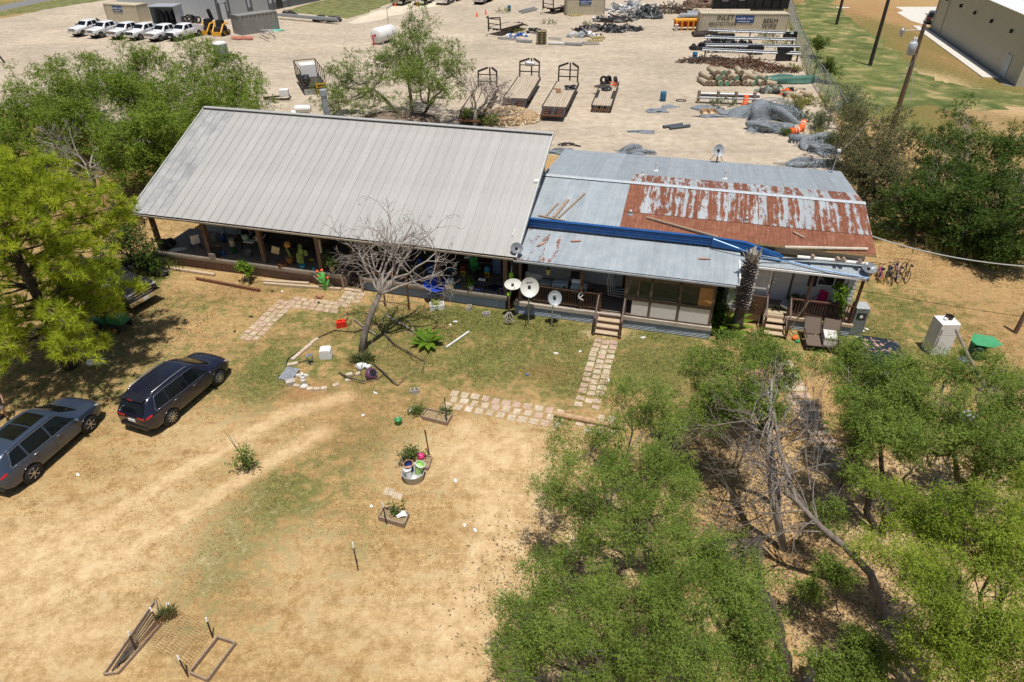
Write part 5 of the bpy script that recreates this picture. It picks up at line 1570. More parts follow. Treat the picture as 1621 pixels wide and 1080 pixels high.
# dishes
def dish(label, base, ctr, zc, w_, h_, m_, az=None, elev=35, pole=True, marks=None, arm=True, group='satellite dishes', tripod=False, z0=0.0):
    b0 = G(*base) if len(base) == 2 else V(base)
    c_ = G(*ctr, zc) if len(ctr) == 2 else V(ctr)
    t = thing('satellite_dish', label, 'satellite dish', b0, 0, group)
    az = az if az is not None else R(-90)
    aim = V((cos(az) * cos(R(elev)), sin(az) * cos(R(elev)), sin(R(elev))))
    sx = V((-sin(az), cos(az), 0))
    sy = aim.cross(sx) * -1
    if sy.z < 0: sy = -sy
    loc_ = c_ - b0
    vs, fs = [], []
    nr, na = 6, 28
    for i in range(nr + 1):
        k = i / nr
        for j in range(na):
            a = 2 * pi * j / na
            vs.append(loc_ + sx * (cos(a) * k * w_ / 2) + sy * (sin(a) * k * h_ / 2) + aim * (.16 * w_ * (k * k - 1)))
    for i in range(nr):
        for j in range(na): fs.append((i * na + j, i * na + (j + 1) % na, (i + 1) * na + (j + 1) % na, (i + 1) * na + j))
    back = [tuple(x - aim * .012) for x in vs]
    n0 = len(vs)
    mb = MB().add(vs, fs).add(back, [f[::-1] for f in fs])
    mb.add([vs[nr * na + j] for j in range(na)] + [back[nr * na + j] for j in range(na)], [(j, (j + 1) % na, na + (j + 1) % na, na + j) for j in range(na)])
    mb.build('reflector', m_, t, True)
    br = loc_ - aim * (.17 * w_)
    if pole: MB().tube([(0, 0, -.05), (br.x * .3, br.y * .3, br.z * .75), tuple(br)], .035, 8).build('pole', STEEL, t)
    MB().box(br, (.14, .14, .16)).build('bracket', DKSTEEL, t)
    if arm:
        e = loc_ + aim * (.42 * w_) - sy * (.45 * h_)
        MB().tube([br - sy * (.3 * h_), loc_ - sy * (.52 * h_), e], .015, 5).build('feed_arm', STEEL, t)
        MB().cyl(e, .04, .12, 8, rot=(R(60), 0, 0)).build('feed_horn', WPLAS, t)
    if tripod:
        tp = MB()
        for k in range(3): tp.tube([br, (.45 * cos(k * 2.1 + .4), .45 * sin(k * 2.1 + .4), .02)], .018, 5)
        tp.tube([br, (0, 0, .02)], .03, 6).build('tripod', DKSTEEL, t)
    if marks:
        tx, sz, mm, vy = marks
        me = text_mesh(tx, sz)
        o = link('lettering', me, mm, t)
        k = abs(vy) * .9
        M = Matrix((sx if sx.x > 0 else -sx, sy, aim)).transposed().to_4x4()
        M.translation = loc_ + sy * (vy * h_ / 2) + aim * (.16 * w_ * (vy * vy - 1) + .02)
        o.matrix_local = M
    return t
DISHW = mat('dish_white', (.58, .58, .53), .45, var=.06)
DISHG = mat('dish_grey', (.33, .355, .38), .45, var=.06)
DISHD = mat('dish_dark_grey', (.14, .155, .175), .4, var=.1, dirt=((.4, .41, .42), .4, 3))
dish('oval white dish on a pole, leftmost of the three in front of the porch', (805, 502), (812, 450), 1.95, .86, .62, DISHW, R(-80), 55)
dish('largest white round dish on a pole, middle of the three in front of the porch', (836.5, 509.5), (838.5, 455), 2.0, .92, .98, DISHW, R(-85), 25, marks=('HughesNet', .1, BLACK, .5))
dish('grey round dish on a pole between the white dishes and the annex steps', (873, 518), (878.5, 472), 1.55, .68, .76, DISHG, R(-82), 25, marks=('HughesNet', .1, WPLAS, .45))
p = H(21.35, -.35, 3.45)
dish('dark grey dish on the right corner of the porch eave', p, G(818, 393, 3.7), 0, .62, .58, DISHD, R(-80), 45, pole=True, arm=False)
p = H(30.75, 13.35, 4.03)
dish('grey dish on a tripod at the far edge of the annex roof', p, p + V((.02, -.05, .75)), 0, .66, .72, DISHG, R(-84), 22, pole=False, arm=False, tripod=True)
p = H(37.8, 2.0, 3.3)
dish('dark dish hanging over the right end of the annex roof', p, G(1377, 424, 3.6), 0, .78, .6, DISHD, R(-75), 60, arm=False)
# things lying on the annex roof
def onroof(name, mb, m_, label, cat, group=None): return solo(name, mb, m_, label, cat, group=group)
zf = lambda y: FZ + (RZ - FZ) * (y - FY) / (RY - FY)
bg_ = 'loose boards on the annex roof'
for (x0, y0, x1, y1, w_, lb) in ((22.35, 2.55, 22.75, 3.9, .09, 'short weathered board, leftmost on the annex roof'), (22.8, 2.6, 23.2, 4.35, .16, 'wide weathered board between two narrow ones on the annex roof'), (23.05, 2.6, 23.95, 5.1, .09, 'longest narrow board beside the wide one on the annex roof'), (22.0, 2.62, 23.4, 2.38, .12, 'board lying across the feet of three others above the blue fascia')):
    onroof('board', MB().beam(H(x0, y0, zf(y0) + .05), H(x1, y1, zf(y1) + .05), w_, .05), WOOD, lb, 'board', bg_)
onroof('timber', MB().beam(H(27.4, 3.35, zf(3.35) + .08), H(30.9, 2.25, zf(2.25) + .1), .12, .08), WOOD, 'long grey timber lying slantwise on the rusted lower band of roof', 'timber', bg_)
onroof('roof_pole', MB().tube([H(33.95, 2.0, zf(2.0) + .1), H(37.6, 2.55, zf(2.5) + .1)], .075, 8), mat('pale_pole', (.52, .45, .36), .7), 'pale pole lying along the right front edge of the rusty roof', 'pole')
onroof('board', MB().beam(H(34.4, 3.4, zf(3.4) + .06), H(34.85, 3.0, zf(3.0) + .06), .12, .06), WOOD, 'short grey board lying on the right part of the rusty roof', 'board', bg_)
onroof('metal_strip', MB().tube([H(30.7, 2.0, 4.18), H(31.9, 1.75, 3.95), H(33.0, 1.75, 3.6), H(34.3, 1.95, 3.46), H(36.0, 1.62, 3.36), H(37.75, 1.5, 3.28)], .035, 6), mat('light_blue_strip', (.12, .27, .5), .35, .1), 'loose light blue trim strip draped from the fascia over the lower roof', 'trim strip')
onroof('white_pipe', MB().tube([H(34.6, 2.0, 3.72), H(36.2, 2.1, 3.7), H(37.7, 2.15, 3.66)], .08, 8), WHITE, 'white pipe held down by bricks on the front ledge of the annex roof', 'pipe')
for i, (x, lb) in enumerate(((35.25, 'brick nearest the palm on the white roof pipe'), (36.35, 'second of the bricks from the right end of the white roof pipe'), (36.6, 'brick leaning against another on the white roof pipe'), (37.3, 'brick nearest the dark dish on the white roof pipe'))):
    onroof('brick', MB().box(H(x, 1.98, 3.84), (.14, .22, .12), (.3 * i, .2, HA + .4 * i)), WOOD, lb, 'brick', 'bricks on the roof pipe')
vg = 'vent pipes on the annex roof'
zb = lambda y: RZ + (BZ - RZ) * (y - RY) / (BY - RY)
for u, v, hgt, lb in ((1017, 277, .25, 'short white vent cap left of the rusty sheets'), (1039, 266, .45, 'white vent pipe near the top left of the far roof slope'), (1148, 280, .45, 'white vent pipe above the middle of the rusty sheets')):
    q = HL(u, v, 4.6)
    q.z = zb(q.y)
    solo('vent_pipe', MB().lathe([(.16, -.05), (.14, .03), (.055, .04), (.055, hgt), (.07, hgt)], 10), WHITE, lb, 'vent pipe', H(q.x, q.y, q.z), group=vg)
for u, v, lb in ((998, 338, 'grey roof vent at the left edge of the rusty sheets'), (1181, 351, 'grey roof vent in the middle of the rusty sheets')):
    q = HL(u, v, 4.35)
    solo('vent_pipe', MB().lathe([(.2, -.05), (.16, .03), (.08, .05), (.09, .2), (.02, .24)], 10), STEEL, lb, 'vent pipe', H(q.x, q.y, zf(q.y)), group=vg)
q = HL(1318, 282, 4.2)
t = thing('antenna_mast', 'thin metal mast with a small head at the annex roof far right corner', 'mast', H(37.3, 12.9, 4.06))
MB().tube([(0, 0, 0), (.1, .05, 1.3)], .03, 6).build('mast', STEEL, t)
MB().box((.1, .05, 1.35), (.16, .16, .12)).build('head', WPLAS, t)
# shingle scraps
sg_ = 'brown scraps lying on the lower porch roof'
zl = lambda y: LZ0 + (LZ1 - LZ0) * (y - LY0) / (LY1 - LY0)
for x, y, a, lb in ((22.55, .9, .9, 'long brown scrap lying near the rust spots on the lower roof'), (24.2, 1.5, .3, 'brown scrap in the upper middle of the lower roof'), (30.4, 1.2, .1, 'oval brown scrap near the right end of the lower roof')):
    solo('scrap', MB().blob((0, 0, .03), (.28, .08, .02), int(x), .2, 1), mat('brown_scrap', (.36, .2, .13), .8), lb, 'scrap', H(x, y, zl(y) + .02), HA + a, sg_)

# planters, stones, posts around the dead tree
t = thing('flower_pot', 'purple glazed pot tipped over at the foot of the dead tree', 'pot', G(584, 595), 0, rot=(R(38), R(30), .4))
MB().lathe([(.16, 0), (.27, .14), (.30, .28), (.22, .42), (.2, .44), (.17, .42), (.2, .3)], 18).build('pot', PURPLE, t, True)
MB().cyl((0, 0, .425), .17, .01, 16).build('soil', BLACK, t)
solo('white_bag', MB().blob((0, 0, .14), (.24, .18, .17), 3, .22, 2, -.13).blob((.28, -.1, .1), (.14, .1, .1), 5, .2, 1), WPLAS, 'white bag beside the purple pot', 'bag', G(573, 583), .3, smooth=True)
t = thing('white_bucket', 'white square tub upside down on the grass left of the dead tree', 'tub', G(517, 565), .1)
MB().prism([(-.27, 0), (.27, 0), (.29, .1), (.24, .44), (.15, .48), (-.15, .48), (-.25, .44), (-.29, .1)], -.22, .22).build('shell', WPLAS, t)
t = thing('fuel_can', 'red plastic fuel can lying on the grass by the stone path', 'fuel can', G(541, 517), .25)
MB().prism([(-.24, 0), (.24, 0), (.26, .06), (.22, .3), (.1, .34), (-.22, .32), (-.26, .06)], -.15, .15).build('shell', REDP, t)
MB().tube([(.2, 0, .3), (.32, 0, .36), (.36, 0, .46)], .03, 6).build('spout', BLACK, t)
MB().beam((-.15, 0, .38), (.06, 0, .38), .04, .03).build('handle', REDP, t)
t = thing('statue', 'small white cherub statue at the stone edging', 'statue', G(482, 612))
MB().lathe([(.17, 0), (.17, .07), (.09, .12), (.07, .28), (.11, .36), (.1, .44)], 10).build('pedestal', WPLAS, t, True)
MB().blob((0, 0, .52), (.11, .09, .12), 1, .12, 2).blob((.02, 0, .68), (.075, .075, .085), 2, .05, 2).build('figure', WPLAS, t, True)
for s_ in (1, -1): MB().blob((s_ * .17, .03, .58), (.12, .03, .11), 3, .15, 1).build('wing', WPLAS, t, True)
solo('corrugated_sheet', MB().corr((-.33, -.42, .05), (.33, -.42, .05), (.33, .42, .12), (-.33, .42, .12), 5, .012), STEEL, 'small sheet of pale corrugated metal lying beside the rust coloured mulch', 'metal sheet', G(458, 594), -.25)
t = thing('concrete_block', 'solid concrete block at the left end of the stone edging', 'block', G(461, 608), .4)
MB().bx(-.2, .2, -.14, .14, 0, .19).build('block', CONC, t)
def cinder(label, base, rz, up=False):
    t = thing('cinder_block', label, 'cinder block', G(*base), rz, 'hollow concrete blocks')
    mb = MB()
    for x0, x1, y0, y1 in ((-.2, .2, -.1, -.07), (-.2, .2, .07, .1), (-.2, -.165, -.069, .069), (-.018, .018, -.069, .069), (.165, .2, -.069, .069)): mb.bx(x0, x1, y0, y1, 0, .2)
    mb.build('block', CONC, t)
    MB().bx(-.164, -.019, -.069, .069, .01, .03).bx(.019, .164, -.069, .069, .01, .03).build('cavity', BLACK, t)
    return t
cinder('hollow concrete block standing alone in the grass, nearest the stone path', (657, 622), .3)
cinder('hollow concrete block in green grass by the corrugated skirt', (770, 500), .15)
cinder('hollow concrete block standing on end by the porch skirt', (743, 490), 1.4)
solo('loose_brick', MB().box((0, 0, .04), (.36, .24, .07)), STONE[2], 'pale paving slab lying alone beside the raised bed', 'slab', G(653, 650), .5)
eg = 'pale edging stones in an arc round the dead tree'
for i, (u, v, a) in enumerate(((470, 612, -.3), (480, 615, -.2), (491, 617, -.05), (502, 617, .02), (513, 616, .12), (532, 611, .3), (552, 603, .5), (567, 593, .6), (553, 594, .1))):
    solo('edging_stone', MB().box((0, 0, .04), (.30, .2, .1), (0, 0, .1 * (i % 3)), taper=.9), STONE[0 if i % 2 else 2], 'pale edging stone of the arc, %s from its left end' % 'first second third fourth fifth sixth seventh ninth eighth'.split()[i], 'edging stone', G(u, v), a, eg)
for (a, b_, lb) in (((462, 570), (492, 545), 'long pale kerb stone on the left side of the arc'), ((492, 544), (503, 536), 'short pale kerb stone on the left side of the arc'), ((455, 578), (472, 575), 'flat pale slab between the kerb stone and the metal sheet')):
    solo('kerb_stone', MB().beam(G(*a, .04), G(*b_, .04), .18, .1), STONE[2], lb, 'kerb stone', group='kerb stones')
t = thing('metal_chair', 'small folded metal frame chair inside the stone arc', 'chair', G(492, 575), .5)
for x in (-.12, .12): MB().tube([(x, -.1, 0), (x, .02, .5)], .02, 5).build('leg', STEEL, t); MB().tube([(x, .12, 0), (x, -.02, .5)], .02, 5).build('leg', STEEL, t)
MB().box((0, 0, .45), (.3, .2, .03)).build('seat', STEEL, t)
solo('garden_hose', MB().tube([G(453, 576, .03), G(456, 568, .03), G(475, 555, .03), G(505, 534, .03), G(530, 523, .03), G(560, 526, .03), G(580, 520, .03)], .025, 6).tube([G(453, 576, .03), G(470, 575, .03), G(488, 570, .03), G(492, 578, .03)], .025, 6), BLACK, 'black hose curling along the left side of the stone arc', 'hose')
sgp = 'fallen branches under the dead tree'
for i, (pts_, lb) in enumerate((([(537, 590), (552, 598), (575, 604), (598, 600), (612, 588)], 'long dark fallen branch lying left of the purple pot'), ([(590, 575), (606, 588), (622, 604), (630, 610)], 'forked fallen branch right of the purple pot'), ([(560, 505), (585, 524), (600, 531), (580, 523)], 'thin pale branch lying left of the trunk'), ([(612, 500), (640, 515), (665, 530), (675, 543)], 'long pale stick pointing at the banana plant'), ([(600, 520), (625, 545), (645, 556), (672, 572)], 'dark stick lying right of the trunk'))):
    mb = MB().tube([G(u, v, .06 + .1 * sin(k)) for k, (u, v) in enumerate(pts_)], [.04, .035, .03, .02, .012][:len(pts_)], 5)
    rg = random.Random(i)
    for k in range(3):
        a = G(*pts_[1 + k % (len(pts_) - 1)], .06)
        bare(mb, a, (rg.uniform(-1, 1), rg.uniform(-1, 1), .1), .8, .02, 2, rg, .4, (1, 2), .7, 0)
    solo('fallen_branch', mb, BARK if 'dark' in lb or 'fork' in lb else DEADW, lb, 'branch', group=sgp)
t = thing('clothesline_frame', 'rusty pipe frame with a crossbar under the dead tree by the porch', 'pipe frame', G(648, 490))
MB().tube([(0, 0, 0), (0, 0, 1.9)], .05, 8).build('post', RUSTY, t)
q = G(596, 432, 1.85) - G(648, 490)
MB().tube([(0, 0, 1.85), (q.x * .5, q.y * .5, 1.88), (-1.9, .5, 1.85)], .035, 6).build('crossbar', RUSTY, t)
MB().tube([(-1.3, .35, 0), (-1.3, .35, 1.86)], .05, 8).build('post', RUSTY, t)
# banana plant and other greens
def bladeplant(name, label, base, n_, L_, W_, leaf, seed, cat='plant'):
    t = thing(name, label, cat, G(*base))
    rg = random.Random(seed)
    for i in range(n_):
        a = i * 2.4 + rg.uniform(-.3, .3)
        el = rg.uniform(.5, 1.2)
        pts = [V((cos(a) * L_ * k * (.35 + .5 * el * 0), sin(a) * L_ * k * .35, 0)) for k in (0, .5, 1)]
        vs = []
        for k in range(6):
            s_ = k / 5
            r_ = L_ * s_ * cos(el * (1 - .45 * s_))
            z = L_ * (s_ * sin(el) - .35 * s_ * s_)
            wv = W_ * sin(pi * min(1, .12 + .85 * s_)) * (1 if k < 5 else .1)
            c_ = V((cos(a) * r_, sin(a) * r_, max(.03, z + .1)))
            sd = V((-sin(a), cos(a), 0)) * wv
            vs += [c_ - sd, c_ + V((0, 0, -.25 * wv)), c_ + sd]
        fs = [(k * 3 + j, k * 3 + j + 1, k * 3 + j + 4, k * 3 + j + 3) for k in range(5) for j in (0, 1)]
        MB().add(vs, fs).build('leaf', leaf, t, True)
    MB().tube([(0, 0, 0), (0, 0, .25)], .06, 6).build('stem', BUSHL, t)
    return t
bladeplant('banana_plant', 'bright green banana plant standing in the grass right of the dead tree', (677, 545), 14, .95, .15, BROADL, 3)
bladeplant('fan_palm', 'yellow green broad leaved palm at the corner of the enclosed porch', (1146, 522), 16, 1.5, .2, BROADL, 5)
shrub('bright green young tree in front of the left part of the porch', (394, 447), .55, 1.3, BROADL, 420, .16, .05, 11, name='young_tree')
shrub('dark green vine mass at the foot of the enclosed porch corner', (1130, 518), .7, 1.5, BUSHL, 1800, .12, .035, 13, name='climbing_vine')
q = H(31.25, 1.2, .5)
leafy('climbing_vine', 'ivy climbing the white siding beside the palm trunk', q, [(q.x + .4, q.y + .4, 1.2, .5), (q.x + .9, q.y + .5, 2.0, .5), (q.x + .5, q.y + .5, 2.5, .4), (q.x + 1.5, q.y + .2, 1.2, .4)], BUSHL, BARKG, 1100, .11, .035, .02, None, 14, .3, 3, 'vine', twig=.3)
p = G(392, 745)
sp = thing('sapling', 'spindly sapling standing alone in the dry yard', 'sapling', p)
tb = MB()
rg = random.Random(5)
for i in range(9):
    a = rg.uniform(0, 2 * pi)
    e = V((cos(a) * .45, sin(a) * .45, rg.uniform(.7, 1.5)))
    if i < 3: e = V((-.35 - .12 * i, .35, 1.5 + .15 * i))
    tb.tube(wig((0, 0, 0), e, rg, 3, .06), [.02, .014, .01, .004], 4, caps=False)
tb.build('trunk', BARK, sp)
vl, _, _ = leafcloud(np.random.default_rng(9), [(0, 0, .45, .36), (.1, .05, .85, .3), (-.22, .1, .5, .25)], 400, .11, .028, 6, .3, 7)
link('crown', npmesh('crown', vl, 4, MIDT), None, sp)
# timbers and pipes on the lawn
tgp = 'timbers lying on the ground'
for a, b_, w_, h_, m_, lb in (((262, 423), (340, 435), .2, .12, WOODP, 'pale split timber lying against the left skirt of the porch'), ((311, 441), (411, 460), .12, .16, RUSTY, 'thin dark board edging the dirt in front of the young tree'), ((417, 445), (489, 449.5), .18, .16, WOODP, 'shorter upper timber of the pair left of the porch stairs'), ((417, 449), (540, 458), .16, .14, WOODP, 'longer lower timber of the pair left of the porch stairs')):
    solo('timber', MB().beam(G(*a, .08), G(*b_, .08), w_, h_), m_, lb, 'timber', group=tgp)
solo('log', MB().tube([G(878, 655, .12), G(915, 662, .13), G(955, 670, .12), G(993, 678, .11)], [.12, .13, .12, .1], 9), mat('peeled_log', (.42, .27, .15), .8, var=.25, sc=5), 'peeled brown log lying across the end of the stone path', 'log')
solo('white_pipe', MB().tube([G(706, 550, .05), G(742, 525, .05)], .045, 7), WHITE, 'white pipe lying on the grass right of the banana plant', 'pipe')
t = thing('planter', 'white rectangular planter of weeds on the grass by the porch skirt', 'planter', G(692, 488), .15)
MB().bx(-.35, .35, -.2, .2, 0, .04).bx(-.37, .37, -.22, -.18, 0, .28).bx(-.37, .37, .18, .22, 0, .28).bx(-.37, -.33, -.179, .179, 0, .28).bx(.33, .37, -.179, .179, 0, .28).build('box', WHITE, t)
vl, _, _ = leafcloud(np.random.default_rng(2), [(0, 0, .28, .2)], 120, .12, .03, 6, .15, 4)
link('plant', npmesh('plant', vl, 4, leafmat('lime_leaf', (.3, .34, .08), (.5, .5, .2))), None, t)['kind'] = 'stuff'
solo('paving_block', MB().box((0, 0, .14), (.4, .3, .28)), STONE[0], 'cream block beside the white planter by the porch', 'block', G(698, 476), .2)
# T-posts
def tpost(label, base, top, z, tip=True):
    p = G(*base)
    q = G(*top, z) - p
    t = thing('fence_post', label, 'fence post', p, 0, 'steel T-posts in the yard')
    MB().beam((0, 0, -.05), tuple(q * .82), .04, .035).beam((0, .02, -.05), tuple(q * .82 + V((0, .02, 0))), .012, .05).build('shaft', DKSTEEL, t)
    MB().beam(tuple(q * .82), tuple(q), .045, .04).build('tip', WPLAS if tip else DKSTEEL, t)
    return t
tpost('dark steel post rising from the upper raised bed', (708, 673), (703.5, 630), 1.25, False)
tpost('dark steel post beside the pink ball', (680, 722), (672.5, 681), 1.2, False)
tpost('lone steel post with white tip standing in the bare middle ground', (567, 903), (558, 859), 1.15)
tpost('steel post with white tip at the small framed bed', (612, 830), (605.5, 797), .95)
tpost('steel post with white tip, far end of the left bed in the lower left corner', (254, 993), (237.5, 962), .8)
tpost('steel post with white tip, near end of the left bed in the lower left corner', (216, 1032), (203, 1000), .8)
tpost('steel post with white tip, upper one at the right bed in the lower left corner', (337, 1010), (326, 978), .8)
tpost('steel post with white tip, lower one at the right bed in the lower left corner', (298, 1072), (280.5, 1038), .8)
# raised beds
def bed(label, corners, h=.22, m_=WOOD, name='raised_bed', soil=True):
    P = [G(*c_) for c_ in corners]
    o = sum(P, V()) / len(P)
    t = thing(name, label, 'raised bed', o)
    for i in range(len(P)):
        a, b_ = P[i] - o, P[(i + 1) % len(P)] - o
        MB().beam(a + V((0, 0, h / 2)), b_ + V((0, 0, h / 2)), .04, h).build('board', m_, t)
    if soil: MB().add([tuple(p - o + V((0, 0, h * .55))) for p in P], [tuple(range(len(P)))]).build('soil', mat('bed_soil', (.26, .19, .10), .95, var=.4, sc=8), t)
    return t
bed('small wooden framed bed with white tipped post, below the tub of pots', [(600, 824), (640, 836), (648, 818), (609, 808)])
bed('raised bed of old boards at the near end of the stone path', [(668, 664), (708, 674), (716, 660), (676, 652)], .2)
bed('raised bed behind the galvanised tub, with a pink ball in it', [(631, 737), (678, 745), (684, 727), (640, 720)], .16)
bed('long narrow bed frame of loose boards on the left of the wire arch', [(166, 1070), (189, 1067), (256, 990), (247, 953)], .12, soil=False)
bed('square bed frame at the bottom edge right of the wire arch', [(302, 1068), (330, 1080), (374, 1021), (346, 1012)], .16, soil=False)
for i, (u, v, r_, N, lb) in enumerate(((648, 728, .5, 700, 'green weeds behind the pots in the raised bed'), (660, 652, .4, 420, 'green weeds at the left end of the upper raised bed'), (628, 815, .3, 240, 'weeds inside the small framed bed'), (705, 655, .3, 240, 'weeds beside the post of the upper raised bed'))):
    shrub(lb, (u, v), r_, .32, BUSHL, N, .1, .02, 80 + i, name='weed', cat='weeds')
t = thing('galvanised_tub', 'round galvanised tub holding three pots', 'tub', G(655, 757))
MB().lathe([(.36, 0), (.42, .36), (.44, .38), (.40, .36), (.36, .2)], 20, caps=False).cyl((0, 0, .2), .37, .02, 18).build('shell', mat('pale_zinc', (.42, .43, .42), .5, .25, var=.15), t, True)
tp_ = 'pots in the galvanised tub'
def cup(label, off, r_, h, m_, rim, tilt):
    p = G(655, 757) + V(off)
    t = thing('flower_pot', label, 'pot', p, 0, tp_, rot=tilt)
    MB().lathe([(r_ * .75, 0), (r_, h)], 14, caps=False).cyl((0, 0, h * .8), r_ * .9, .01, 12).build('pot', m_, t, True)
    MB().lathe([(r_ * .98, h), (r_ * 1.1, h), (r_ * 1.1, h * .88), (r_ * 1.0, h * .88)], 14, caps=False).build('rim', rim, t, True)
cup('dark blue pot with an orange rim in the tub', (-.12, .16, .22), .17, .42, mat('navy_plastic', (.02, .03, .12), .4), mat('apricot_plastic', (.65, .3, .12), .5), (.1, -.1, 0))
cup('lime green pot with a white rim in the tub', (.17, .08, .22), .17, .44, LIME, WPLAS, (-.05, .28, 0))
cup('white pot with orange foot in the tub', (-.14, -.12, .22), .14, .36, WPLAS, WPLAS, (-.1, -.12, 0))
solo('pink_ball', MB().blob((0, 0, .15), (.15, .15, .15), 1, 0, 3), PINKP, 'bright pink ball in the raised bed', 'ball', G(667, 727), smooth=True)
bucket('dark green bucket standing alone in the dry grass', G(631, 671), .16, .24, GREENP, handle=False)
solo('white_plastic_sheet', MB().blob((0, 0, .05), (.2, .12, .05), 4, .25, 1), WPLAS, 'crumpled white and blue packet in the small framed bed', 'packet', G(635, 817, .14), .5)
# wire arch between the lower left beds
t = thing('wire_arch', 'bent cattle panel of wire mesh between the two lower left beds', 'wire mesh', G(285, 1020))
o = G(285, 1020)
c00, c01, c10, c11 = G(204, 1003, .7), G(238, 963, .7), G(283, 1040, .7), G(328, 980, .7)
wm = MB()
def archp(s_, q):
    a, b_ = c00.lerp(c01, q), c10.lerp(c11, q)
    return a.lerp(b_, s_) + V((0, 0, -.7 + .75 * (1 if 0 else sin(pi * s_)) * 1.0 + .05)) - o
for i in range(15): wm.tube([archp(s_, i / 14) for s_ in np.linspace(0, 1, 13)], .0035, 3, caps=False)
for j in range(17): wm.tube([archp(j / 16, q) for q in np.linspace(0, 1, 6)], .0035, 3, caps=False)
wm.build('mesh', RUSTY, t)
rs_ = MB()
rg = random.Random(2)
for i in range(6):
    a, b_ = G(177 + i * 3.2, 1062 - i * 3, .06 + .03 * (i % 3)), G(238 + i * 2.2, 966 + i * 4.5, .1 + .03 * (i % 2))
    rs_.beam(a, b_, .03, .02)
solo('stick_bundle', rs_, BARK, 'bundle of dark sticks lying in the lower left bed', 'sticks')
# litter on the grass
lg = 'scraps of litter on the grass'
LW = [WPLAS, BLACK, BLUEP]
for i, (u, v, k) in enumerate(((124, 752, 0), (148, 573, 0), (397, 502, 1), (372, 525, 1), (431, 462, 1), (447, 462, 0), (594, 623, 0), (575, 658, 0), (835, 594, 2), (918, 557, 0), (963, 603, 0), (721, 762, 0), (752, 840, 0), (735, 832, 0), (588, 802, 0), (720, 510, 0), (713, 515, 0), (505, 480, 1), (1366, 525, 0), (1372, 522, 0), (1357, 539, 1), (266, 957, 0), (1018, 535, 0), (880, 560, 0))):
    rg = random.Random(i)
    solo('litter', MB().blob((0, 0, .03), (rg.uniform(.06, .13), .05, .04), i, .3, 1), LW[k], ('scrap of pale litter on the grass', 'scrap of black litter on the grass', 'scrap of blue litter on the grass')[k], 'litter', G(u, v), rg.uniform(0, 3), lg)
solo('clay_lump', MB().blob((0, 0, .08), (.2, .12, .1), 4, .2, 2, -.07), mat('clay', (.36, .16, .10), .9), 'reddish clay lump on the grass left of the porch stairs', 'stone', G(505, 472))
t = thing('white_box', 'white plank like box lying in the shade of the pine', 'box', G(152, 575), .15)
MB().bx(-.35, .35, -.15, .15, 0, .12).build('box', WHITE, t); MB().bx(-.36, .36, -.16, .16, .12, .15).build('lid', WPLAS, t)
t = thing('motor_scooter_scrap', 'heap of black scrap beside the left end of the porch', 'scrap', G(253, 436))
MB().blob((0, 0, .15), (.45, .25, .2), 8, .35, 2).build('heap', BLACK, t)
MB().tube([(-.3, .1, .2), (-.45, .5, .5)], .1, 7).build('pale_tube', GREYP, t)
solo('white_chair_frame', MB().tube([(0, 0, 0), (.1, .2, .5), (.5, .3, .55), (.6, 0, .1)], .04, 5).box((.3, .2, .4), (.4, .3, .06), (.3, .2, 0)), WPLAS, 'white broken plastic chair near the black pickup hood', 'chair', G(205, 436), .4)

# ------------------------------------------------------------------ porch contents
def P0(u, v, z=FL): return G(u, v, z + .003)
def P1(u, v): return G(u, v, A0 + .003)
def table(label, loc, w_, d, h, m_, rz=HA, name='table'):
    t = thing(name, label, 'table', loc, rz)
    MB().bx(-w_ / 2, w_ / 2, -d / 2, d / 2, h - .04, h).build('tabletop', m_, t)
    for x in (-1, 1):
        for y in (-1, 1): MB().bx(x * (w_ / 2 - .06) - .02, x * (w_ / 2 - .06) + .02, y * (d / 2 - .06) - .02, y * (d / 2 - .06) + .02, 0, h - .04).build('leg', DKSTEEL, t)
    return t
def chair(label, loc, rz, m_, name='chair', group=None, frame=DKSTEEL):
    t = thing(name, label, 'chair', loc, rz, group)
    MB().bx(-.23, .23, -.23, .23, .41, .45).build('seat', m_, t)
    MB().box((-.24, 0, .72), (.04, .46, .5), (0, R(-10), 0)).build('backrest', m_, t)
    for x in (-1, 1):
        for y in (-1, 1): MB().beam((x * .2, y * .2, .42), (x * .25, y * .23, 0), .03).build('leg', frame, t)
    for y in (-1, 1): MB().tube([(-.22, y * .25, .66), (.2, y * .25, .64), (.22, y * .25, .42)], .018, 5).build('armrest', frame, t)
    return t
table('long dark table with watering cans at the left end of the porch', H(5.5, 1.15, FL), 1.9, .75, .74, BLACK)
def can(label, loc, m_, rz, s=1):
    t = thing('watering_can', label, 'watering can', loc, rz, 'watering cans on the porch table')
    MB().lathe([(.14 * s, 0), (.15 * s, .2 * s), (.09 * s, .25 * s)], 12).build('body', m_, t, True)
    MB().tube([(.12 * s, 0, .06 * s), (.34 * s, 0, .26 * s)], .025, 6).build('spout', m_, t)
    MB().tube([(-.12 * s, 0, .05 * s), (-.24 * s, 0, .2 * s), (-.05 * s, 0, .3 * s)], .015, 5).build('handle', m_, t)
MINT = mat('mint_plastic', (.38, .55, .4), .4)
can('mint green watering can on the long dark porch table', H(5.25, 1.1, FL + .745), MINT, 2.6, 1.2)
can('white watering can at the right end of the long dark porch table', H(6.1, 1.15, FL + .745), WPLAS, .4, 1.2)
solo('tray', MB().bx(-.3, .3, -.18, .18, 0, .04), WPLAS, 'white tray beside the mint watering can', 'tray', H(5.6, .95, FL + .745), HA)
bucket('white bucket on top of a green one by the second porch post', H(4.55, .75, FL + .43), .16, .4, WPLAS)
bucket('green bucket under a white one by the second porch post', H(4.55, .75, FL), .17, .42, GREENP)
bucket('grey bucket under the right end of the long dark porch table', P0(394, 406), .19, .32, GREYP)
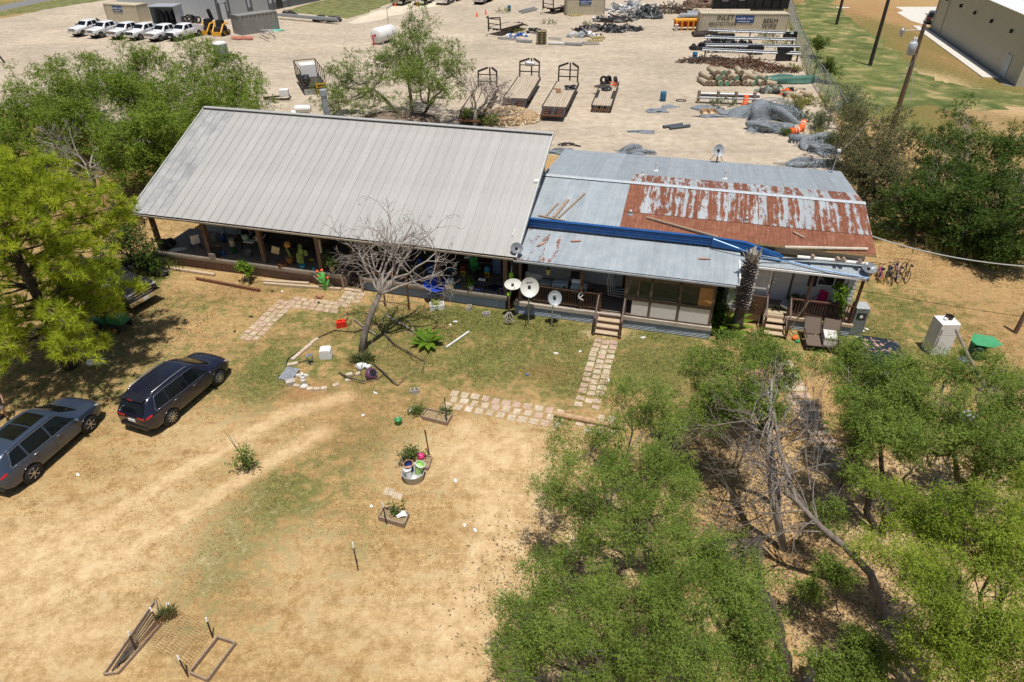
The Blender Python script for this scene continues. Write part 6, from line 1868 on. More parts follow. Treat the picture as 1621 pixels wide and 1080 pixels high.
bucket('pale bucket against the white wall left of the blue jug', P0(340, 381), .16, .4, WPLAS)
t = thing('water_jug', 'big blue water jug by the white porch wall', 'jug', P0(355, 382))
MB().lathe([(.15, 0), (.16, .38), (.06, .46), (.05, .52)], 14).build('bottle', BLUEP, t, True); MB().cyl((0, 0, .53), .06, .04, 10).build('cap', WPLAS, t)
chair('white chair at the left end of the porch', P0(312, 394), 2.2, WPLAS)
solo('black_bag', MB().blob((0, 0, .28), (.42, .32, .33), 4, .15, 2, -.27), BLACK, 'big black sack beside the leftmost porch post', 'bag', P0(268, 393), smooth=True)
solo('white_cloth', MB().blob((0, 0, .04), (.42, .22, .07), 6, .3, 2, -.035), mat('white_cloth', (.55, .54, .52), .9), 'white cloth lying on the porch floor near the black sack', 'cloth', P0(282, 396), .3)
solo('tyre', MB().lathe([(.16, -.07), (.27, -.09), (.3, 0), (.27, .09), (.16, .07)], 16, (0, 0, .3), rot=(R(80), 0, .4)), TYRE, 'tyre leaning behind the second porch post', 'tyre', P0(345, 406))
solo('paint_can', MB().cyl((0, 0, .15), .13, .3, 12), YELLOW, 'yellow can behind the second porch post', 'can', P0(346, 397))
solo('blue_can', MB().cyl((0, 0, .17), .1, .34, 12), BLUEP, 'blue can beside the green bucket on the porch', 'can', P0(354, 404))
solo('cinder', MB().bx(-.16, .16, -.1, .1, 0, .3), CONC, 'grey block at the foot of the second porch post', 'block', P0(337, 409), HA)
rg = random.Random(12)
for i, (x, lb) in enumerate(((4.2, 'left one of the dark metal frame chairs by the white porch wall'), (5.0, 'middle one of the dark metal frame chairs by the white porch wall'), (5.7, 'right one of the dark metal frame chairs by the white porch wall'))):
    chair(lb, H(x, 2.3, FL), HA - pi / 2 + .2 * i, BLACK, 'metal_chair', 'dark metal chairs on the porch')
t = thing('sign_board', 'cream board on a thin stand near the third porch post', 'stand', P0(441, 418))
MB().box((0, 0, .85), (.42, .03, .5), (.2, .35, 0)).build('board', TAN, t); MB().tube([(0, 0, 0), (0, 0, .7)], .015, 5).build('pole', DKSTEEL, t); MB().tube([(-.2, 0, .02), (.2, .1, .02)], .012, 4).build('foot', DKSTEEL, t)
t = thing('cactus', 'tall flat padded cactus in a teal pot on the porch edge', 'cactus', P0(480, 424))
MB().lathe([(.13, 0), (.18, .16), (.19, .2), (.16, .2)], 14).build('pot', TEAL, t, True)
rg = random.Random(3)
CACT = mat('cactus_green', (.16, .24, .05), .6)
for i in range(9):
    a = rg.uniform(0, 2 * pi)
    MB().blob((cos(a) * .14 * (i % 3), sin(a) * .1 * (i % 3), .38 + .12 * i * .8), (.13, .04, .2), i, .06, 2).build('pad', CACT, t, True)
t = thing('cactus', 'upright cactus arm leaning left over the clay jar on the porch', 'cactus', P0(462, 417))
MB().tube([(0, 0, 0), (-.05, .1, .5), (-.25, .2, 1.05)], [.07, .08, .05], 7).build('stem', mat('yellow_cactus', (.34, .36, .06), .6), t, True)
pot('round terracotta jar on the porch beside the cactus', P0(460, 418), .24, .42, mat('terracotta', (.36, .18, .08), .8))
solo('orange_gourd', MB().blob((0, 0, .16), (.18, .18, .2), 2, .08, 2), mat('gourd', (.45, .22, .05), .5), 'orange pumpkin shaped ornament hanging over the dark porch', 'ornament', G(456, 391, 1.9), smooth=True)
solo('orange_gourd', MB().blob((0, 0, .16), (.16, .16, .18), 3, .08, 2), mat('gourd', (.45, .22, .05), .5), 'orange pumpkin shaped ornament near the porch door', 'ornament', H(11.2, 2.2, FL + .4), smooth=True)
solo('toolbox', MB().bx(-.25, .25, -.15, .15, 0, .18).bx(-.2, .2, -.02, .02, .18, .24), RUSTY, 'rusty toolbox on the porch edge left of the cactus', 'toolbox', P0(448, 421), .2)
solo('yellow_toy', MB().blob((0, 0, .06), (.17, .08, .07), 2, .1, 1), mat('acid_yellow', (.6, .6, .02), .5), 'acid yellow toy on the porch floor', 'toy', P0(494, 413))
solo('blue_cup', MB().cyl((0, 0, .08), .07, .16, 10), TEAL, 'small bright blue cup on the porch edge', 'cup', P0(497, 428))
pot('fern in a tall cream pot at the porch edge left of the stairs', P0(527, 431), .17, .4, mat('cream_glaze', (.55, .5, .38), .6), True, 420, 4, ph=.8)
table('dark sideboard in the middle of the left porch', H(8.2, 2.3, FL), 1.6, .5, .9, DKWOOD, name='sideboard')
chair('dark wicker chair beside the sideboard', H(9.6, 2.1, FL), HA - pi / 2, DKWOOD, 'wicker_chair')
table('low dark bench in front of the sideboard', H(8.6, 1.5, FL), 1.5, .4, .45, DKWOOD, name='bench')
solo('window_louver', MB().bx(-.05, .05, -.06, .06, 0, .8), mat('cream_shutter', (.45, .42, .30), .7), 'cream strip hanging on the fourth porch post', 'strip', H(10.62, .1, FL + 1.1), HA)
# cactus sculpture by the stairs
t = thing('cactus_sculpture', 'green painted metal cactus with orange flowers beside the porch stairs', 'sculpture', G(515, 459))
MB().tube([(0, 0, 0), (.0, .02, .8), (0, .03, 1.15)], [.11, .13, .07], 9).build('stem', mat('lime_paint', (.12, .5, .10), .45), t, True)
for s_, z in ((-1, .45), (1, .3), (-1, .7)):
    MB().tube([(0, 0, z), (s_ * .2, 0, z + .05), (s_ * .26, 0, z + .3), (s_ * .25, 0, z + .42)], [.06, .07, .07, .045], 7).build('arm', mat('lime_paint', (.12, .5, .10), .45), t, True)
    MB().blob((s_ * .25, 0, z + .46), (.08, .08, .07), 1, .2, 1).build('flower', ORANGE, t)
MB().blob((0, .03, 1.2), (.09, .09, .07), 1, .2, 1).build('flower', ORANGE, t)
solo('bare_branch', MB().tube([G(492, 432, .7), G(506, 446, .35), G(528, 457, .1)], [.03, .025, .012], 5).tube([G(500, 440, .5), G(520, 448, .3), G(530, 455, .15)], [.02, .015, .008], 5), DEADW, 'bare bent branch propped by the cactus sculpture', 'branch')
# right half of the long porch
t = thing('storage_tub', 'blue plastic barrel shaped tub behind the dead tree branches', 'tub', P0(687, 434))
MB().lathe([(.34, 0), (.42, .3), (.42, .5), (.36, .55), (.1, .6)], 16).build('shell', BLUEP, t, True)
MB().box((0, -.42, .38), (.5, .02, .12)).build('label_band', WPLAS, t)
t = thing('paddling_pool', 'bright blue paddling pool propped on the porch edge', 'pool', P0(689, 454))
MB().lathe([(.5, 0), (.58, .2), (.62, .24), (.55, .2), (.48, .04)], 22, rot=(.25, .1, 0)).build('shell', mat('royal_blue', (.015, .06, .42), .4), t, True)
t = thing('jug_crate', 'wooden crate of white plastic jugs at the porch post', 'crate', P0(713, 455), HA)
MB().bx(-.22, .22, -.2, .2, 0, .26).build('crate', TAN, t)
for i, (x, y) in enumerate(((-.1, -.08), (.1, -.08), (-.1, .1), (.1, .1))): MB().lathe([(.08, .26), (.09, .42), (.03, .5), (.03, .54)], 10, (x, y, 0)).build('jug', WPLAS, t, True)
t = thing('bird_bath', 'small cyan bowl on a stand beside the porch post', 'bowl', P0(716, 440))
MB().tube([(0, 0, 0), (0, 0, .5)], .03, 6).build('stand', DKSTEEL, t); MB().lathe([(.05, .5), (.2, .56), (.2, .58), (.05, .53)], 14).build('bowl', TEAL, t)
def binn(label, loc, top):
    t = thing('toy_bin', label, 'bin', loc, HA, 'yellow character bins on the porch')
    MB().lathe([(.14, 0), (.17, .34)], 4, caps=True, rot=(0, 0, pi / 4)).build('body', mat('bin_yellow', (.7, .5, .02), .45), t)
    MB().lathe([(.19, .34), (.19, .48), (.16, .6), (.13, .62)], 4, rot=(0, 0, pi / 4)).build('lid', top, t)
    MB().box((0, -.135, .17), (.1, .01, .12)).build('emblem', BLACK, t)
MAROON = mat('maroon_plastic', (.22, .015, .02), .4)
binn('yellow bin with a dark red lid on the porch', P0(734, 436), MAROON)
binn('yellow bin with a blue lid beside the dark stool on the porch', P0(772, 438), TEAL)
binn('yellow bin with a blue lid half hidden by the dead tree', P0(666, 425), BLUEP)
binn('yellow bin with a green lid half hidden by the dead tree', P0(683, 419), GREENP)
chair('green folding chair on the porch between the two yellow bins', P0(753, 436), -1.2, mat('spring_green', (.05, .42, .09), .5))
t = thing('drawer_tower', 'blue plastic drawer tower in the right corner of the porch', 'drawers', P0(788, 430), HA)
MB().bx(-.24, .24, -.18, .18, 0, .95).build('frame', mat('slate_blue', (.12, .17, .26), .5), t)
for k in range(5): MB().bx(-.22, .22, -.2, -.181, .03 + k * .185, .19 + k * .185).build('drawer', mat('slate_blue_light', (.2, .28, .42), .4), t)
for i, (x, lb) in enumerate(((-.1, 'left bottle on the blue drawer tower'), (.05, 'right bottle on the blue drawer tower'))): solo('bottle', MB().lathe([(.04, 0), (.04, .12), (.015, .16), (.015, .2)], 8), WPLAS, lb, 'bottle', P0(788, 430) + V((x, 0, .952)), group='bottles on the drawer tower')
pot('leafy plant in a white pot at the porch edge', P0(746, 459), .15, .26, WPLAS, True, 220, 7, BROADL, ph=.4)
t = thing('pet_bed', 'round blue rimmed pet bed with brown cushion on the porch', 'pet bed', P0(757, 456))
MB().lathe([(.3, 0), (.36, .08), (.34, .14), (.28, .08)], 18, caps=False).build('rim', mat('periwinkle', (.12, .16, .42), .6), t, True); MB().cyl((0, 0, .05), .28, .06, 18).build('cushion', mat('brown_cloth', (.17, .09, .06), .9), t)
t = thing('side_table', 'tall dark stool with a white towel on it on the porch', 'stool', P0(767, 462))
MB().bx(-.2, .2, -.15, .15, .66, .7).build('seat', BLACK, t)
for a in range(4): MB().tube([(.12 * cos(a * pi / 2), .12 * sin(a * pi / 2), .66), (.2 * cos(a * pi / 2), .2 * sin(a * pi / 2), 0)], .018, 5).build('leg', BLACK, t)
solo('towel', MB().box((0, 0, .03), (.36, .16, .05)), WPLAS, 'white towel lying on the tall dark stool', 'towel', P0(767, 462) + V((-.1, 0, .702)), HA)
solo('crate_black', MB().bx(-.22, .22, -.18, .18, 0, .4).bx(-.2, .2, -.16, .16, .4, .46), BLACK, 'black crate behind the tall dark stool', 'crate', P0(759, 441), HA)
t = thing('pop_up_tent', 'flat dark navy mat on the porch floor near the right end', 'mat', P0(782, 457))
MB().prism([(-.45, 0), (0, -.3), (.45, 0), (0, .3)], 0, .12, axis='z').build('mat', mat('navy_cloth', (.008, .012, .04), .8), t)
bucket('navy bucket at the porch edge near the oval dish', P0(793, 466), .14, .24, mat('navy_plastic', (.02, .03, .12), .4))
solo('cyan_bowl', MB().lathe([(.06, 0), (.11, .07), (.09, .07)], 12), TEAL, 'small cyan bowl on the porch floor', 'bowl', P0(724, 455))
solo('lime_toy', MB().blob((0, 0, .12), (.12, .1, .14), 3, .2, 2), mat('acid_lime', (.38, .7, .05), .5), 'lime green toy on the porch edge behind the oval dish pole', 'toy', P0(806, 469))
solo('black_dish', MB().lathe([(.1, 0), (.14, .06), (.12, .06)], 12), BLACK, 'black feeding bowl on the porch floor', 'bowl', P0(797, 444))
table('dark table along the wall at the right end of the porch', H(18.5, 2.1, FL), 2.2, .6, .75, DKWOOD)
solo('toy_truck', MB().bx(-.2, .2, -.1, .1, .04, .16).bx(-.05, .15, -.09, .09, .16, .26), WPLAS, 'white toy truck on the table at the right end of the porch', 'toy', H(18.3, 2.0, FL + .755), HA + .3)
chair('dark armchair by the wall in the middle of the right porch', H(16.4, 2.1, FL), HA - pi / 2, BLACK, 'armchair')
chair('black chair by the white door of the porch', H(17.4, 2.2, FL), HA - pi / 2 + .4, BLACK, 'armchair')
for i, (x, y, m_, lb) in enumerate(((14.0, 1.9, BLUEP, 'blue tub behind the dead tree on the porch'), (14.8, 1.2, WPLAS, 'pale tub behind the dead tree on the porch'), (15.6, 1.0, GREYP, 'grey tub behind the dead tree near the porch edge'), (13.6, .7, PURPLE, 'purple tub right of the porch stairs'))):
    bucket(lb, H(x, y, FL), .22, .34, m_, 'storage_tub', 'tub')
for i, (x, lb) in enumerate(((14.5, 'trailing plant at the porch edge left of the rusty pipe post'), (15.3, 'trailing plant at the porch edge right of the rusty pipe post'))):
    pot(lb, H(x, .3, FL), .14, .2, TEAL if i else TAN, True, 160, i, ph=.3)
t = thing('hanging_bag', 'yellow green bag hanging on the last porch post', 'bag', H(21.25, -.05, FL + 1.0))
MB().blob((0, 0, .2), (.12, .1, .22), 3, .15, 2).build('bag', mat('acid_lime', (.38, .7, .05), .5), t, True); MB().tube([(0, 0, .4), (.03, .05, .7)], .015, 4).build('strap', WPLAS, t)
t = thing('rope_bundle', 'tangle of pale rope hanging on a dark post below the oval dish', 'rope', G(806, 513))
MB().beam((0, 0, 0), (0, .05, 1.5), .1).build('post', DKWOOD, t)
rp = MB()
rg = random.Random(4)
for i in range(9): rp.tube([(rg.uniform(-.1, .1), -.08, .75), (rg.uniform(-.35, .3), -.12, .5), (rg.uniform(-.35, .3), -.1, rg.uniform(.05, .3))], .016, 4)
rp.build('rope', mat('pale_rope', (.5, .46, .42), .9), t)
solo('ground_spike', MB().tube([(0, 0, 0), (0, 0, .42)], .022, 6).cyl((0, 0, .02), .06, .05, 8), DKSTEEL, 'short black spike in the grass left of the largest dish pole', 'spike', G(832, 516))
# annex porch
for i, (x, lb) in enumerate(((23.7, 'left one of the pale blue window air conditioners behind the railing'), (24.65, 'right one of the pale blue window air conditioners behind the railing'))):
    t = thing('air_conditioner', lb, 'air conditioner', H(x, .25, A0 + .72), HA, 'window air conditioners on the annex porch')
    MB().bx(-.38, .38, -.2, .25, 0, .36).build('case', mat('pale_blue_case', (.42, .52, .55), .45), t)
    for k in range(4): MB().bx(-.34, .12, -.215, -.201, .05 + k * .075, .1 + k * .075).build('louver', GREYP, t)
    MB().bx(.16, .34, -.212, -.201, .06, .3).build('control_panel', DKSTEEL, t)
table('long workbench behind the annex porch railing', H(24.1, .4, A0), 2.6, .7, .715, DKWOOD, name='workbench')
solo('white_roll', MB().cyl((0, 0, .1), .11, .5, 10, rot=(0, R(90), 0)), WPLAS, 'white roll on top of the right air conditioner', 'roll', H(24.5, .4, A0 + 1.085), HA)
solo('cloth_heap', MB().blob((0, 0, .1), (.4, .2, .13), 4, .3, 2), mat('brown_cloth', (.17, .09, .06), .9), 'brown cloth heaped behind the white roll', 'cloth', H(24.8, .7, A0 + .72), HA)
solo('metal_box', MB().bx(-.3, .3, -.2, .2, 0, .25), GREYP, 'grey metal box at the left end of the annex workbench', 'box', H(22.9, .4, A0 + .72), HA + .2)
t = thing('lantern', 'yellow lantern hanging under the annex porch eave', 'lantern', H(23.1, .1, A0 + 1.55))
MB().cyl((0, 0, .16), .1, .28, 10).build('body', mat('lantern_yellow', (.6, .45, .16), .5), t); MB().tube([(0, 0, .3), (0, 0, .75)], .01, 4).build('hook', DKSTEEL, t); MB().lathe([(.12, .3), (.02, .38)], 10).build('cap', DKSTEEL, t)
solo('white_sheet', MB().blob((0, 0, .3), (.5, .3, .34), 7, .3, 2), mat('white_cloth', (.55, .54, .52), .9), 'bundle of white cloth at the left end of the annex porch', 'cloth', H(22.2, .9, A0 + .5), HA, smooth=True)
chair('chair standing behind the workbench on the annex porch', H(24.2, 1.5, A0), HA - pi / 2, BLACK, 'porch_chair')
t = thing('pipe_coil', 'bent grey metal tubes standing between the annex steps and the enclosed room', 'tubes', H(26.6, .9, A0))
cm = MB()
for i in range(4): cm.tube([(-.5 + .1 * i, .3, 1.9 - .15 * i), (-.62 + .12 * i, .1, 1.2), (-.55 + .1 * i, -.1, .5 + .1 * i), (.2, -.15, .35 + .16 * i)], .035, 6)
cm.build('tube', STEEL, t)
solo('rope_tangle', MB().tube([(0, 0, .3), (.1, -.05, .1), (-.12, -.06, -.05), (.12, -.05, -.2)], .02, 5).tube([(0, 0, .3), (-.14, -.05, .05), (.1, -.06, -.15)], .02, 5), WPLAS, 'knotted white rope on the middle annex porch post', 'rope', H(24.85, -.3, A0 + .75))
# things behind the room windows
solo('white_fan', MB().cyl((0, 0, .3), .28, .08, 16, rot=(R(75), 0, 0)).tube([(0, 0, 0), (0, 0, .3)], .03, 6), WPLAS, 'white fan seen inside the enclosed porch room', 'fan', H(28.9, .3, 1.4), HA)
# second porch
solo('star_rug', MB().bx(-.55, .55, -.45, .45, 0, .02), mat('beige_rug', (.42, .36, .22), .9), 'beige rug with a dark star at the top of the second steps', 'rug', H(34.25, 2.1, A0), HA)
st = [(.42 * (1 if k % 2 == 0 else .4) * cos(k * pi / 5 + .3), .36 * (1 if k % 2 == 0 else .4) * sin(k * pi / 5 + .3)) for k in range(10)]
MB().prism(st, .021, .026, axis='z').build('star', DKWOOD, [o for o in C.objects if o.name == 'star_rug'][0])
chair('bright pink chair on the second porch', H(36.25, 2.6, A0), HA - 2.2, mat('magenta_plastic', (.55, .01, .12), .4), 'pink_chair')
pot('dark bushy plant by the wall of the second porch', H(35.15, 2.6, A0), .2, .3, BLACK, True, 260, 3, DARKG, ph=.5)
pot('plant standing at the right end of the second porch', H(37.2, 2.3, A0), .18, .3, WPLAS, True, 240, 5, ph=.5)
t = thing('hanging_basket', 'hanging basket with leaves trailing over the second porch railing', 'hanging plant', H(37.0, 1.75, A0 + 1.3))
MB().lathe([(.1, 0), (.18, .18)], 12).build('basket', BLACK, t)
vl, _, _ = leafcloud(np.random.default_rng(5), [(0, 0, .3, .36), (.05, -.05, 0, .25), (.1, -.1, -.4, .2), (.12, -.12, -.8, .12)], 620, .13, .04, 6, .25, 6)
link('plant', npmesh('plant', vl, 4, BROADL), None, t)['kind'] = 'stuff'
MB().tube([(0, 0, .2), (0, 0, 1.1)], .01, 4).build('hook', DKSTEEL, t)
t = thing('stroller', 'black pushchair on the second porch beside the pink chair', 'pushchair', H(36.75, 2.3, A0), HA)
MB().tube([(-.2, 0, .1), (.1, 0, .6), (.3, 0, 1.0)], .02, 5).tube([(.2, 0, .1), (-.1, 0, .6)], .02, 5).build('frame', DKSTEEL, t); MB().box((0, 0, .5), (.35, .35, .3), (0, .4, 0)).build('seat', BLACK, t)
solo('wheelbarrow_tray', MB().lathe([(.2, 0), (.4, .2), (.42, .22), (.38, .2)], 4, rot=(.5, .2, .3)), GREYP, 'grey tray leaning at the top of the second steps', 'tray', H(34.65, 2.3, A0 + .1))
solo('aluminium_pole', MB().tube([G(1250.5, 521, .03), G(1280, 477, 1.75)], .03, 6), ALU, 'aluminium pole leaning from the grass onto the second porch rail', 'pole')
t = thing('string_trimmer', 'orange string trimmer lying near the second steps', 'trimmer', G(1258, 538))
MB().tube([(0, 0, .12), (-.1, .55, .25), (-.2, 1.1, .45)], .018, 5).build('shaft', BLACK, t); MB().blob((0, 0, .12), (.14, .12, .12), 2, .1, 2).build('engine', ORANGE, t); MB().cyl((.05, -.2, .05), .12, .06, 10).build('head', GREENP, t)
# right of the annex
def lounger(label, base, rz):
    t = thing('mesh_lounger', label, 'lounger', G(*base), rz, 'brown mesh lounge chairs by the second porch')
    MESHF = mat('brown_mesh_fabric', (.13, .095, .07), .8, var=.2, sc=30)
    MB().box((0, -.2, .36), (.72, .95, .03)).build('seat', MESHF, t)
    MB().box((0, .62, .68), (.72, .8, .03), (R(52), 0, 0)).build('backrest', MESHF, t)
    for x in (-.38, .38):
        MB().tube([(x, -.7, .36), (x, .3, .36), (x, .86, 1.0)], .022, 6).build('side_rail', DKSTEEL, t)
        MB().tube([(x, -.55, 0), (x, -.5, .36)], .02, 5).build('leg', DKSTEEL, t); MB().tube([(x, .35, 0), (x, .25, .36)], .02, 5).build('leg', DKSTEEL, t)
        MB().tube([(x, -.4, .6), (x, .35, .62)], .025, 5).build('armrest', DKSTEEL, t)
    return t
lounger('brown mesh lounge chair nearer the second steps', (1284, 545), HA + .05)
lounger('brown mesh lounge chair with the white cooler on it', (1311, 548), HA - .1)
t = thing('cooler', 'white cooler with pale lid standing on a mesh lounge chair', 'cooler', G(1311, 541, .40), HA)
MB().bx(-.26, .26, -.34, .34, 0, .36).build('body', WPLAS, t); MB().bx(-.28, .28, -.36, .36, .362, .43).build('lid', mat('cooler_lid', (.62, .6, .56), .6), t)
t = thing('outdoor_freezer', 'tall grey green metal cabinet at the right corner of the second porch', 'cabinet', G(1350, 526), HA + .12)
CAB = mat('grey_green_metal', (.19, .225, .225), .45, .2, dirt=((.33, .34, .33), .5, 3))
MB().bx(-.3, .3, -.32, .32, 0, .78).build('case', CAB, t); MB().bx(-.3, .3, -.32, .32, .785, 1.5).build('upper_case', CAB, t); MB().bx(-.31, .31, -.33, .33, 1.5, 1.55).build('top', mat('cabinet_top', (.36, .38, .38), .5), t)
MB().bx(-.2, .2, -.335, -.321, .95, 1.3).build('door', DKSTEEL, t); MB().cyl((0, -.34, 1.1), .08, .03, 10, rot=(R(90), 0, 0)).build('dial', WPLAS, t)
t = thing('fridge', 'white fridge standing alone on the lawn right of the annex', 'fridge', G(1478, 556), HA + .25)
MB().bx(-.42, .42, -.36, .36, 0, 1.75).build('case', WHITE, t); MB().bx(-.41, .41, -.42, -.361, .05, 1.15).build('door', WHITE, t, label='lower door'); MB().bx(-.41, .41, -.42, -.361, 1.17, 1.74).build('door', WHITE, t, label='freezer door')
for z0, z1 in ((.6, 1.1), (1.2, 1.5)): MB().bx(-.36, -.32, -.46, -.421, z0, z1).build('handle', GREYP, t)
t = thing('cooking_pot', 'dark metal pot lying on top of the white fridge', 'pot', G(1478, 556) + V((.12, .1, 1.753)), .3)
MB().lathe([(.16, 0), (.18, .16), (.16, .16), (.14, .03)], 14).build('pot', DKSTEEL, t); MB().box((-.25, -.05, .05), (.14, .14, .1)).build('switch_box', WPLAS, t)
t = thing('plastic_boat', 'green plastic boat hull standing on its side by the leaning pole', 'boat', G(1541, 566), -.35)
GB = mat('boat_green', (.02, .25, .09), .35)
MB().add([(-.45, -.1, .95), (-.2, -.3, .85), (.45, -.3, .85), (.85, -.05, .95), (.5, .28, 1.1), (-.3, .28, 1.1), (-.3, -.1, .65), (.4, -.1, .65)], [(0, 1, 2, 3, 4, 5), (0, 6, 1), (1, 6, 7, 2), (2, 7, 3)]).build('lid', GB, t)
MB().lathe([(.32, 0), (.38, .7), (.34, .72)], 12, sy=.8).build('bin', mat('dark_green_bin', (.015, .075, .04), .5), t)
solo('lying_pole', MB().tube([G(1513, 522, 2.3), G(1540, 578, .9), G(1566, 625, .05)], [.06, .07, .08], 7), DEADW, 'weathered grey pole leaning against the green boat', 'pole')
t = thing('white_trailer_frame', 'white panel lying under the right mesquite', 'panel', G(1530, 662), .6)
MB().box((0, 0, .12), (.7, .45, .06)).build('panel', WHITE, t)
t = thing('wire_basket', 'silver wire drum beside the dark green bin', 'drum', G(1525, 578))
MB().lathe([(.28, 0), (.3, .3), (.1, .34)], 12).build('drum', ALU, t)
def bicycle(label, base, rz, fm, tm, lean, small=1.0):
    t = thing('bicycle', label, 'bicycle', G(*base), 0, 'bicycles crowded at the end of the annex', rot=(lean, 0, rz))
    k = small
    for x in (-.5 * k, .5 * k):
        w_ = MB().lathe([(.30 * k, -.022), (.335 * k, 0), (.30 * k, .022), (.285 * k, 0)], 20, (x, 0, .335 * k), rot=(R(90), 0, 0), caps=False).build('wheel', tm, t)
        sp_ = MB()
        for i in range(6): sp_.beam((x, 0, .335 * k), (x + .3 * k * cos(i * 1.047), 0, .335 * k + .3 * k * sin(i * 1.047)), .006)
        sp_.build('spokes', STEEL, w_)
    fr = MB().tube([(-.5 * k, 0, .335 * k), (-.08 * k, 0, .3 * k), (.36 * k, 0, .72 * k), (-.2 * k, 0, .74 * k), (-.5 * k, 0, .335 * k)], .02, 5).tube([(-.08 * k, 0, .3 * k), (-.24 * k, 0, .86 * k)], .018, 5)
    fr.build('frame', fm, t)
    MB().tube([(.5 * k, 0, .335 * k), (.36 * k, 0, .72 * k), (.32 * k, 0, .92 * k)], .018, 5).build('fork', fm, t)
    MB().tube([(.22 * k, .26, .96 * k), (.34 * k, 0, .93 * k), (.22 * k, -.26, .96 * k)], .015, 5).build('handlebar', BLACK, t)
    MB().box((-.26 * k, 0, .89 * k), (.22, .12, .05)).build('saddle', BLACK, t)
MAG = mat('magenta_paint', (.6, .03, .25), .35)
BL2 = mat('bright_blue_paint', (.03, .18, .5), .35)
for i, (u, v, fm, tm, sm, lb) in enumerate(((1377, 441, DKSTEEL, TYRE, .9, 'black bicycle partly hidden under the dark roof dish'), (1388, 441, BL2, mat('orange_tyre', (.4, .09, .05), .7), .85, 'blue bicycle with orange tyres'), (1394, 442, MAG, mat('yellow_tyre', (.6, .42, .12), .7), .85, 'pink bicycle with yellow tyres'), (1401, 440, WPLAS, TYRE, .9, 'white bicycle in the middle of the bicycle crowd'),
        (1409, 444, DKSTEEL, TYRE, 1.0, 'black bicycle sticking out nearest the camera'), (1413, 441, mat('violet_paint', (.18, .12, .5), .35), TYRE, .95, 'violet blue bicycle right of the middle'), (1420, 438, MAG, TYRE, 1.0, 'pink and black bicycle second from the right end'), (1428, 440, DKSTEEL, TYRE, 1.05, 'large wheeled black bicycle at the right end'))):
    bicycle(lb, (u, v), R(72) + (i * 37 % 11 - 5) * .06, fm, tm, R(10 if i % 2 else -14), sm)
# right edge post with its guy wire
wp = thing('wooden_post', 'dark wooden post at the right edge of the photo', 'post', G(1607, 527))
MB().tube([(0, 0, -.1), (.02, 0, 2.6)], [.11, .09], 9).build('post', POSTW, wp)

# the person at the left edge, cut by the frame
def person():
    p = G(8, 662)
    t = thing('person', 'person in a black shirt and grey shorts walking in at the left edge', 'person', p, R(-60))
    vs = [(0, 0, .95), (0, 0, 1.15), (.03, 0, 1.40), (.05, 0, 1.52), (.09, 0, 1.68), (.0, .10, .92), (.14, .11, .52), (.06, .12, .08), (.2, .13, .04), (.0, -.10, .92), (.06, -.11, .5), (-.16, -.12, .1), (-.03, -.13, .04),
          (.02, .19, 1.40), (.02, .27, 1.14), (.16, .28, .92), (.02, -.19, 1.40), (.06, -.27, 1.14), (.22, -.2, .98)]
    rad = [.15, .14, .15, .06, .10, .10, .065, .045, .04, .10, .065, .045, .04, .06, .045, .035, .06, .045, .035]
    ed = [(0, 1), (1, 2), (2, 3), (3, 4), (0, 5), (5, 6), (6, 7), (7, 8), (0, 9), (9, 10), (10, 11), (11, 12), (2, 13), (13, 14), (14, 15), (2, 16), (16, 17), (17, 18)]
    def skin(name, keep, mm, grow=1.0, par=t):
        ids = sorted({i for e in keep for i in e})
        mp_ = {i: k for k, i in enumerate(ids)}
        me = bpy.data.meshes.new(name)
        me.from_pydata([vs[i] for i in ids], [(mp_[a], mp_[b_]) for a, b_ in keep], [])
        o = link(name, me, mm, par)
        sk_ = o.modifiers.new('skin', 'SKIN')
        sl_ = me.skin_vertices[0].data if me.skin_vertices else None
        if sl_ is None:
            import bmesh
            bm_ = bmesh.new(); bm_.from_mesh(me); bm_.verts.layers.skin.verify(); bm_.to_mesh(me); bm_.free()
            sl_ = me.skin_vertices[0].data
        for k, i in enumerate(ids): sl_[k].radius = (rad[i] * grow, rad[i] * grow * (.8 if i < 3 else 1))
        sl_[0].use_root = True
        o.modifiers.new('sub', 'SUBSURF').levels = 1
        o.modifiers['sub'].render_levels = 2
        return o
    SKN = mat('skin', (.42, .24, .16), .5, var=.06)
    skin('body', ed, SKN)
    skin('shirt', [(0, 1), (1, 2), (2, 13), (2, 16)], mat('black_cloth', (.012, .012, .014), .9), 1.16)
    skin('shorts', [(0, 5), (5, 6), (0, 9), (9, 10)], mat('grey_cloth', (.23, .22, .22), .9), 1.2)
    MB().blob((.08, 0, 1.74), (.11, .10, .09), 2, .08, 2).build('hair', DKWOOD, t, True)
    for q in ((.14, .12, .05), (-.08, -.12, .05)): MB().box(q, (.27, .1, .09), taper=.7).build('shoe', BLACK, t)
    for s_ in (1, -1):
        hb_ = V(vs[15] if s_ > 0 else vs[18])
        for k in range(5):
            o_ = V((.02 * (k - 2), s_ * .01 * (2 - k), 0))
            MB().tube([hb_ + o_, hb_ + o_ + V((.02, 0, -.06)), hb_ + o_ + V((.035, 0, -.10 + .012 * abs(k - 2)))], [.011, .01, .007], 5).build('finger', SKN, t, True)
person()

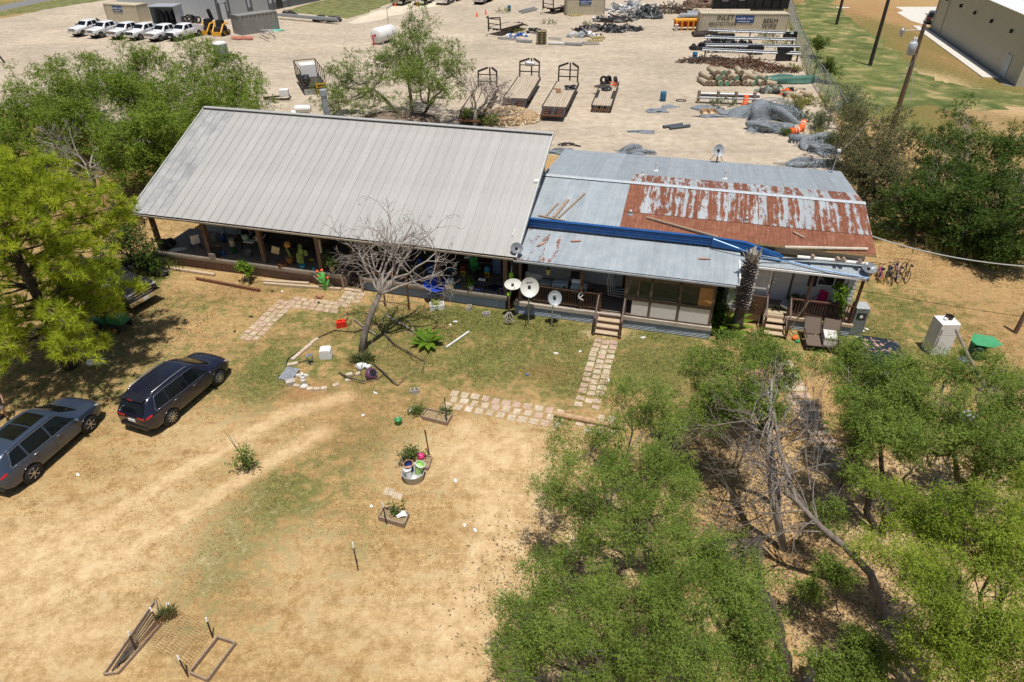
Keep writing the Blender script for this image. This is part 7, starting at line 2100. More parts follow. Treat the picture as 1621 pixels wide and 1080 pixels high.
# ------------------------------------------------------------------ the equipment lot behind the house
BEIGE = mat('beige_container', (.50, .44, .32), .55, var=.1, dirt=((.3, .25, .18), .4, 1.5))
GREYC = mat('grey_container', (.20, .20, .185), .6, var=.12, dirt=((.3, .27, .22), .4))
SIGNB = mat('sign_blue', (.02, .06, .19), .4, var=.05)
SIGNW = mat('sign_white', (.75, .75, .75), .4, var=.02)
SPRAY = mat('black_spray', (.02, .02, .022), .8)
def frame_of(a, b_):
    p, q = G(*a), G(*b_)
    return p, (q - p).length, atan2(q.y - p.y, q.x - p.x)
def letters(par, txt, size, M, mm, slant=0):
    me = text_mesh(txt, size, .006)
    if slant:
        for v in me.vertices: v.co.x += v.co.y * slant
    o = link('lettering', me, mm, par)
    o.matrix_local = M
    return o
def container(label, a, b_, L_, m_, sign=None, texts=(), W_=2.44, Hh=2.6, group='steel storage containers'):
    p, _, rz = frame_of(a, b_)
    t = thing('storage_container', label, 'container', p, rz, group)
    MB().corr((.1, 0, .1), (L_ - .1, 0, .1), (L_ - .1, 0, Hh - .1), (.1, 0, Hh - .1), int(L_ / .28), .03, 4).build('side', m_, t)
    MB().corr((L_, .1, .1), (L_, W_ - .1, .1), (L_, W_ - .1, Hh - .1), (L_, .1, Hh - .1), 9, .03, 4).build('end', m_, t)
    MB().corr((0, W_ - .1, .1), (0, .1, .1), (0, .1, Hh - .1), (0, W_ - .1, Hh - .1), 9, .03, 4).corr((L_ - .1, W_, .1), (.1, W_, .1), (.1, W_, Hh - .1), (L_ - .1, W_, Hh - .1), int(L_ / .28), .03, 4).build('back', m_, t)
    MB().bx(0, L_, 0, W_, Hh - .1, Hh - .04).build('roof', m_, t)
    fr = MB()
    for y in (0, W_):
        for z in (.06, Hh - .05): fr.beam((0, y, z), (L_, y, z), .1, .12)
        for x in (0, L_): fr.bx(x - .06, x + .06, y - .06, y + .06, 0, Hh)
    for x in (0, L_):
        for z in (.06, Hh - .05): fr.beam((x, 0, z), (x, W_, z), .1, .12)
    fr.build('frame', m_, t)
    for x in (.3, .8, 1.6, 2.1): MB().tube([(L_ + .05, x, .15), (L_ + .05, x, Hh - .15)], .02, 5).build('lock_bar', STEEL, t)
    if sign:
        x0, w_, h_ = sign
        MB().bx(x0 - w_ / 2, x0 + w_ / 2, -.07, -.05, Hh - .25 - h_, Hh - .25).build('sign', SIGNB, t)
        M = Matrix.Translation((x0, -.078, Hh - .25 - h_ * .4)) @ Matrix.Rotation(R(90), 4, 'X')
        letters(t, 'mobile mini', h_ * .52, M, SIGNW, .25)
        MB().bx(x0 - w_ * .36, x0 + w_ * .3, -.075, -.071, Hh - .25 - h_ * .85, Hh - .25 - h_ * .78).build('sign_line', SIGNW, t)
    for txt, x, z, sz in texts: letters(t, txt, sz, Matrix.Translation((x, -.045, z)) @ Matrix.Rotation(R(90), 4, 'X'), SPRAY)
    return t
container('long beige container with hand painted INLET PROTECTION and BERM WIRE', (1106, 52.5), (1246, 53.5), 12.4, BEIGE, (6.2, 2.6, .95), (('INLET', 3.5, 2.0, .92), ('PROTECTION', 3.2, 1.2, .62), ('BERM', 9.9, 1.62, .86), ('WIRE', 9.8, .92, .86)))
container('beige container seen broadside at the back of the lot with a blue sign', (897, 25), (959, 23.6), 6.3, BEIGE, (3.0, 2.0, .75))
container('beige container behind the row of white pickups', (172, 34), (224, 37), 6.3, BEIGE, (2.6, 1.9, .8))
container('dark grey container beside the yellow loader frames', (371, 53), (388, 57.5), 2.5, GREYC, None, W_=6.0)
# white metal workshop
WM = mat('white_metal_wall', (.46, .49, .53), .5, .1, var=.05)
GM = mat('grey_wainscot', (.12, .125, .13), .6)
A_, B_, C_ = G(186, 7), G(347, 33), G(508, 1)
wk = thing('metal_workshop', 'big white metal workshop cut off by the top edge of the photo', 'building', B_)
def wallrun(par, a, b_, h, m_, low=None, name='wall'):
    d = (b_ - a)
    n_ = int(d.length / .9)
    MB().corr(a, b_, b_ + V((0, 0, h)), a + V((0, 0, h)), n_, .03, 4).build(name, m_, par)
    if low:
        nn = V((d.y, -d.x, 0)).normalized() * .05
        MB().corr(a + nn, b_ + nn, b_ + nn + V((0, 0, low)), a + nn + V((0, 0, low)), n_, .03, 4).build('wainscot', GM, par)
a, b_, c_ = A_ - B_, V(), C_ - B_
wallrun(wk, a, b_, 7, WM)
wallrun(wk, b_, c_, 7, WM, 1.1)
MB().quad(a + V((0, 0, 7)), b_ + V((0, 0, 7)), c_ + V((0, 0, 7)), a + c_ + V((0, 0, 7))).build('roof', WM, wk)
MB().add([a, a + c_, c_, a + V((0, 0, 7)), a + c_ + V((0, 0, 7)), c_ + V((0, 0, 7))], [(0, 1, 4, 3), (1, 2, 5, 4)]).build('wall', WM, wk)
d = c_.normalized()
nn = V((d.y, -d.x, 0)) * .12
DKM = mat('dark_trim_metal', (.09, .095, .1), .5)
for t0, t1, z1, m_, nm in ((.6, 1.7, 2.3, WM, 'door'), (2.6, 6.2, 4.4, GREYP, 'roller_door'), (7.4, 11, 4.4, GREYP, 'roller_door')):
    dd = MB().add([d * t0 + nn, d * t1 + nn, d * t1 + nn + V((0, 0, z1)), d * t0 + nn + V((0, 0, z1))], [(0, 1, 2, 3)]).build(nm, m_, wk)
    for t in (t0 - .12, t1 + .12): MB().beam(d * t + nn, d * t + nn + V((0, 0, z1 + .2)), .22).build('frame', DKM, dd)
for t in (.05, 12.3, 16): MB().beam(d * t + nn * 1.2, d * t + nn * 1.2 + V((0, 0, 7)), .3).build('corner_trim', DKM, wk)
MB().add([d * 13 + nn, d * 14.5 + nn, d * 14.5 + nn + V((0, 0, 3)), d * 13 + nn + V((0, 0, 3))], [(3, 2, 1, 0)]).build('window', GLASS, wk)
# lean-to shelter
p, L_, rz = frame_of((243, 40), (276, 40))
t = thing('tool_shelter', 'open fronted grey metal shelter beside the beige container', 'shelter', p, rz)
MB().bx(-.1, 4.0, -.3, 3, 2.6, 2.7).build('roof', PSTEEL, t)
MB().bx(3.85, 3.9, 0, 2.8, 0, 2.6).build('side_wall', WM, t); MB().bx(0, 3.9, 2.75, 2.8, 0, 2.6).build('back_wall', PSTEEL, t); MB().bx(0, .05, 0, 2.8, 0, 2.6).build('side_wall', PSTEEL, t)
for i in range(3): MB().blob((1.2 + i * .8, 1.2, 1.0), (.3, .5, .9), i, .2, 1).build('hanging_gear', BLACK, t)
tyg = 'old tyres piled by the workshop wall'
for i, (u, v, z, a) in enumerate(((288, 37, 0, .2), (295, 36, 0, 1.2), (302, 37, 0, .5), (309, 36, 0, .9), (315, 37, 0, .1), (300, 34, .5, .3), (306, 34.5, .6, 1.4))):
    solo('tyre', MB().lathe([(.3, -.14), (.5, -.16), (.55, 0), (.5, .16), (.3, .14)], 14, (0, 0, .5), rot=(R(70), 0, 0), caps=False), TYRE, ('old tyre lying %s in the lower layer of the pile by the shelter' % ('first', 'second', 'third', 'fourth', 'last')[i] if i < 5 else 'old tyre on top of the pile by the shelter, %s one' % ('left', 'right')[i - 5]), 'tyre', G(u, v, z), a, tyg)
def skid(label, base, rz):
    t = thing('loader_frame', label, 'loader', G(*base), rz, 'yellow skid loaders without buckets')
    MB().box((0, 0, .8), (1.6, 1.0, .7)).build('body', DKSTEEL, t)
    MB().box((-.1, 0, 1.6), (1.0, .95, .9), taper=.85).build('cab', BLACK, t)
    for s_ in (1, -1):
        MB().tube([(-.9, s_ * .7, 1.6), (.3, s_ * .7, 1.5), (1.2, s_ * .7, .5)], .11, 6).build('arm', YELLOW, t)
        for x in (-.5, .5): wheel(t, x, s_ * .75, .4, .3, s_, YELLOW, 4)
    MB().box((1.3, 0, .4), (.1, 1.5, .5)).build('coupler', YELLOW, t)
skid('yellow and black loader with raised dark hood, left of the pair', (333, 54), R(-115))
skid('yellow and black loader beside the dark grey container', (352, 56), R(-105))
for i in range(1): MB().tube([(-1, 0, 1.8), (-.6, 0, 3.2)], .3, 6).build('raised_hood', BLACK, [o for o in C.objects if o.name == 'loader_frame'][0])
hs_ = MB()
rg = random.Random(3)
for k in range(5): hs_.tube([G(367 + 33 * t_ / 9, 60 + 2.2 * sin(t_ * 1.3 + k * 1.2), .08 + .03 * k) for t_ in range(10)], .09, 5)
solo('hose_heap', hs_, mat('salmon_hose', (.5, .2, .14), .7), 'heap of salmon pink hose in front of the dark grey container', 'hose')
sc_ = MB()
for k in range(7): sc_.beam(G(410 + rg.uniform(0, 22), 52 + rg.uniform(-4, 5), .3), G(412 + rg.uniform(0, 26), 50 + rg.uniform(-6, 5), rg.uniform(.3, 1.4)), .14, .08)
solo('white_scrap_heap', sc_, WPLAS, 'heap of white frame scrap right of the dark grey container', 'scrap')
solo('green_net', MB().blob((0, 0, .1), (1.0, .5, .15), 3, .3, 1), mat('sea_green', (.12, .4, .3), .7), 'sea green net heap on the ground right of the white scrap', 'net', G(441, 49))
t = thing('portable_toilet', 'grey portable toilet with white roof behind the thicket', 'portable toilet', G(354, 97), -.2)
MB().bx(-.6, .6, -.6, .6, 0, 2.0).build('cabin', mat('toilet_grey', (.2, .23, .25), .5), t); MB().lathe([(.85, 2.0), (.8, 2.15), (.45, 2.3), (.1, 2.33)], 4, rot=(0, 0, pi / 4)).build('roof', WPLAS, t); MB().bx(-.4, .4, -.63, -.601, .1, 1.9).build('door', mat('toilet_door', (.14, .16, .18), .5), t)
solo('hitch', MB().tube([(-.8, 0, .6), (.3, 0, 1.0), (1.2, 0, .9), (1.5, 0, .2)], .12, 6), DKSTEEL, 'black trailer hitch poking out right of the portable toilet', 'hitch', G(366, 100), -.3)
solo('hitch', MB().tube([(-.8, 0, 1.2), (.3, 0, .8), (.7, 0, .1)], .12, 6).beam((-2, -1.5, .1), (.2, -.4, .5), .1), DKSTEEL, 'black trailer tongue at the left edge of the photo', 'hitch', G(1, 100), -.3)
for (a, b_, z, lb) in (((424, 21), (533, 30), .8, 'long steel beam lying along the paddock'), ((440, 24), (536, 33), .5, 'shorter steel beam lying along the paddock')):
    solo('steel_beam', MB().beam(G(*a, z), G(*b_, z), .3, .25), PSTEEL, lb, 'beam', group='steel beams by the paddock')
for i, (u, v, lb) in enumerate(((460, 26, 'left one of the dark axle stands under the steel beams'), (508, 34, 'middle one of the dark axle stands under the steel beams'), (530, 35, 'right one of the dark axle stands under the steel beams'))):
    solo('axle_stand', MB().blob((0, 0, .4), (1.2, .5, .5), i, .35, 1).beam((-1.2, 0, .3), (1.2, .2, .3), .2), DKSTEEL, lb, 'stand', G(u, v), .1, 'axle stands')
# white tank
p, L_, rz = frame_of((604, 72), (636, 62))
t = thing('fuel_tank', 'horizontal white fuel tank behind the ridge tree', 'tank', p, rz)
t.scale = (.85,) * 3
MB().lathe([(.2, -.1), (.9, 0), (1.12, .15), (1.12, 4.4), (.9, 4.55), (.2, 4.65)], 20, (0, 1, 1.3), rot=(0, R(90), 0)).build('shell', WHITE, t, True)
for x in (.9, 3.6): MB().bx(x - .1, x + .1, .2, 1.8, 0, .5).build('saddle', WHITE, t)
MB().prism([(-.25, 0), (0, -.25), (.25, 0), (0, .25)], -.03, .0, axis='x').build('hazard_sign', REDL, t).location = (-.1, 1, 1.4)
solo('bollard', MB().cyl((0, 0, .7), .1, 1.4, 8), REDP, 'red bollard at the end of the white tank', 'bollard', G(592, 73))
t = thing('lamp_post', 'thin post with a grey lamp head behind the white tank', 'lamp post', G(616, 52))
MB().tube([(0, 0, 0), (0, 0, 3.2)], .05, 6).build('post', STEEL, t); MB().box((.3, .1, 3.4), (.7, .25, .12), (0, R(-25), 0)).build('lamp_head', PSTEEL, t)
# rig with yellow ladder
p, L_, rz = frame_of((484, 152), (506, 150))
t = thing('work_rig', 'flatbed work rig with a dark rail cage and yellow ladder, half behind the ridge tree', 'rig', G(488, 151), rz + .05)
MB().bx(-.4, 2.0, 0, 6, .6, .85).build('deck', DKSTEEL, t)
for x in (-.35, 1.95):
    MB().tube([(x, 0, .85), (x, 0, 2.3), (x, 6, 2.3), (x, 6, .85)], .05, 5).build('rail', DKSTEEL, t)
    for y in (1.5, 3, 4.5): MB().tube([(x, y, .85), (x, y, 2.3)], .04, 5).build('rail_post', DKSTEEL, t)
MB().tube([(-.35, 6, 2.3), (1.95, 6, 2.3)], .05, 5).build('rail', DKSTEEL, t)
MB().bx(.1, 1.7, 4.2, 5.8, .86, 2.1).build('white_tank', WPLAS, t)
for z in (.1, .4, .7, 1.0): MB().bx(1.0, 1.9, -.2, -.02, z, z + .08).build('ladder_step', YELLOW, t)
for x in (.96, 1.92): MB().bx(x - .03, x + .03, -.2, -.02, 0, 1.3).build('ladder_rail', YELLOW, t)
MB().blob((.1, .3, 1.5), (.4, .4, .5), 2, .2, 2).build('hose_reel', BLACK, t)
MB().bx(-.3, .8, -.05, .6, .0, .6).build('engine_box', GREYP, t)
t = thing('trailer_frame', 'small dark trailer frame with a white box behind the left end of the ridge', 'trailer', G(440, 160), .1)
MB().beam((-1.4, 0, .35), (1.2, .4, .45), .14).beam((-1.3, -.3, .3), (1.2, -.5, .3), .12).tube([(1, -.5, .3), (1.4, 0, .35), (1, .5, .4)], .06, 5).build('frame', DKSTEEL, t); MB().box((.7, .3, .75), (.9, .7, .6)).build('white_box', WPLAS, t)
solo('white_drum', MB().cyl((0, 0, .35), .32, 1.4, 12, rot=(0, R(90), 0)), WPLAS, 'upper white drum showing over the ridge', 'drum', G(481, 178, .5), .1, 'white drums behind the ridge')
solo('white_drum', MB().cyl((0, 0, .35), .32, 1.6, 12, rot=(0, R(90), 0)), WPLAS, 'lower white drum showing over the ridge', 'drum', G(477, 186), .1, 'white drums behind the ridge')
# heaps
solo('dirt_heap', MB().blob((0, 0, 0), (4.0, 2.2, 1.25), 5, .05, 3, -.05), groundmat('heap_dirt', [(.36, (.13, .095, .07)), (.64, (.24, .18, .135))]), 'brown heap of earth under the ridge tree', 'heap', G(632, 200), smooth=True)
r = np.random.default_rng(6)
k = 3600
aa, rr_ = r.uniform(0, 2 * pi, k), np.sqrt(r.random(k))
cx_, cy_ = np.cos(aa) * rr_ * 3.1, np.sin(aa) * rr_ * 2.4
cz_ = .95 * (1 - rr_ ** 1.4) + r.uniform(0, .12, k)
cc = np.stack([cx_, cy_, cz_ + .03], -1)
u1, u2 = unit(r, k), unit(r, k)
u2 = norm(np.cross(u1, u2))
L1, L2 = r.uniform(.07, .18, k)[:, None], r.uniform(.03, .07, k)[:, None]
o = link('wood_chip_heap', npmesh('wood_chip_heap', np.stack([cc - u1 * L1 - u2 * L2, cc + u1 * L1 - u2 * L2, cc + u1 * L1 + u2 * L2, cc - u1 * L1 + u2 * L2], 1).reshape(-1, 3), 4, mat('split_wood', (.66, .52, .34), .8, var=.2, island=.4)), None, None, G(806, 188))
o['kind'] = 'stuff'
solo('wood_heap_core', MB().blob((0, 0, 0), (2.9, 2.2, .88), 5, .06, 2, -.05), mat('heap_core', (.34, .23, .13), .9, var=.3), 'heap of split pale firewood behind the right end of the ridge', 'heap', G(806, 188), smooth=True)

# trailers
BOARDS = mat('deck_boards', (.47, .385, .29), .8, var=.22, sc=3, stretch=(.4, 6, 1), dirt=((.2, .15, .1), .6, 1.5))
def trailer(label, rear, front, W_, z, goose=True, name='flatbed_trailer', dove=True, group='trailers parked on the lot', gh=1.5):
    p, q = G(*rear, z), G(*front, z)
    p.z = q.z = 0
    d = q - p
    L_ = d.length
    rz = atan2(d.y, d.x)
    t = thing(name, label, 'trailer', p, rz, group)
    n_ = 9
    bw = W_ / n_
    x0 = 1.5 if dove else .05
    for i in range(n_): MB().bx(x0, L_, -W_ / 2 + i * bw + .012, -W_ / 2 + (i + 1) * bw - .012, z - .05, z + .006 * (i % 3)).build('deck_board', BOARDS, t)
    for y in (-W_ / 2 - .05, W_ / 2 + .05):
        MB().bx(0 if not dove else x0, L_, y - .05, y + .05, z - .28, z + .04).build('side_rail', DKSTEEL, t)
        for x in (L_ * .36, L_ * .48): MB().cyl((x, y * .86, .38), .38, .24, 16, rot=(R(90), 0, 0)).build('wheel', TYRE, t)
        MB().bx(L_ * .27, L_ * .57, y * .86 - .16, y * .86 + .16, .78 if z > .85 else .72, .8 if z > .85 else .76).build('fender', DKSTEEL, t)
    if dove:
        MB().add([(x0, -W_ / 2, z - .02), (x0, W_ / 2, z - .02), (0, W_ / 2, z - .38), (0, -W_ / 2, z - .38), (x0, -W_ / 2, z - .2), (x0, W_ / 2, z - .2), (0, W_ / 2, z - .5), (0, -W_ / 2, z - .5)], [(0, 1, 2, 3), (7, 6, 5, 4), (0, 3, 7, 4), (1, 5, 6, 2), (3, 2, 6, 7)]).build('dovetail', DKSTEEL, t)
        for s_ in (-.55, .55):
            for k in range(3): MB().bx(.2 + k * .35, .34 + k * .35, s_ - .3, s_ + .3, z - .3 + k * .09, z - .24 + k * .09).build('ramp_rung', RUSTY, t)
    MB().bx(-.05, .08, -W_ / 2, W_ / 2, z - .5, z - .36).build('rear_bumper', RUSTY, t)
    MB().bx(.2, L_, -.35, -.2, z - .3, z - .06).bx(.2, L_, .2, .35, z - .3, z - .06).build('beam', DKSTEEL, t)
    if goose:
        for y in (-W_ / 2 + .1, W_ / 2 - .1):
            MB().beam((L_ - .05, y, z - .2), (L_ + .1, y, z + gh), .14).beam((L_ + .1, y, z + gh), (L_ + 1.5, y * .25, z + gh + .05), .16).build('neck', DKSTEEL, t)
        MB().beam((L_ + .0, -W_ / 2 + .1, z + .55), (L_, W_ / 2 - .1, z + .55), .1).beam((L_ + .05, -W_ / 2 + .1, z + gh - .3), (L_ + .05, W_ / 2 - .1, z + gh - .3), .08).build('crossbar', DKSTEEL, t)
        MB().tube([(L_ + 1.5, 0, z + gh + .1), (L_ + 1.5, 0, z - .2)], .08, 7).build('coupler', DKSTEEL, t)
    else: MB().beam((L_, -.5, z - .2), (L_ + 1.2, 0, z - .2), .1).beam((L_, .5, z - .2), (L_ + 1.2, 0, z - .2), .1).build('tongue', DKSTEEL, t)
    return t, L_
t1, L1_ = trailer('gooseneck flatbed trailer nearest the firewood heap, with pale boards', (812, 162), (838, 122), 2.3, .95)
MB().lathe([(.2, -.5), (.26, -.3), (.26, .3), (.2, .5)], 12, (L1_ + .2, 0, 2.25), rot=(R(90), 0, 0)).build('air_tank', STEEL, t1)
t2, L2_ = trailer('gooseneck flatbed trailer with brown stained boards, in the middle of the three', (874, 176), (899, 130), 2.2, .95)
solo('tarp', MB().blob((0, 0, .15), (.55, .4, .22), 5, .3, 2, -.14), BLACK, 'black tarp heaped on the middle gooseneck trailer', 'tarp', G(903, 141, .97), .4)
solo('bark_scraps', MB().box((0, 0, .02), (1.6, .5, .03), (0, 0, .4)).box((.6, .7, .02), (.7, .2, .03), (0, 0, .9)), mat('rust_brown_bark', (.2, .1, .05), .9), 'brown bark scraps on the middle gooseneck trailer', 'scrap', G(884, 144, .97), 1.1)
t3, L3_ = trailer('small utility trailer loaded with tyres, rightmost of the three', (952, 167), (966, 129), 1.75, .7, False, dove=False)
lg_ = 'load on the small utility trailer'
for i, (u, v, a, lb) in enumerate(((955, 133, .3, 'left black tyre on the utility trailer'), (963, 132.5, .9, 'middle black tyre on the utility trailer'), (974, 134, 1.3, 'right black tyre standing on the utility trailer'))):
    solo('tyre', MB().lathe([(.2, -.13), (.38, -.15), (.42, 0), (.38, .15), (.2, .13)], 14, (0, 0, .42), rot=(R(75), 0, 0), caps=False), TYRE, lb, 'tyre', G(u, v, .72), a, lg_)
solo('orange_hose', MB().tube([(0.35 * cos(t_ * .7), .25 * sin(t_ * .7), .05 + .03 * t_) for t_ in range(16)], .05, 5), ORANGE, 'orange hose coil on the utility trailer', 'hose', G(970, 137.5, .72), group=lg_)
solo('brush', MB().blob((0, 0, .1), (.7, .3, .2), 3, .4, 2), BARK, 'brown brushwood at the front of the utility trailer', 'brushwood', G(955, 138, .72), .2, lg_)
solo('black_sack', MB().blob((0, 0, .15), (.5, .4, .2), 3, .2, 2), BLACK, 'black sack on the utility trailer', 'sack', G(961, 143, .72), .2, lg_)
t0_, _ = trailer('dark gooseneck trailer tangled behind the grey leafless tree', (742, 184), (772, 138), 2.1, .95)
t4, _ = trailer('gooseneck flatbed trailer seen from its black neck, far across the lot', (826, 34), (783, 45), 2.3, .95)
t5, _ = trailer('flatbed trailer at the top edge left of the broadside container', (893, 7), (868, 12), 2.3, .95)
# cones, barrels, drums
cgp = 'orange cones on the lot'
for u, v, lb in ((755, 26.5, 'small orange cone on the open lot, nearer one'), (769, 22.5, 'small orange cone on the open lot, farther one')):
    solo('traffic_cone', MB().lathe([(.25, 0), (.25, .04), (.17, .05), (.04, .75)], 10), ORANGE, lb, 'cone', G(u, v), group=cgp)
for u, v, lb in ((1049, 160, 'blue barrel standing alone on the gravel right of the trailers'), (1099, 95, 'blue barrel at the end of the pipe racks'), (806, 18, 'blue barrel at the far weeds of the lot')):
    t = thing('barrel', lb, 'barrel', G(u, v), 0, 'blue barrels on the lot')
    MB().lathe([(.28, 0), (.3, .05), (.3, .3), (.31, .32), (.3, .34), (.3, .6), (.31, .62), (.3, .64), (.3, .88), (.28, .92), (.26, .9)], 16).build('barrel', mat('barrel_blue', (.03, .13, .24), .5, var=.2), t, True)
def drum(label, loc, rot=(0, 0, 0)):
    t = thing('traffic_drum', label, 'traffic drum', loc, 0, 'orange traffic drums', rot=rot)
    MB().lathe([(.3, 0), (.3, .08), (.27, .1), (.24, .95), (.2, 1.0)], 16).build('drum', ORANGE, t, True)
    for z in (.32, .62): MB().lathe([(.265 - .03 * z, z), (.268 - .03 * z, z + .005), (.268 - .03 * z, z + .14), (.262 - .03 * z, z + .145)], 16, caps=False).build('band', WPLAS, t)
drum('orange and white traffic drum standing by the low pipe rack', G(1179, 167))
drum('fallen traffic drum with two white bands showing, left of the pair', G(1251, 208, .28), (R(85), 0, R(100)))
drum('fallen traffic drum tilted up, right of the pair', G(1268, 205, .2), (R(60), 0, R(150)))
# junk rows in the middle of the lot
pgp = 'pipes and channels laid out on the lot'
for i, (a, b_, w_, m_, lb) in enumerate((((788, 60), (818, 62), .22, STEEL, 'thin pale pipe at the left end of the junk row'), ((818, 64), (842, 65.5), .6, STEEL, 'wide trough in the junk row left of the pallet stack'), ((868, 60), (888, 62), .2, ALU, 'bright pipe just right of the pallet stack'), ((868, 68), (893, 69), .4, WHITE, 'white channel with red litter right of the pallet stack'), ((894, 69), (922, 70), .5, STEEL, 'slotted channel at the centre of the junk row'), ((922, 68), (949, 69), .35, ALU, 'bright pale pipe at the right end of the junk row'), ((822, 18), (846, 12), .4, STEEL, 'pale pipe bundle near the far blue barrel'), ((826, 20), (850, 14), .3, STEEL, 'second pale pipe bundle near the far blue barrel'), ((944, 26), (957, 26), .3, ALU, 'pale pipe at the foot of the broadside container'))):
    solo('channel' if w_ > .3 else 'pipe', MB().beam(G(*a, .2), G(*b_, .2), w_, .22), m_, lb, 'pipe', group=pgp)
t = thing('pallet_stack', 'tall stack of green brown pallets in the junk row', 'pallet stack', G(857, 70), .03)
for k in range(9): MB().bx(-.65, .65, -.55, .55, k * .2, k * .2 + .05).bx(-.65, -.5, -.55, .55, k * .2 + .05, k * .2 + .17).bx(.5, .65, -.55, .55, k * .2 + .05, k * .2 + .17).bx(-.08, .08, -.55, .55, k * .2 + .05, k * .2 + .17).build('pallet', mat('pallet_wood', (.27, .22, .12), .85, var=.25), t)
for i, (u, v, z, lb) in enumerate(((942, 65, 0, 'lower yellowish pallet at the right end of the junk row'), (946, 60, .2, 'upper pale pallet at the right end of the junk row'), (911, 25, 0, 'brown pallets leaning at the broadside container'))):
    mb = MB()
    for k in range(6): mb.bx(-1.0 + k * .36, -.8 + k * .36, -.6, .6, .12, .16)
    for y in (-.55, 0, .55): mb.bx(-1, 1, y - .04, y + .04, 0, .12)
    solo('pallet', mb, mat('yellow_pallet', (.44, .35, .15), .8, var=.2), lb, 'pallet', G(u, v, z), .1 + .2 * i, 'loose pallets on the lot')
# scrap heaps: sticks, bars and lumps
def heap(label, base, rx, ry, h, parts, seed, name='scrap_heap', cat='scrap heap', n_=40, len_=1.4, th=.1, group='scrap heaps on the lot'):
    t = thing(name, label, cat, G(*base), 0, group)
    rg = random.Random(seed)
    for nm, m_, kind in parts:
        mb = MB()
        for i in range(n_):
            a, q = rg.uniform(0, 2 * pi), sqrt(rg.random())
            c_ = V((cos(a) * q * rx, sin(a) * q * ry, h * (1 - q) * rg.uniform(.3, 1) + .1))
            if kind == 'bar':
                d = V((rg.gauss(0, 1), rg.gauss(0, .5), rg.gauss(0, .25))).normalized() * len_ * rg.uniform(.5, 1.3) / 2
                mb.beam(c_ - d, c_ + d, th * rg.uniform(.6, 1.5), th * rg.uniform(.5, 1.2))
            elif kind == 'twig':
                d = V((rg.gauss(0, 1), rg.gauss(0, .7), rg.gauss(0, .4))).normalized() * len_ * rg.uniform(.5, 1.3) / 2
                mb.tube([c_ - d, c_ + V((0, 0, .15)), c_ + d], th * .5, 4, caps=False)
            else: mb.blob(c_, tuple(len_ * rg.uniform(.18, .4) for _ in range(3)), i, .3, 1)
        o = mb.build(nm, m_, t)
        o['kind'] = 'stuff'
    return t
heap('grey steel offcuts heaped right of the broadside container', (972, 34), 3.2, 1.4, .9, (('steel_bar', STEEL, 'bar'), ('dark_bar', DKSTEEL, 'bar')), 1, n_=26, len_=2.2, th=.22)
heap('long low heap of mixed steel scrap between the pallets and the offcuts', (962, 48), 5.0, 2.2, .7, (('dark_bar', DKSTEEL, 'bar'), ('pale_bar', STEEL, 'bar'), ('wood_bar', WOOD, 'bar'), ('lump', BLACK, 'lump')), 2, n_=40, len_=1.3, th=.16)
heap('small heap of junk and weeds left of the steel scrap', (925, 58), 2.6, 1.2, .7, (('lump', PSTEEL, 'lump'), ('white_lump', WPLAS, 'lump'), ('dark_bar', DKSTEEL, 'bar')), 3, n_=16, len_=.9)
heap('small black and blue junk heap above the pallet stack', (846, 52), 1.8, .8, .5, (('lump', BLACK, 'lump'), ('bar', STEEL, 'bar')), 4, n_=10, len_=1.0)
heap('white and blue litter heap at the left end of the junk row', (816, 58), 1.8, .8, .4, (('lump', WPLAS, 'lump'), ('blue_lump', BLUEP, 'lump')), 5, n_=9, len_=.7)
heap('pale white pipes heaped at the top of the lot', (995, 18), 3.4, 2.0, 1.6, (('white_bar', WPLAS, 'bar'), ('grey_bar', STEEL, 'bar')), 6, n_=30, len_=3.0, th=.25)
heap('tall dark heap of torn black plastic at the top of the lot', (1026, 28), 3.0, 1.6, 2.0, (('black_sheet', mat('charcoal_sheet', (.05, .055, .055), .7, var=.5), 'lump'), ('grey_bar', PSTEEL, 'bar')), 7, n_=30, len_=1.6, th=.2)
heap('brown brushwood heap along the top of the lot', (1058, 20), 4.5, 1.6, 1.5, (('twig', BARK, 'twig'), ('brown_twig', mat('brown_twig', (.17, .11, .075), .9, var=.3), 'twig')), 8, n_=70, len_=2.2, th=.14)
heap('big mound of brown brush at the top right of the lot', (1125, 10), 5, 2.0, 2.4, (('brown_twig', mat('brown_twig', (.17, .11, .075), .9, var=.3), 'twig'), ('mound', mat('brown_twig', (.17, .11, .075), .9, var=.3), 'lump')), 9, n_=60, len_=2.2, th=.14)
heap('rusty brown wire heap left, in front of the lowest pipe rack', (1120, 99), 3.6, .9, .7, (('twig', mat('brown_twig', (.17, .11, .075), .9, var=.3), 'twig'), ('dark_twig', BARK, 'twig')), 10, n_=90, len_=1.2, th=.1)
heap('larger rusty brown wire heap behind the straw rolls', (1175, 106), 3.6, 1.4, 1.1, (('twig', mat('brown_twig', (.17, .11, .075), .9, var=.3), 'twig'), ('red_twig', RUSTY, 'twig')), 11, n_=110, len_=1.3, th=.1)
heap('dark brown mulch heap right of the wire heaps', (1228, 114), 2.6, .9, .6, (('twig', BARK, 'twig'), ('brown_twig', RUSTY, 'twig')), 12, n_=50, len_=1.0, th=.1)
heap('black bins and lids heaped under the pipe racks', (1150, 78), 4.6, 1.8, 1.0, (('black_bin', BLACK, 'lump'), ('dark_bar', DKSTEEL, 'bar')), 13, n_=44, len_=1.5, th=.2)
heap('orange and black litter heap by the grey mesh', (1252, 150), 1.6, 1.0, .7, (('orange_scrap', ORANGE, 'bar'), ('black_scrap', BLACK, 'lump'), ('pale_scrap', TAN, 'lump')), 14, n_=12, len_=.9, th=.12)
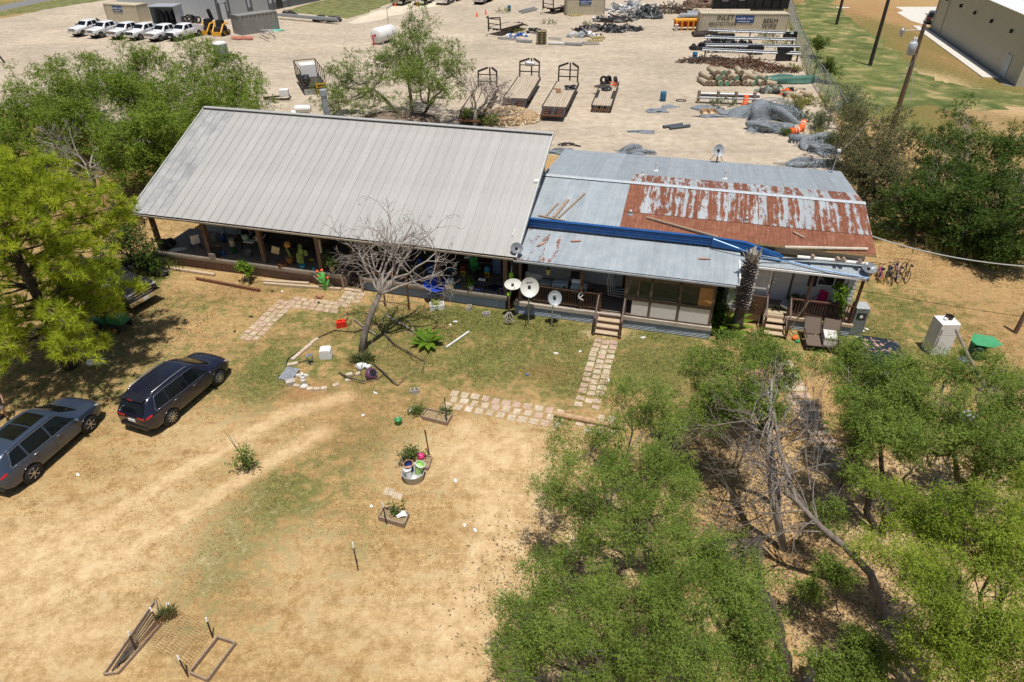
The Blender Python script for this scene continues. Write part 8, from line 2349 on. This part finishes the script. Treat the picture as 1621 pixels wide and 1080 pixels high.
heap('grey green rag heap left of the orange litter', (1222, 146), 1.8, .8, .5, (('rag', mat('sage_cloth', (.2, .25, .2), .9), 'lump'), ('dark_rag', BARK, 'lump')), 15, n_=14, len_=.9)
# black crates and pipes behind the long container
for i in range(9):
    u = 1128 + i * 13
    h = (1.2, .9, 1.3, 1.0, 1.5, 1.6, 1.8, 1.3, 2.4)[i]
    p = G(u, 43)
    solo('black_bin', MB().bx(-.65, .65, -.45, .45, 0, h).bx(-.7, .7, -.5, .5, h + .002, h + .08), BLACK, 'black plastic bin standing on the long container roof, number %s from the left' % ('one two three four five six seven eight nine'.split()[i]), 'bin', V((p.x, p.y - .2, 2.565)), .02 * i, 'black bins on the long container')
t = thing('yellow_machine', 'bright yellow machine showing above the black bins', 'machine', G(1212, 26), .1)
MB().box((0, 0, 3.2), (6.5, 1.6, 1.0)).build('boom_base', YELLOW, t); MB().blob((2.0, 0, 4.0), (1.4, .9, .8), 3, .2, 2).blob((-1.6, 0, 4.1), (1.6, .9, .5), 4, .2, 2).build('housing', YELLOW, t); MB().bx(-2.5, 2.5, -.7, .7, 0, 2.7).build('chassis', DKSTEEL, t)
MB().beam((-2.4, -.6, 3.0), (-4.4, -.6, 3.6), .3).build('arm', YELLOW, t)
ogp = 'orange barrier crates left of the long container'
t = thing('barrier_crate', 'yellow orange barrier frame left of the long container', 'barrier', G(1068, 49), .02)
MB().bx(0, 3.6, 0, 1.6, 1.25, 1.45).build('top', mat('amber_plastic', (.75, .32, .02), .5), t)
for x in (.1, .9, 1.8, 2.6, 3.4): MB().bx(x, x + .2, .0, .2, 0, 1.25).build('leg', mat('amber_plastic', (.75, .32, .02), .5), t)
MB().bx(.1, 3.5, 1.3, 1.5, .3, 1.2).build('back_panel', ORANGE, t)
bucket('white bucket in front of the orange barrier', G(1070, 49.5), .3, .9, WPLAS, handle=False)
for i, (a, b_, z, m_, lb) in enumerate((((1073, 27), (1112, 27), .5, PSTEEL, 'grey pipe at the bottom of the stack behind the orange barrier'), ((1076, 24), (1118, 24), .9, STEEL, 'pale pipe in the middle of the stack behind the orange barrier'), ((1088, 20), (1128, 20), 1.2, STEEL, 'pale pipe on top of the stack behind the orange barrier'), ((1096, 53), (1135, 50), .3, DKSTEEL, 'black pipe lying at the left foot of the long container'), ((1098, 55), (1120, 54.5), .3, DKSTEEL, 'shorter black pipe lying at the left foot of the long container'))):
    solo('pipe', MB().tube([G(*a, z), G(*b_, z)], .28, 8), m_, lb, 'pipe', group='pipes stacked around the long container')
rgp2 = 'pipe racks along the fence'
for i, (a, b_, lb) in enumerate((((1120, 59), (1254, 64), 'pipe rack nearest the long container'), ((1114, 71), (1257, 75), 'second pipe rack from the long container'), ((1116, 84), (1264, 86), 'third pipe rack from the long container'), ((1110, 91), (1265, 98), 'lowest pipe rack, behind the rusty wire'))):
    p, L_, rz = frame_of(a, b_)
    t = thing('pipe_rack', lb, 'pipe rack', p, rz, rgp2)
    for y, z in ((0, .85), (.22, .85), (.1, 1.05)): MB().tube([(0, y, z), (L_, y, z)], .085, 7).build('pipe', STEEL if z < 1 else ALU, t)
    for x in (.4, L_ * .5, L_ - .3): MB().bx(x - .08, x + .08, -.1, .3, 0, .77).build('stand', DKSTEEL, t)
for i, (u, v, h, lb) in enumerate(((1134, 70, 1.3, 'left one of the upright black ribbed bins in the racks'), (1150, 70, 1.3, 'middle one of the upright black ribbed bins in the racks'), (1240, 96, 1.5, 'upright black bin at the fence end of the racks'), (1250, 63, 1.0, 'black bin behind the top rack at the fence'), (1195, 86, 1.0, 'round black bin hanging in the middle of the racks'))):
    mb = MB()
    for k in range(5): mb.bx(-.9 + k * .36, -.6 + k * .36, -.4, .4, 0, h)
    solo('ribbed_bin', mb.bx(-.9, .84, -.35, .35, .05, h - .05), BLACK, lb, 'bin', G(u, v), .03, 'black ribbed bins in the racks')
# straw rolls
STRAW = mat('straw_roll', (.41, .335, .235), .9, var=.2, sc=6, bp=.4, dirt=((.2, .16, .11), .5, 2))
SEND = [mat('straw_end_brown', (.2, .145, .10), .9, var=.3), mat('straw_end_green', (.13, .24, .16), .8, var=.2)]
rg = random.Random(17)
rolls = []
NUM = 'one two three four five six seven eight nine ten eleven'.split()
for row, (z, ys) in enumerate(((.3, [1118.5, 1124, 1130, 1140.5, 1150.5, 1159, 1167, 1179, 1186, 1193.5, 1206]), (.82, [1124, 1137, 1145, 1155, 1165, 1178, 1197, 1211]), (1.32, [1132, 1143, 1151, 1171]))):
    for u in ys: rolls.append((u, z, row))
sgp2 = 'straw rolls stacked behind the low pipe rack'
for i, (u, z, row) in enumerate(rolls):
    green = round(u) in (1140, 1150, 1194, 1137, 1165, 1197, 1211, 1143)
    p = G(u, 137, 0)
    a = R(97) + rg.uniform(-.16, .16) + (.35 if u > 1185 else 0)
    t = thing('straw_roll', ('%s straw roll with %s end in the %s row' % (('pale', 'weathered')[i % 2], 'a green' if green else 'a brown', ('bottom', 'middle', 'top')[row]) + ', number %s from the left' % NUM[[q[0] for q in rolls if q[2] == row].index(u)]), 'straw roll', p + V((0, .15 * row, z)), a, sgp2)
    r_ = rg.uniform(.27, .33)
    L_ = rg.uniform(1.8, 2.3)
    MB().lathe([(r_ * .97, 0), (r_, .1), (r_ * 1.02, L_ * .5), (r_, L_)], 14, rot=(0, R(90), 0)).build('roll', STRAW, t, True)
    MB().lathe([(r_ * .95, -.02), (r_ * .45, -.03), (r_ * .3, .0), (r_ * .2, .02)], 12, rot=(0, R(90), 0)).build('end_face', SEND[int(green)], t)
for i, (u, v, a, lb) in enumerate(((1219, 128, .3, 'loose straw roll lying right of the stack'), (1229, 133, .9, 'pale straw roll lying alone near the green tarp'), (1283, 150, .5, 'pale straw roll under the fence'), (1270, 152, .9, 'second pale straw roll under the fence'))):
    t = thing('straw_roll', lb, 'straw roll', G(u, v, .28), a + pi / 2, sgp2)
    MB().lathe([(.26, 0), (.28, .9), (.26, 1.8)], 14, rot=(0, R(90), 0)).build('roll', STRAW, t, True)
solo('green_tarp', MB().blob((0, 0, .1), (3.0, .9, .7), 8, .25, 3, -.1), mat('tarp_green', (.05, .13, .10), .6, var=.35, sc=2), 'dark green folded tarp lying near the fence', 'tarp', G(1243, 131), .05, smooth=True)
solo('tarp_roll', MB().cyl((0, 0, .3), .28, 1.6, 10, rot=(0, R(80), .6)), mat('tarp_grey', (.28, .33, .34), .6), 'pale grey roll at the end of the green tarp', 'roll', G(1264, 130))
p, L_, rz = frame_of((1103, 163), (1200, 166))
t = thing('low_pipe_rack', 'low rack of dark pipes on wooden posts in front of the straw rolls', 'pipe rack', p, rz, rgp2)
for y, z, m_ in ((0, .75, DKSTEEL), (.2, .85, STEEL), (-.15, .55, PSTEEL)): MB().tube([(0, y, z), (L_, y, z)], .1, 7).build('pipe', m_, t)
for x in (.1, L_ * .33, L_ * .62, L_ * .92): MB().bx(x - .12, x + .12, -.2, .3, 0, 1.2).build('stand', WOOD, t)
# grey wire mesh
MESHG = mat('grey_mesh', (.17, .195, .215), .8, var=.6, sc=4, bp=.9, bsc=14, stretch=(1, 5, 2))
STRND = mat('mesh_strand', (.25, .275, .295), .6, .2, var=.4)
mgp = 'heaps and sheets of grey mesh on the lot'
for i, (u, v, rx, ry, h, a, lb) in enumerate(((1218, 185, 2.7, 1.6, 1.5, .1, 'biggest heap of grey mesh behind the yellow weed bush'), (1236, 188, 1.6, 1.2, .9, -.3, 'smooth fold of grey mesh against the biggest heap'), (1218, 208, 1.7, .9, .7, -.1, 'grey mesh heap left of the fallen drums'), (1293, 232, 1.5, .9, .8, .3, 'grey mesh heap by the olive tree'), (1302, 242, 1.2, .6, .6, -.3, 'grey mesh heap behind the small roof mast'), (1275, 262, 1.7, .7, .45, .1, 'grey mesh with pale edge just behind the annex roof'), (1000, 241, 1.0, .6, .45, 0, 'grey mesh roll peeking over the far edge of the annex roof'), (1012, 243, 1.0, .3, .3, -.1, 'flatter grey mesh roll peeking over the annex roof'), (888, 242, .9, .5, .3, -.2, 'grey mesh by the gable corner of the house'))):
    o = solo('mesh_heap', MB().blob((0, 0, 0), (rx, ry, h), i + 3, .38, 3, -.02), MESHG, lb, 'mesh', G(u, v), a, mgp, True)
    mb, rg = MB(), random.Random(i)
    for k in range(70):
        p_ = V((rg.uniform(-1, 1), rg.uniform(-1, 1), 0))
        d_ = V((rg.gauss(0, 1), rg.gauss(0, .5), 0)).normalized() * .5
        q_ = [p_ + d_ * (e / 3) for e in range(-3, 4)]
        mb.tube([(x.x * rx, x.y * ry, h * 1.12 * sqrt(max(.003, 1 - x.x ** 2 - x.y ** 2)) + rg.uniform(0, .06)) for x in q_], .014, 3, caps=False)
    mb.build('strands', STRND, o)['kind'] = 'stuff'
for i, (u, v, rx, ry, a, lb) in enumerate(((1040, 176, 1.1, .7, .1, 'flat grey mesh sheet left of the blue barrel foot'), (1060, 170, .9, .4, .2, 'thin flat grey mesh sheet right of another'), (1120, 172, 1.3, .8, .0, 'flat grey mesh sheet under the small pallet box'), (1126, 185, 1.6, .4, -.05, 'long narrow grey mesh sheet below the pallet box'), (1158, 178, 1.4, .8, -.1, 'flat grey mesh sheet in front of the traffic drum'), (1012, 209, 1.2, .4, -.15, 'crumpled grey mesh strip on the gravel behind the annex'))):
    solo('mesh_sheet', MB().blob((0, 0, .03), (rx, ry, .14), i + 20, .3, 3, -.025), MESHG, lb, 'mesh', G(u, v), a, mgp, True)
for i, (a, b_, lb) in enumerate((((1050, 201), (1080, 197), 'left dark pipe on the gravel behind the annex'), ((1060, 203), (1092, 199), 'right dark pipe on the gravel behind the annex'))):
    solo('dark_pipe', MB().tube([G(*a, .14), G(*b_, .14)], .15, 8), mat('slate_pipe', (.07, .085, .1), .6), lb, 'pipe', group='dark pipes behind the annex')
t = thing('mesh_roll', 'rolled grey mesh with white spiked edge near the olive tree', 'roll', G(1268, 226), -.15)
MB().cyl((0, 0, .35), .35, 2.0, 14, rot=(0, R(90), 0)).build('roll', MESHG, t, True)
for k in range(7): MB().bx(-.9 + k * .28, -.78 + k * .28, -.38, -.3, .02, .16).build('spike', WPLAS, t)
t = thing('pallet_box', 'small pale wooden box of two bays lying on the grey mesh', 'box', G(1121, 180), .08)
MB().bx(-.7, .7, -.4, .4, 0, .08).bx(-.7, -.64, -.4, .4, .08, .4).bx(.64, .7, -.4, .4, .08, .4).bx(-.03, .03, -.4, .4, .08, .4).bx(-.63, .63, .34, .4, .08, .4).build('box', mat('pale_crate', (.5, .36, .23), .8), t)
solo('wire_scrap', MB().tube([(-.9, 0, .1), (-.3, .2, .2), (.3, 0, .12), (1.0, -.3, .05)], .06, 5).tube([(-.6, -.1, .1), (0, .1, .2), (.5, .2, .1)], .08, 5), DKSTEEL, 'dark scrap of wire on the gravel beside the gable corner', 'scrap', G(900, 231))
solo('black_ring', MB().tube([(.5 * cos(k * .52), .35 * sin(k * .52), .05) for k in range(13)], .04, 5), BLACK, 'black hose ring on the gravel left of the low pipe rack', 'hose', G(1078, 160))
# weeds on the lot
wgp = 'weeds growing on the lot'
for i, (u, v, r_, N, lb) in enumerate(((820, 52, 1.4, 500, 'weeds at the left end of the junk row'), (870, 38, 1.8, 500, 'flat weed patch above the pallet stack'), (795, 20, 1.8, 500, 'weed patch left of the far blue barrel'), (928, 42, 1.2, 500, 'weeds in the steel scrap'), (985, 30, 1.2, 500, 'weeds beside the steel offcuts'), (1175, 52, .8, 500, 'weeds in front of the long container, right one'), (1160, 50, .7, 400, 'weeds in front of the long container, left one'), (1215, 60, 2.4, 1400, 'weeds between the racks at the fence'), (1230, 73, 2.6, 1600, 'tall weeds in the middle racks'), (1245, 88, 2.0, 1000, 'weeds under the lowest rack at the fence'), (1255, 112, 1.8, 900, 'grey weeds above the green tarp'), (1140, 168, 2.0, 900, 'weeds under the low pipe rack'), (1285, 165, 2.2, 1200, 'weeds at the fence right of the mesh heaps'), (1280, 190, 2.0, 1200, 'yellow flowering weeds by the fence'), (1290, 217, 1.2, 700, 'weeds right of the mesh roll'))):
    p = G(u, v)
    leafy('weed', lb, p, [(p.x + dx * r_ * .5, p.y + dy * r_ * .4, .3, r_ * .4) for dx, dy in ((-1, 0), (1, 0), (0, .6), (0, -.6))], GREYB if i % 2 else leafmat('weed_leaf', (.13, .14, .03), (.32, .31, .08), .35), BARKG, N, .16, .03, .02, wgp, 90 + i, .2, 2, 'weeds', twig=.3, flat=.5)
# chain link fence
fp = [G(1238, -20), G(1258, 58), G(1280, 118), G(1306, 160), G(1331, 205)]
fo = fp[0]
fn = thing('chain_link_fence', 'grey chain link fence between the lot and the mown grass', 'fence', fo)
FH = 2.3
wm = MB()
for a, b_ in zip(fp, fp[1:]):
    L_ = (b_ - a).length
    n_ = max(1, round(L_ / 3))
    for i in range(n_):
        p = a.lerp(b_, i / n_) - fo
        MB().tube([p, p + V((0, 0, FH))], .04, 6).build('post', STEEL, fn)
    MB().tube([a - fo + V((0, 0, FH)), b_ - fo + V((0, 0, FH))], .03, 6).build('top_rail', STEEL, fn)
    k = int(L_ / .42)
    for i in range(k):
        p = a.lerp(b_, i / k) - fo
        for s_ in (1, -1):
            q = a.lerp(b_, (i + s_ * FH / .42) / k) - fo + V((0, 0, FH))
            wm.beam(p, q, .011, .011)
o = wm.build('wire_mesh', mat('fence_wire', (.2, .21, .21), .6, .3), fn)
o['kind'] = 'stuff'
# utility poles and wires
PW = mat('dark_pole_wood', (.035, .027, .022), .8, var=.3)
ugp = 'utility poles on the right'
def upole(label, base, top, r_, m_, H_):
    p = G(*base)
    t = thing('utility_pole', label, 'utility pole', p, 0, ugp)
    MB().tube([(0, 0, -.1), (0, 0, H_)], [r_, r_ * .72], 10).build('pole', m_, t)
    return t, p
upole('black utility pole on the lawn, the middle one, reaching out of the frame', (1377, 104), None, .22, PW, 13)
upole('farthest black utility pole, at the top edge of the lawn', (1324, 39), None, .22, PW, 12)
up, ub = upole('brown utility pole with a grey transformer and bracket lamp', (1404, 228), None, .2, mat('pole_brown', (.14, .085, .055), .8, var=.3), 9.2)
MB().lathe([(.2, 7.0), (.3, 7.05), (.31, 7.85), (.27, 7.9), (.2, 7.98)], 16, (-.45, -.1, 0)).build('transformer', mat('transformer_grey', (.4, .43, .46), .45), up, True)
MB().lathe([(.06, 7.9), (.08, 8.2), (.05, 8.35)], 8, (-.5, -.1, 0)).lathe([(.06, 7.9), (.07, 8.2), (.04, 8.3)], 8, (-.33, -.1, 0)).build('insulator', WPLAS, up)
MB().tube([(0, 0, 8.8), (-1.5, 0, 8.75)], .03, 6).build('lamp_arm', STEEL, up); MB().lathe([(.05, 8.95), (.16, 8.8), (.14, 8.45), (.05, 8.3)], 10, (-1.55, 0, 0)).build('lamp', STEEL, up)
MB().tube([(0, -.25, 8.7), (0, .25, 8.7)], .05, 6).build('pin', PW, up)
wgr = 'overhead wires on the right'
top = ub + V((0, 0, 8.2))
def wire(label, a, b_, sag, r_=.012, m_=None):
    a, b_ = V(a), V(b_)
    solo('overhead_wire', MB().tube([a.lerp(b_, k / 14) - V((0, 0, 4 * sag * (k / 14) * (1 - k / 14))) for k in range(15)], r_, 5), m_ or STEEL, label, 'wire', group=wgr)
wire('service wire dropping from the transformer pole to the annex roof mast', top - V((0, 0, 1.6)), H(37.4, 12.9, 5.2), .5)
wire('guy wire slanting down from the transformer pole into the olive tree', top - V((0, 0, 1)), G(1415, 372), .05)
wire('thick wire sweeping low in front of the dark trees to the right edge', H(37.8, 6, 3.6), G(1700, 425, 3.2), .5, .03, mat('pale_cable', (.4, .4, .38), .6))
# tan metal building at the top right
A_, B_ = G(1474, 46), G(1609, 137)
d = (B_ - A_).normalized()
nn = V((d.y, -d.x, 0))
if nn.x > 0: nn = -nn
bd = thing('metal_building', 'big tan ribbed metal building with white roof in the top right corner', 'building', A_)
TANM = mat('tan_metal_wall', (.50, .455, .36), .55, .05, var=.06)
L_ = (B_ - A_).length
BH, BD = 6.4, 24
Ls = L_ * 1.0
wallrun(bd, V(), d * Ls, BH, TANM)
wallrun(bd, d * Ls, d * Ls - nn * BD, BH, TANM)
wallrun(bd, -nn * BD, V(), BH, TANM)
rn = int(Ls / .6)
MB().corr(nn * .5 + V((0, 0, BH)), nn * .5 + d * Ls + V((0, 0, BH)), -nn * BD * .5 + d * Ls + V((0, 0, BH + 2.2)), -nn * BD * .5 + V((0, 0, BH + 2.2)), rn, .05, 4).build('roof', mat('white_metal_roof', (.62, .63, .64), .45, .1, var=.05), bd)
MB().corr(-nn * BD + V((0, 0, BH)), -nn * BD + d * Ls + V((0, 0, BH)), -nn * BD * .5 + d * Ls + V((0, 0, BH + 2.2)), -nn * BD * .5 + V((0, 0, BH + 2.2)), rn, .05, 4).build('roof', mat('white_metal_roof', (.62, .63, .64), .45, .1, var=.05), bd)
MB().beam(nn * .06 + d * Ls * .13, nn * .06 + d * Ls * .13 + V((0, 0, BH)), .16).beam(nn * .06, nn * .06 + V((0, 0, BH)), .2).beam(nn * .06 + d * Ls, nn * .06 + d * Ls + V((0, 0, BH)), .2).build('downpipe', TANM, bd)
for t_ in (.10, .28, .45, .63, .82):
    c_ = d * Ls * t_ + nn * .12 + V((0, 0, 4.4))
    MB().beam(c_ - V((0, 0, .2)), c_ + V((0, 0, .2)), .35, .2).build('wall_lamp', BLACK, bd)
c_ = d * Ls * .86 + nn * .08
MB().add([c_, c_ + d * 1.1, c_ + d * 1.1 + V((0, 0, 2.3)), c_ + V((0, 0, 2.3))], [(0, 1, 2, 3)]).build('door', WM, bd)
MB().beam(c_ - d * .06, c_ - d * .06 + V((0, 0, 2.36)), .1).beam(c_ + d * 1.16, c_ + d * 1.16 + V((0, 0, 2.36)), .1).build('door_frame', WHITE, bd)
# dark grey strip along the wall foot
o = MB().add([A_ + nn * .05 + V((0, 0, .01)), B_ + nn * .05 + V((0, 0, .01)), B_ + nn * 1.0 + V((0, 0, .01)), A_ + nn * 1.0 + V((0, 0, .01))], [(0, 1, 2, 3)]).build('wall_foot_strip', mat('dark_grey_strip', (.17, .165, .16), .9, var=.2, sc=8))
o['kind'] = 'structure'
o = [x for x in C.objects if x.name == 'sidewalk'][0]
solo('white_slab', MB().bx(-1.1, 1.1, -.5, .5, 0, .1), WHITEC, 'pale slab lying on the grass left of the parking pad', 'slab', G(1334, 13), .1)
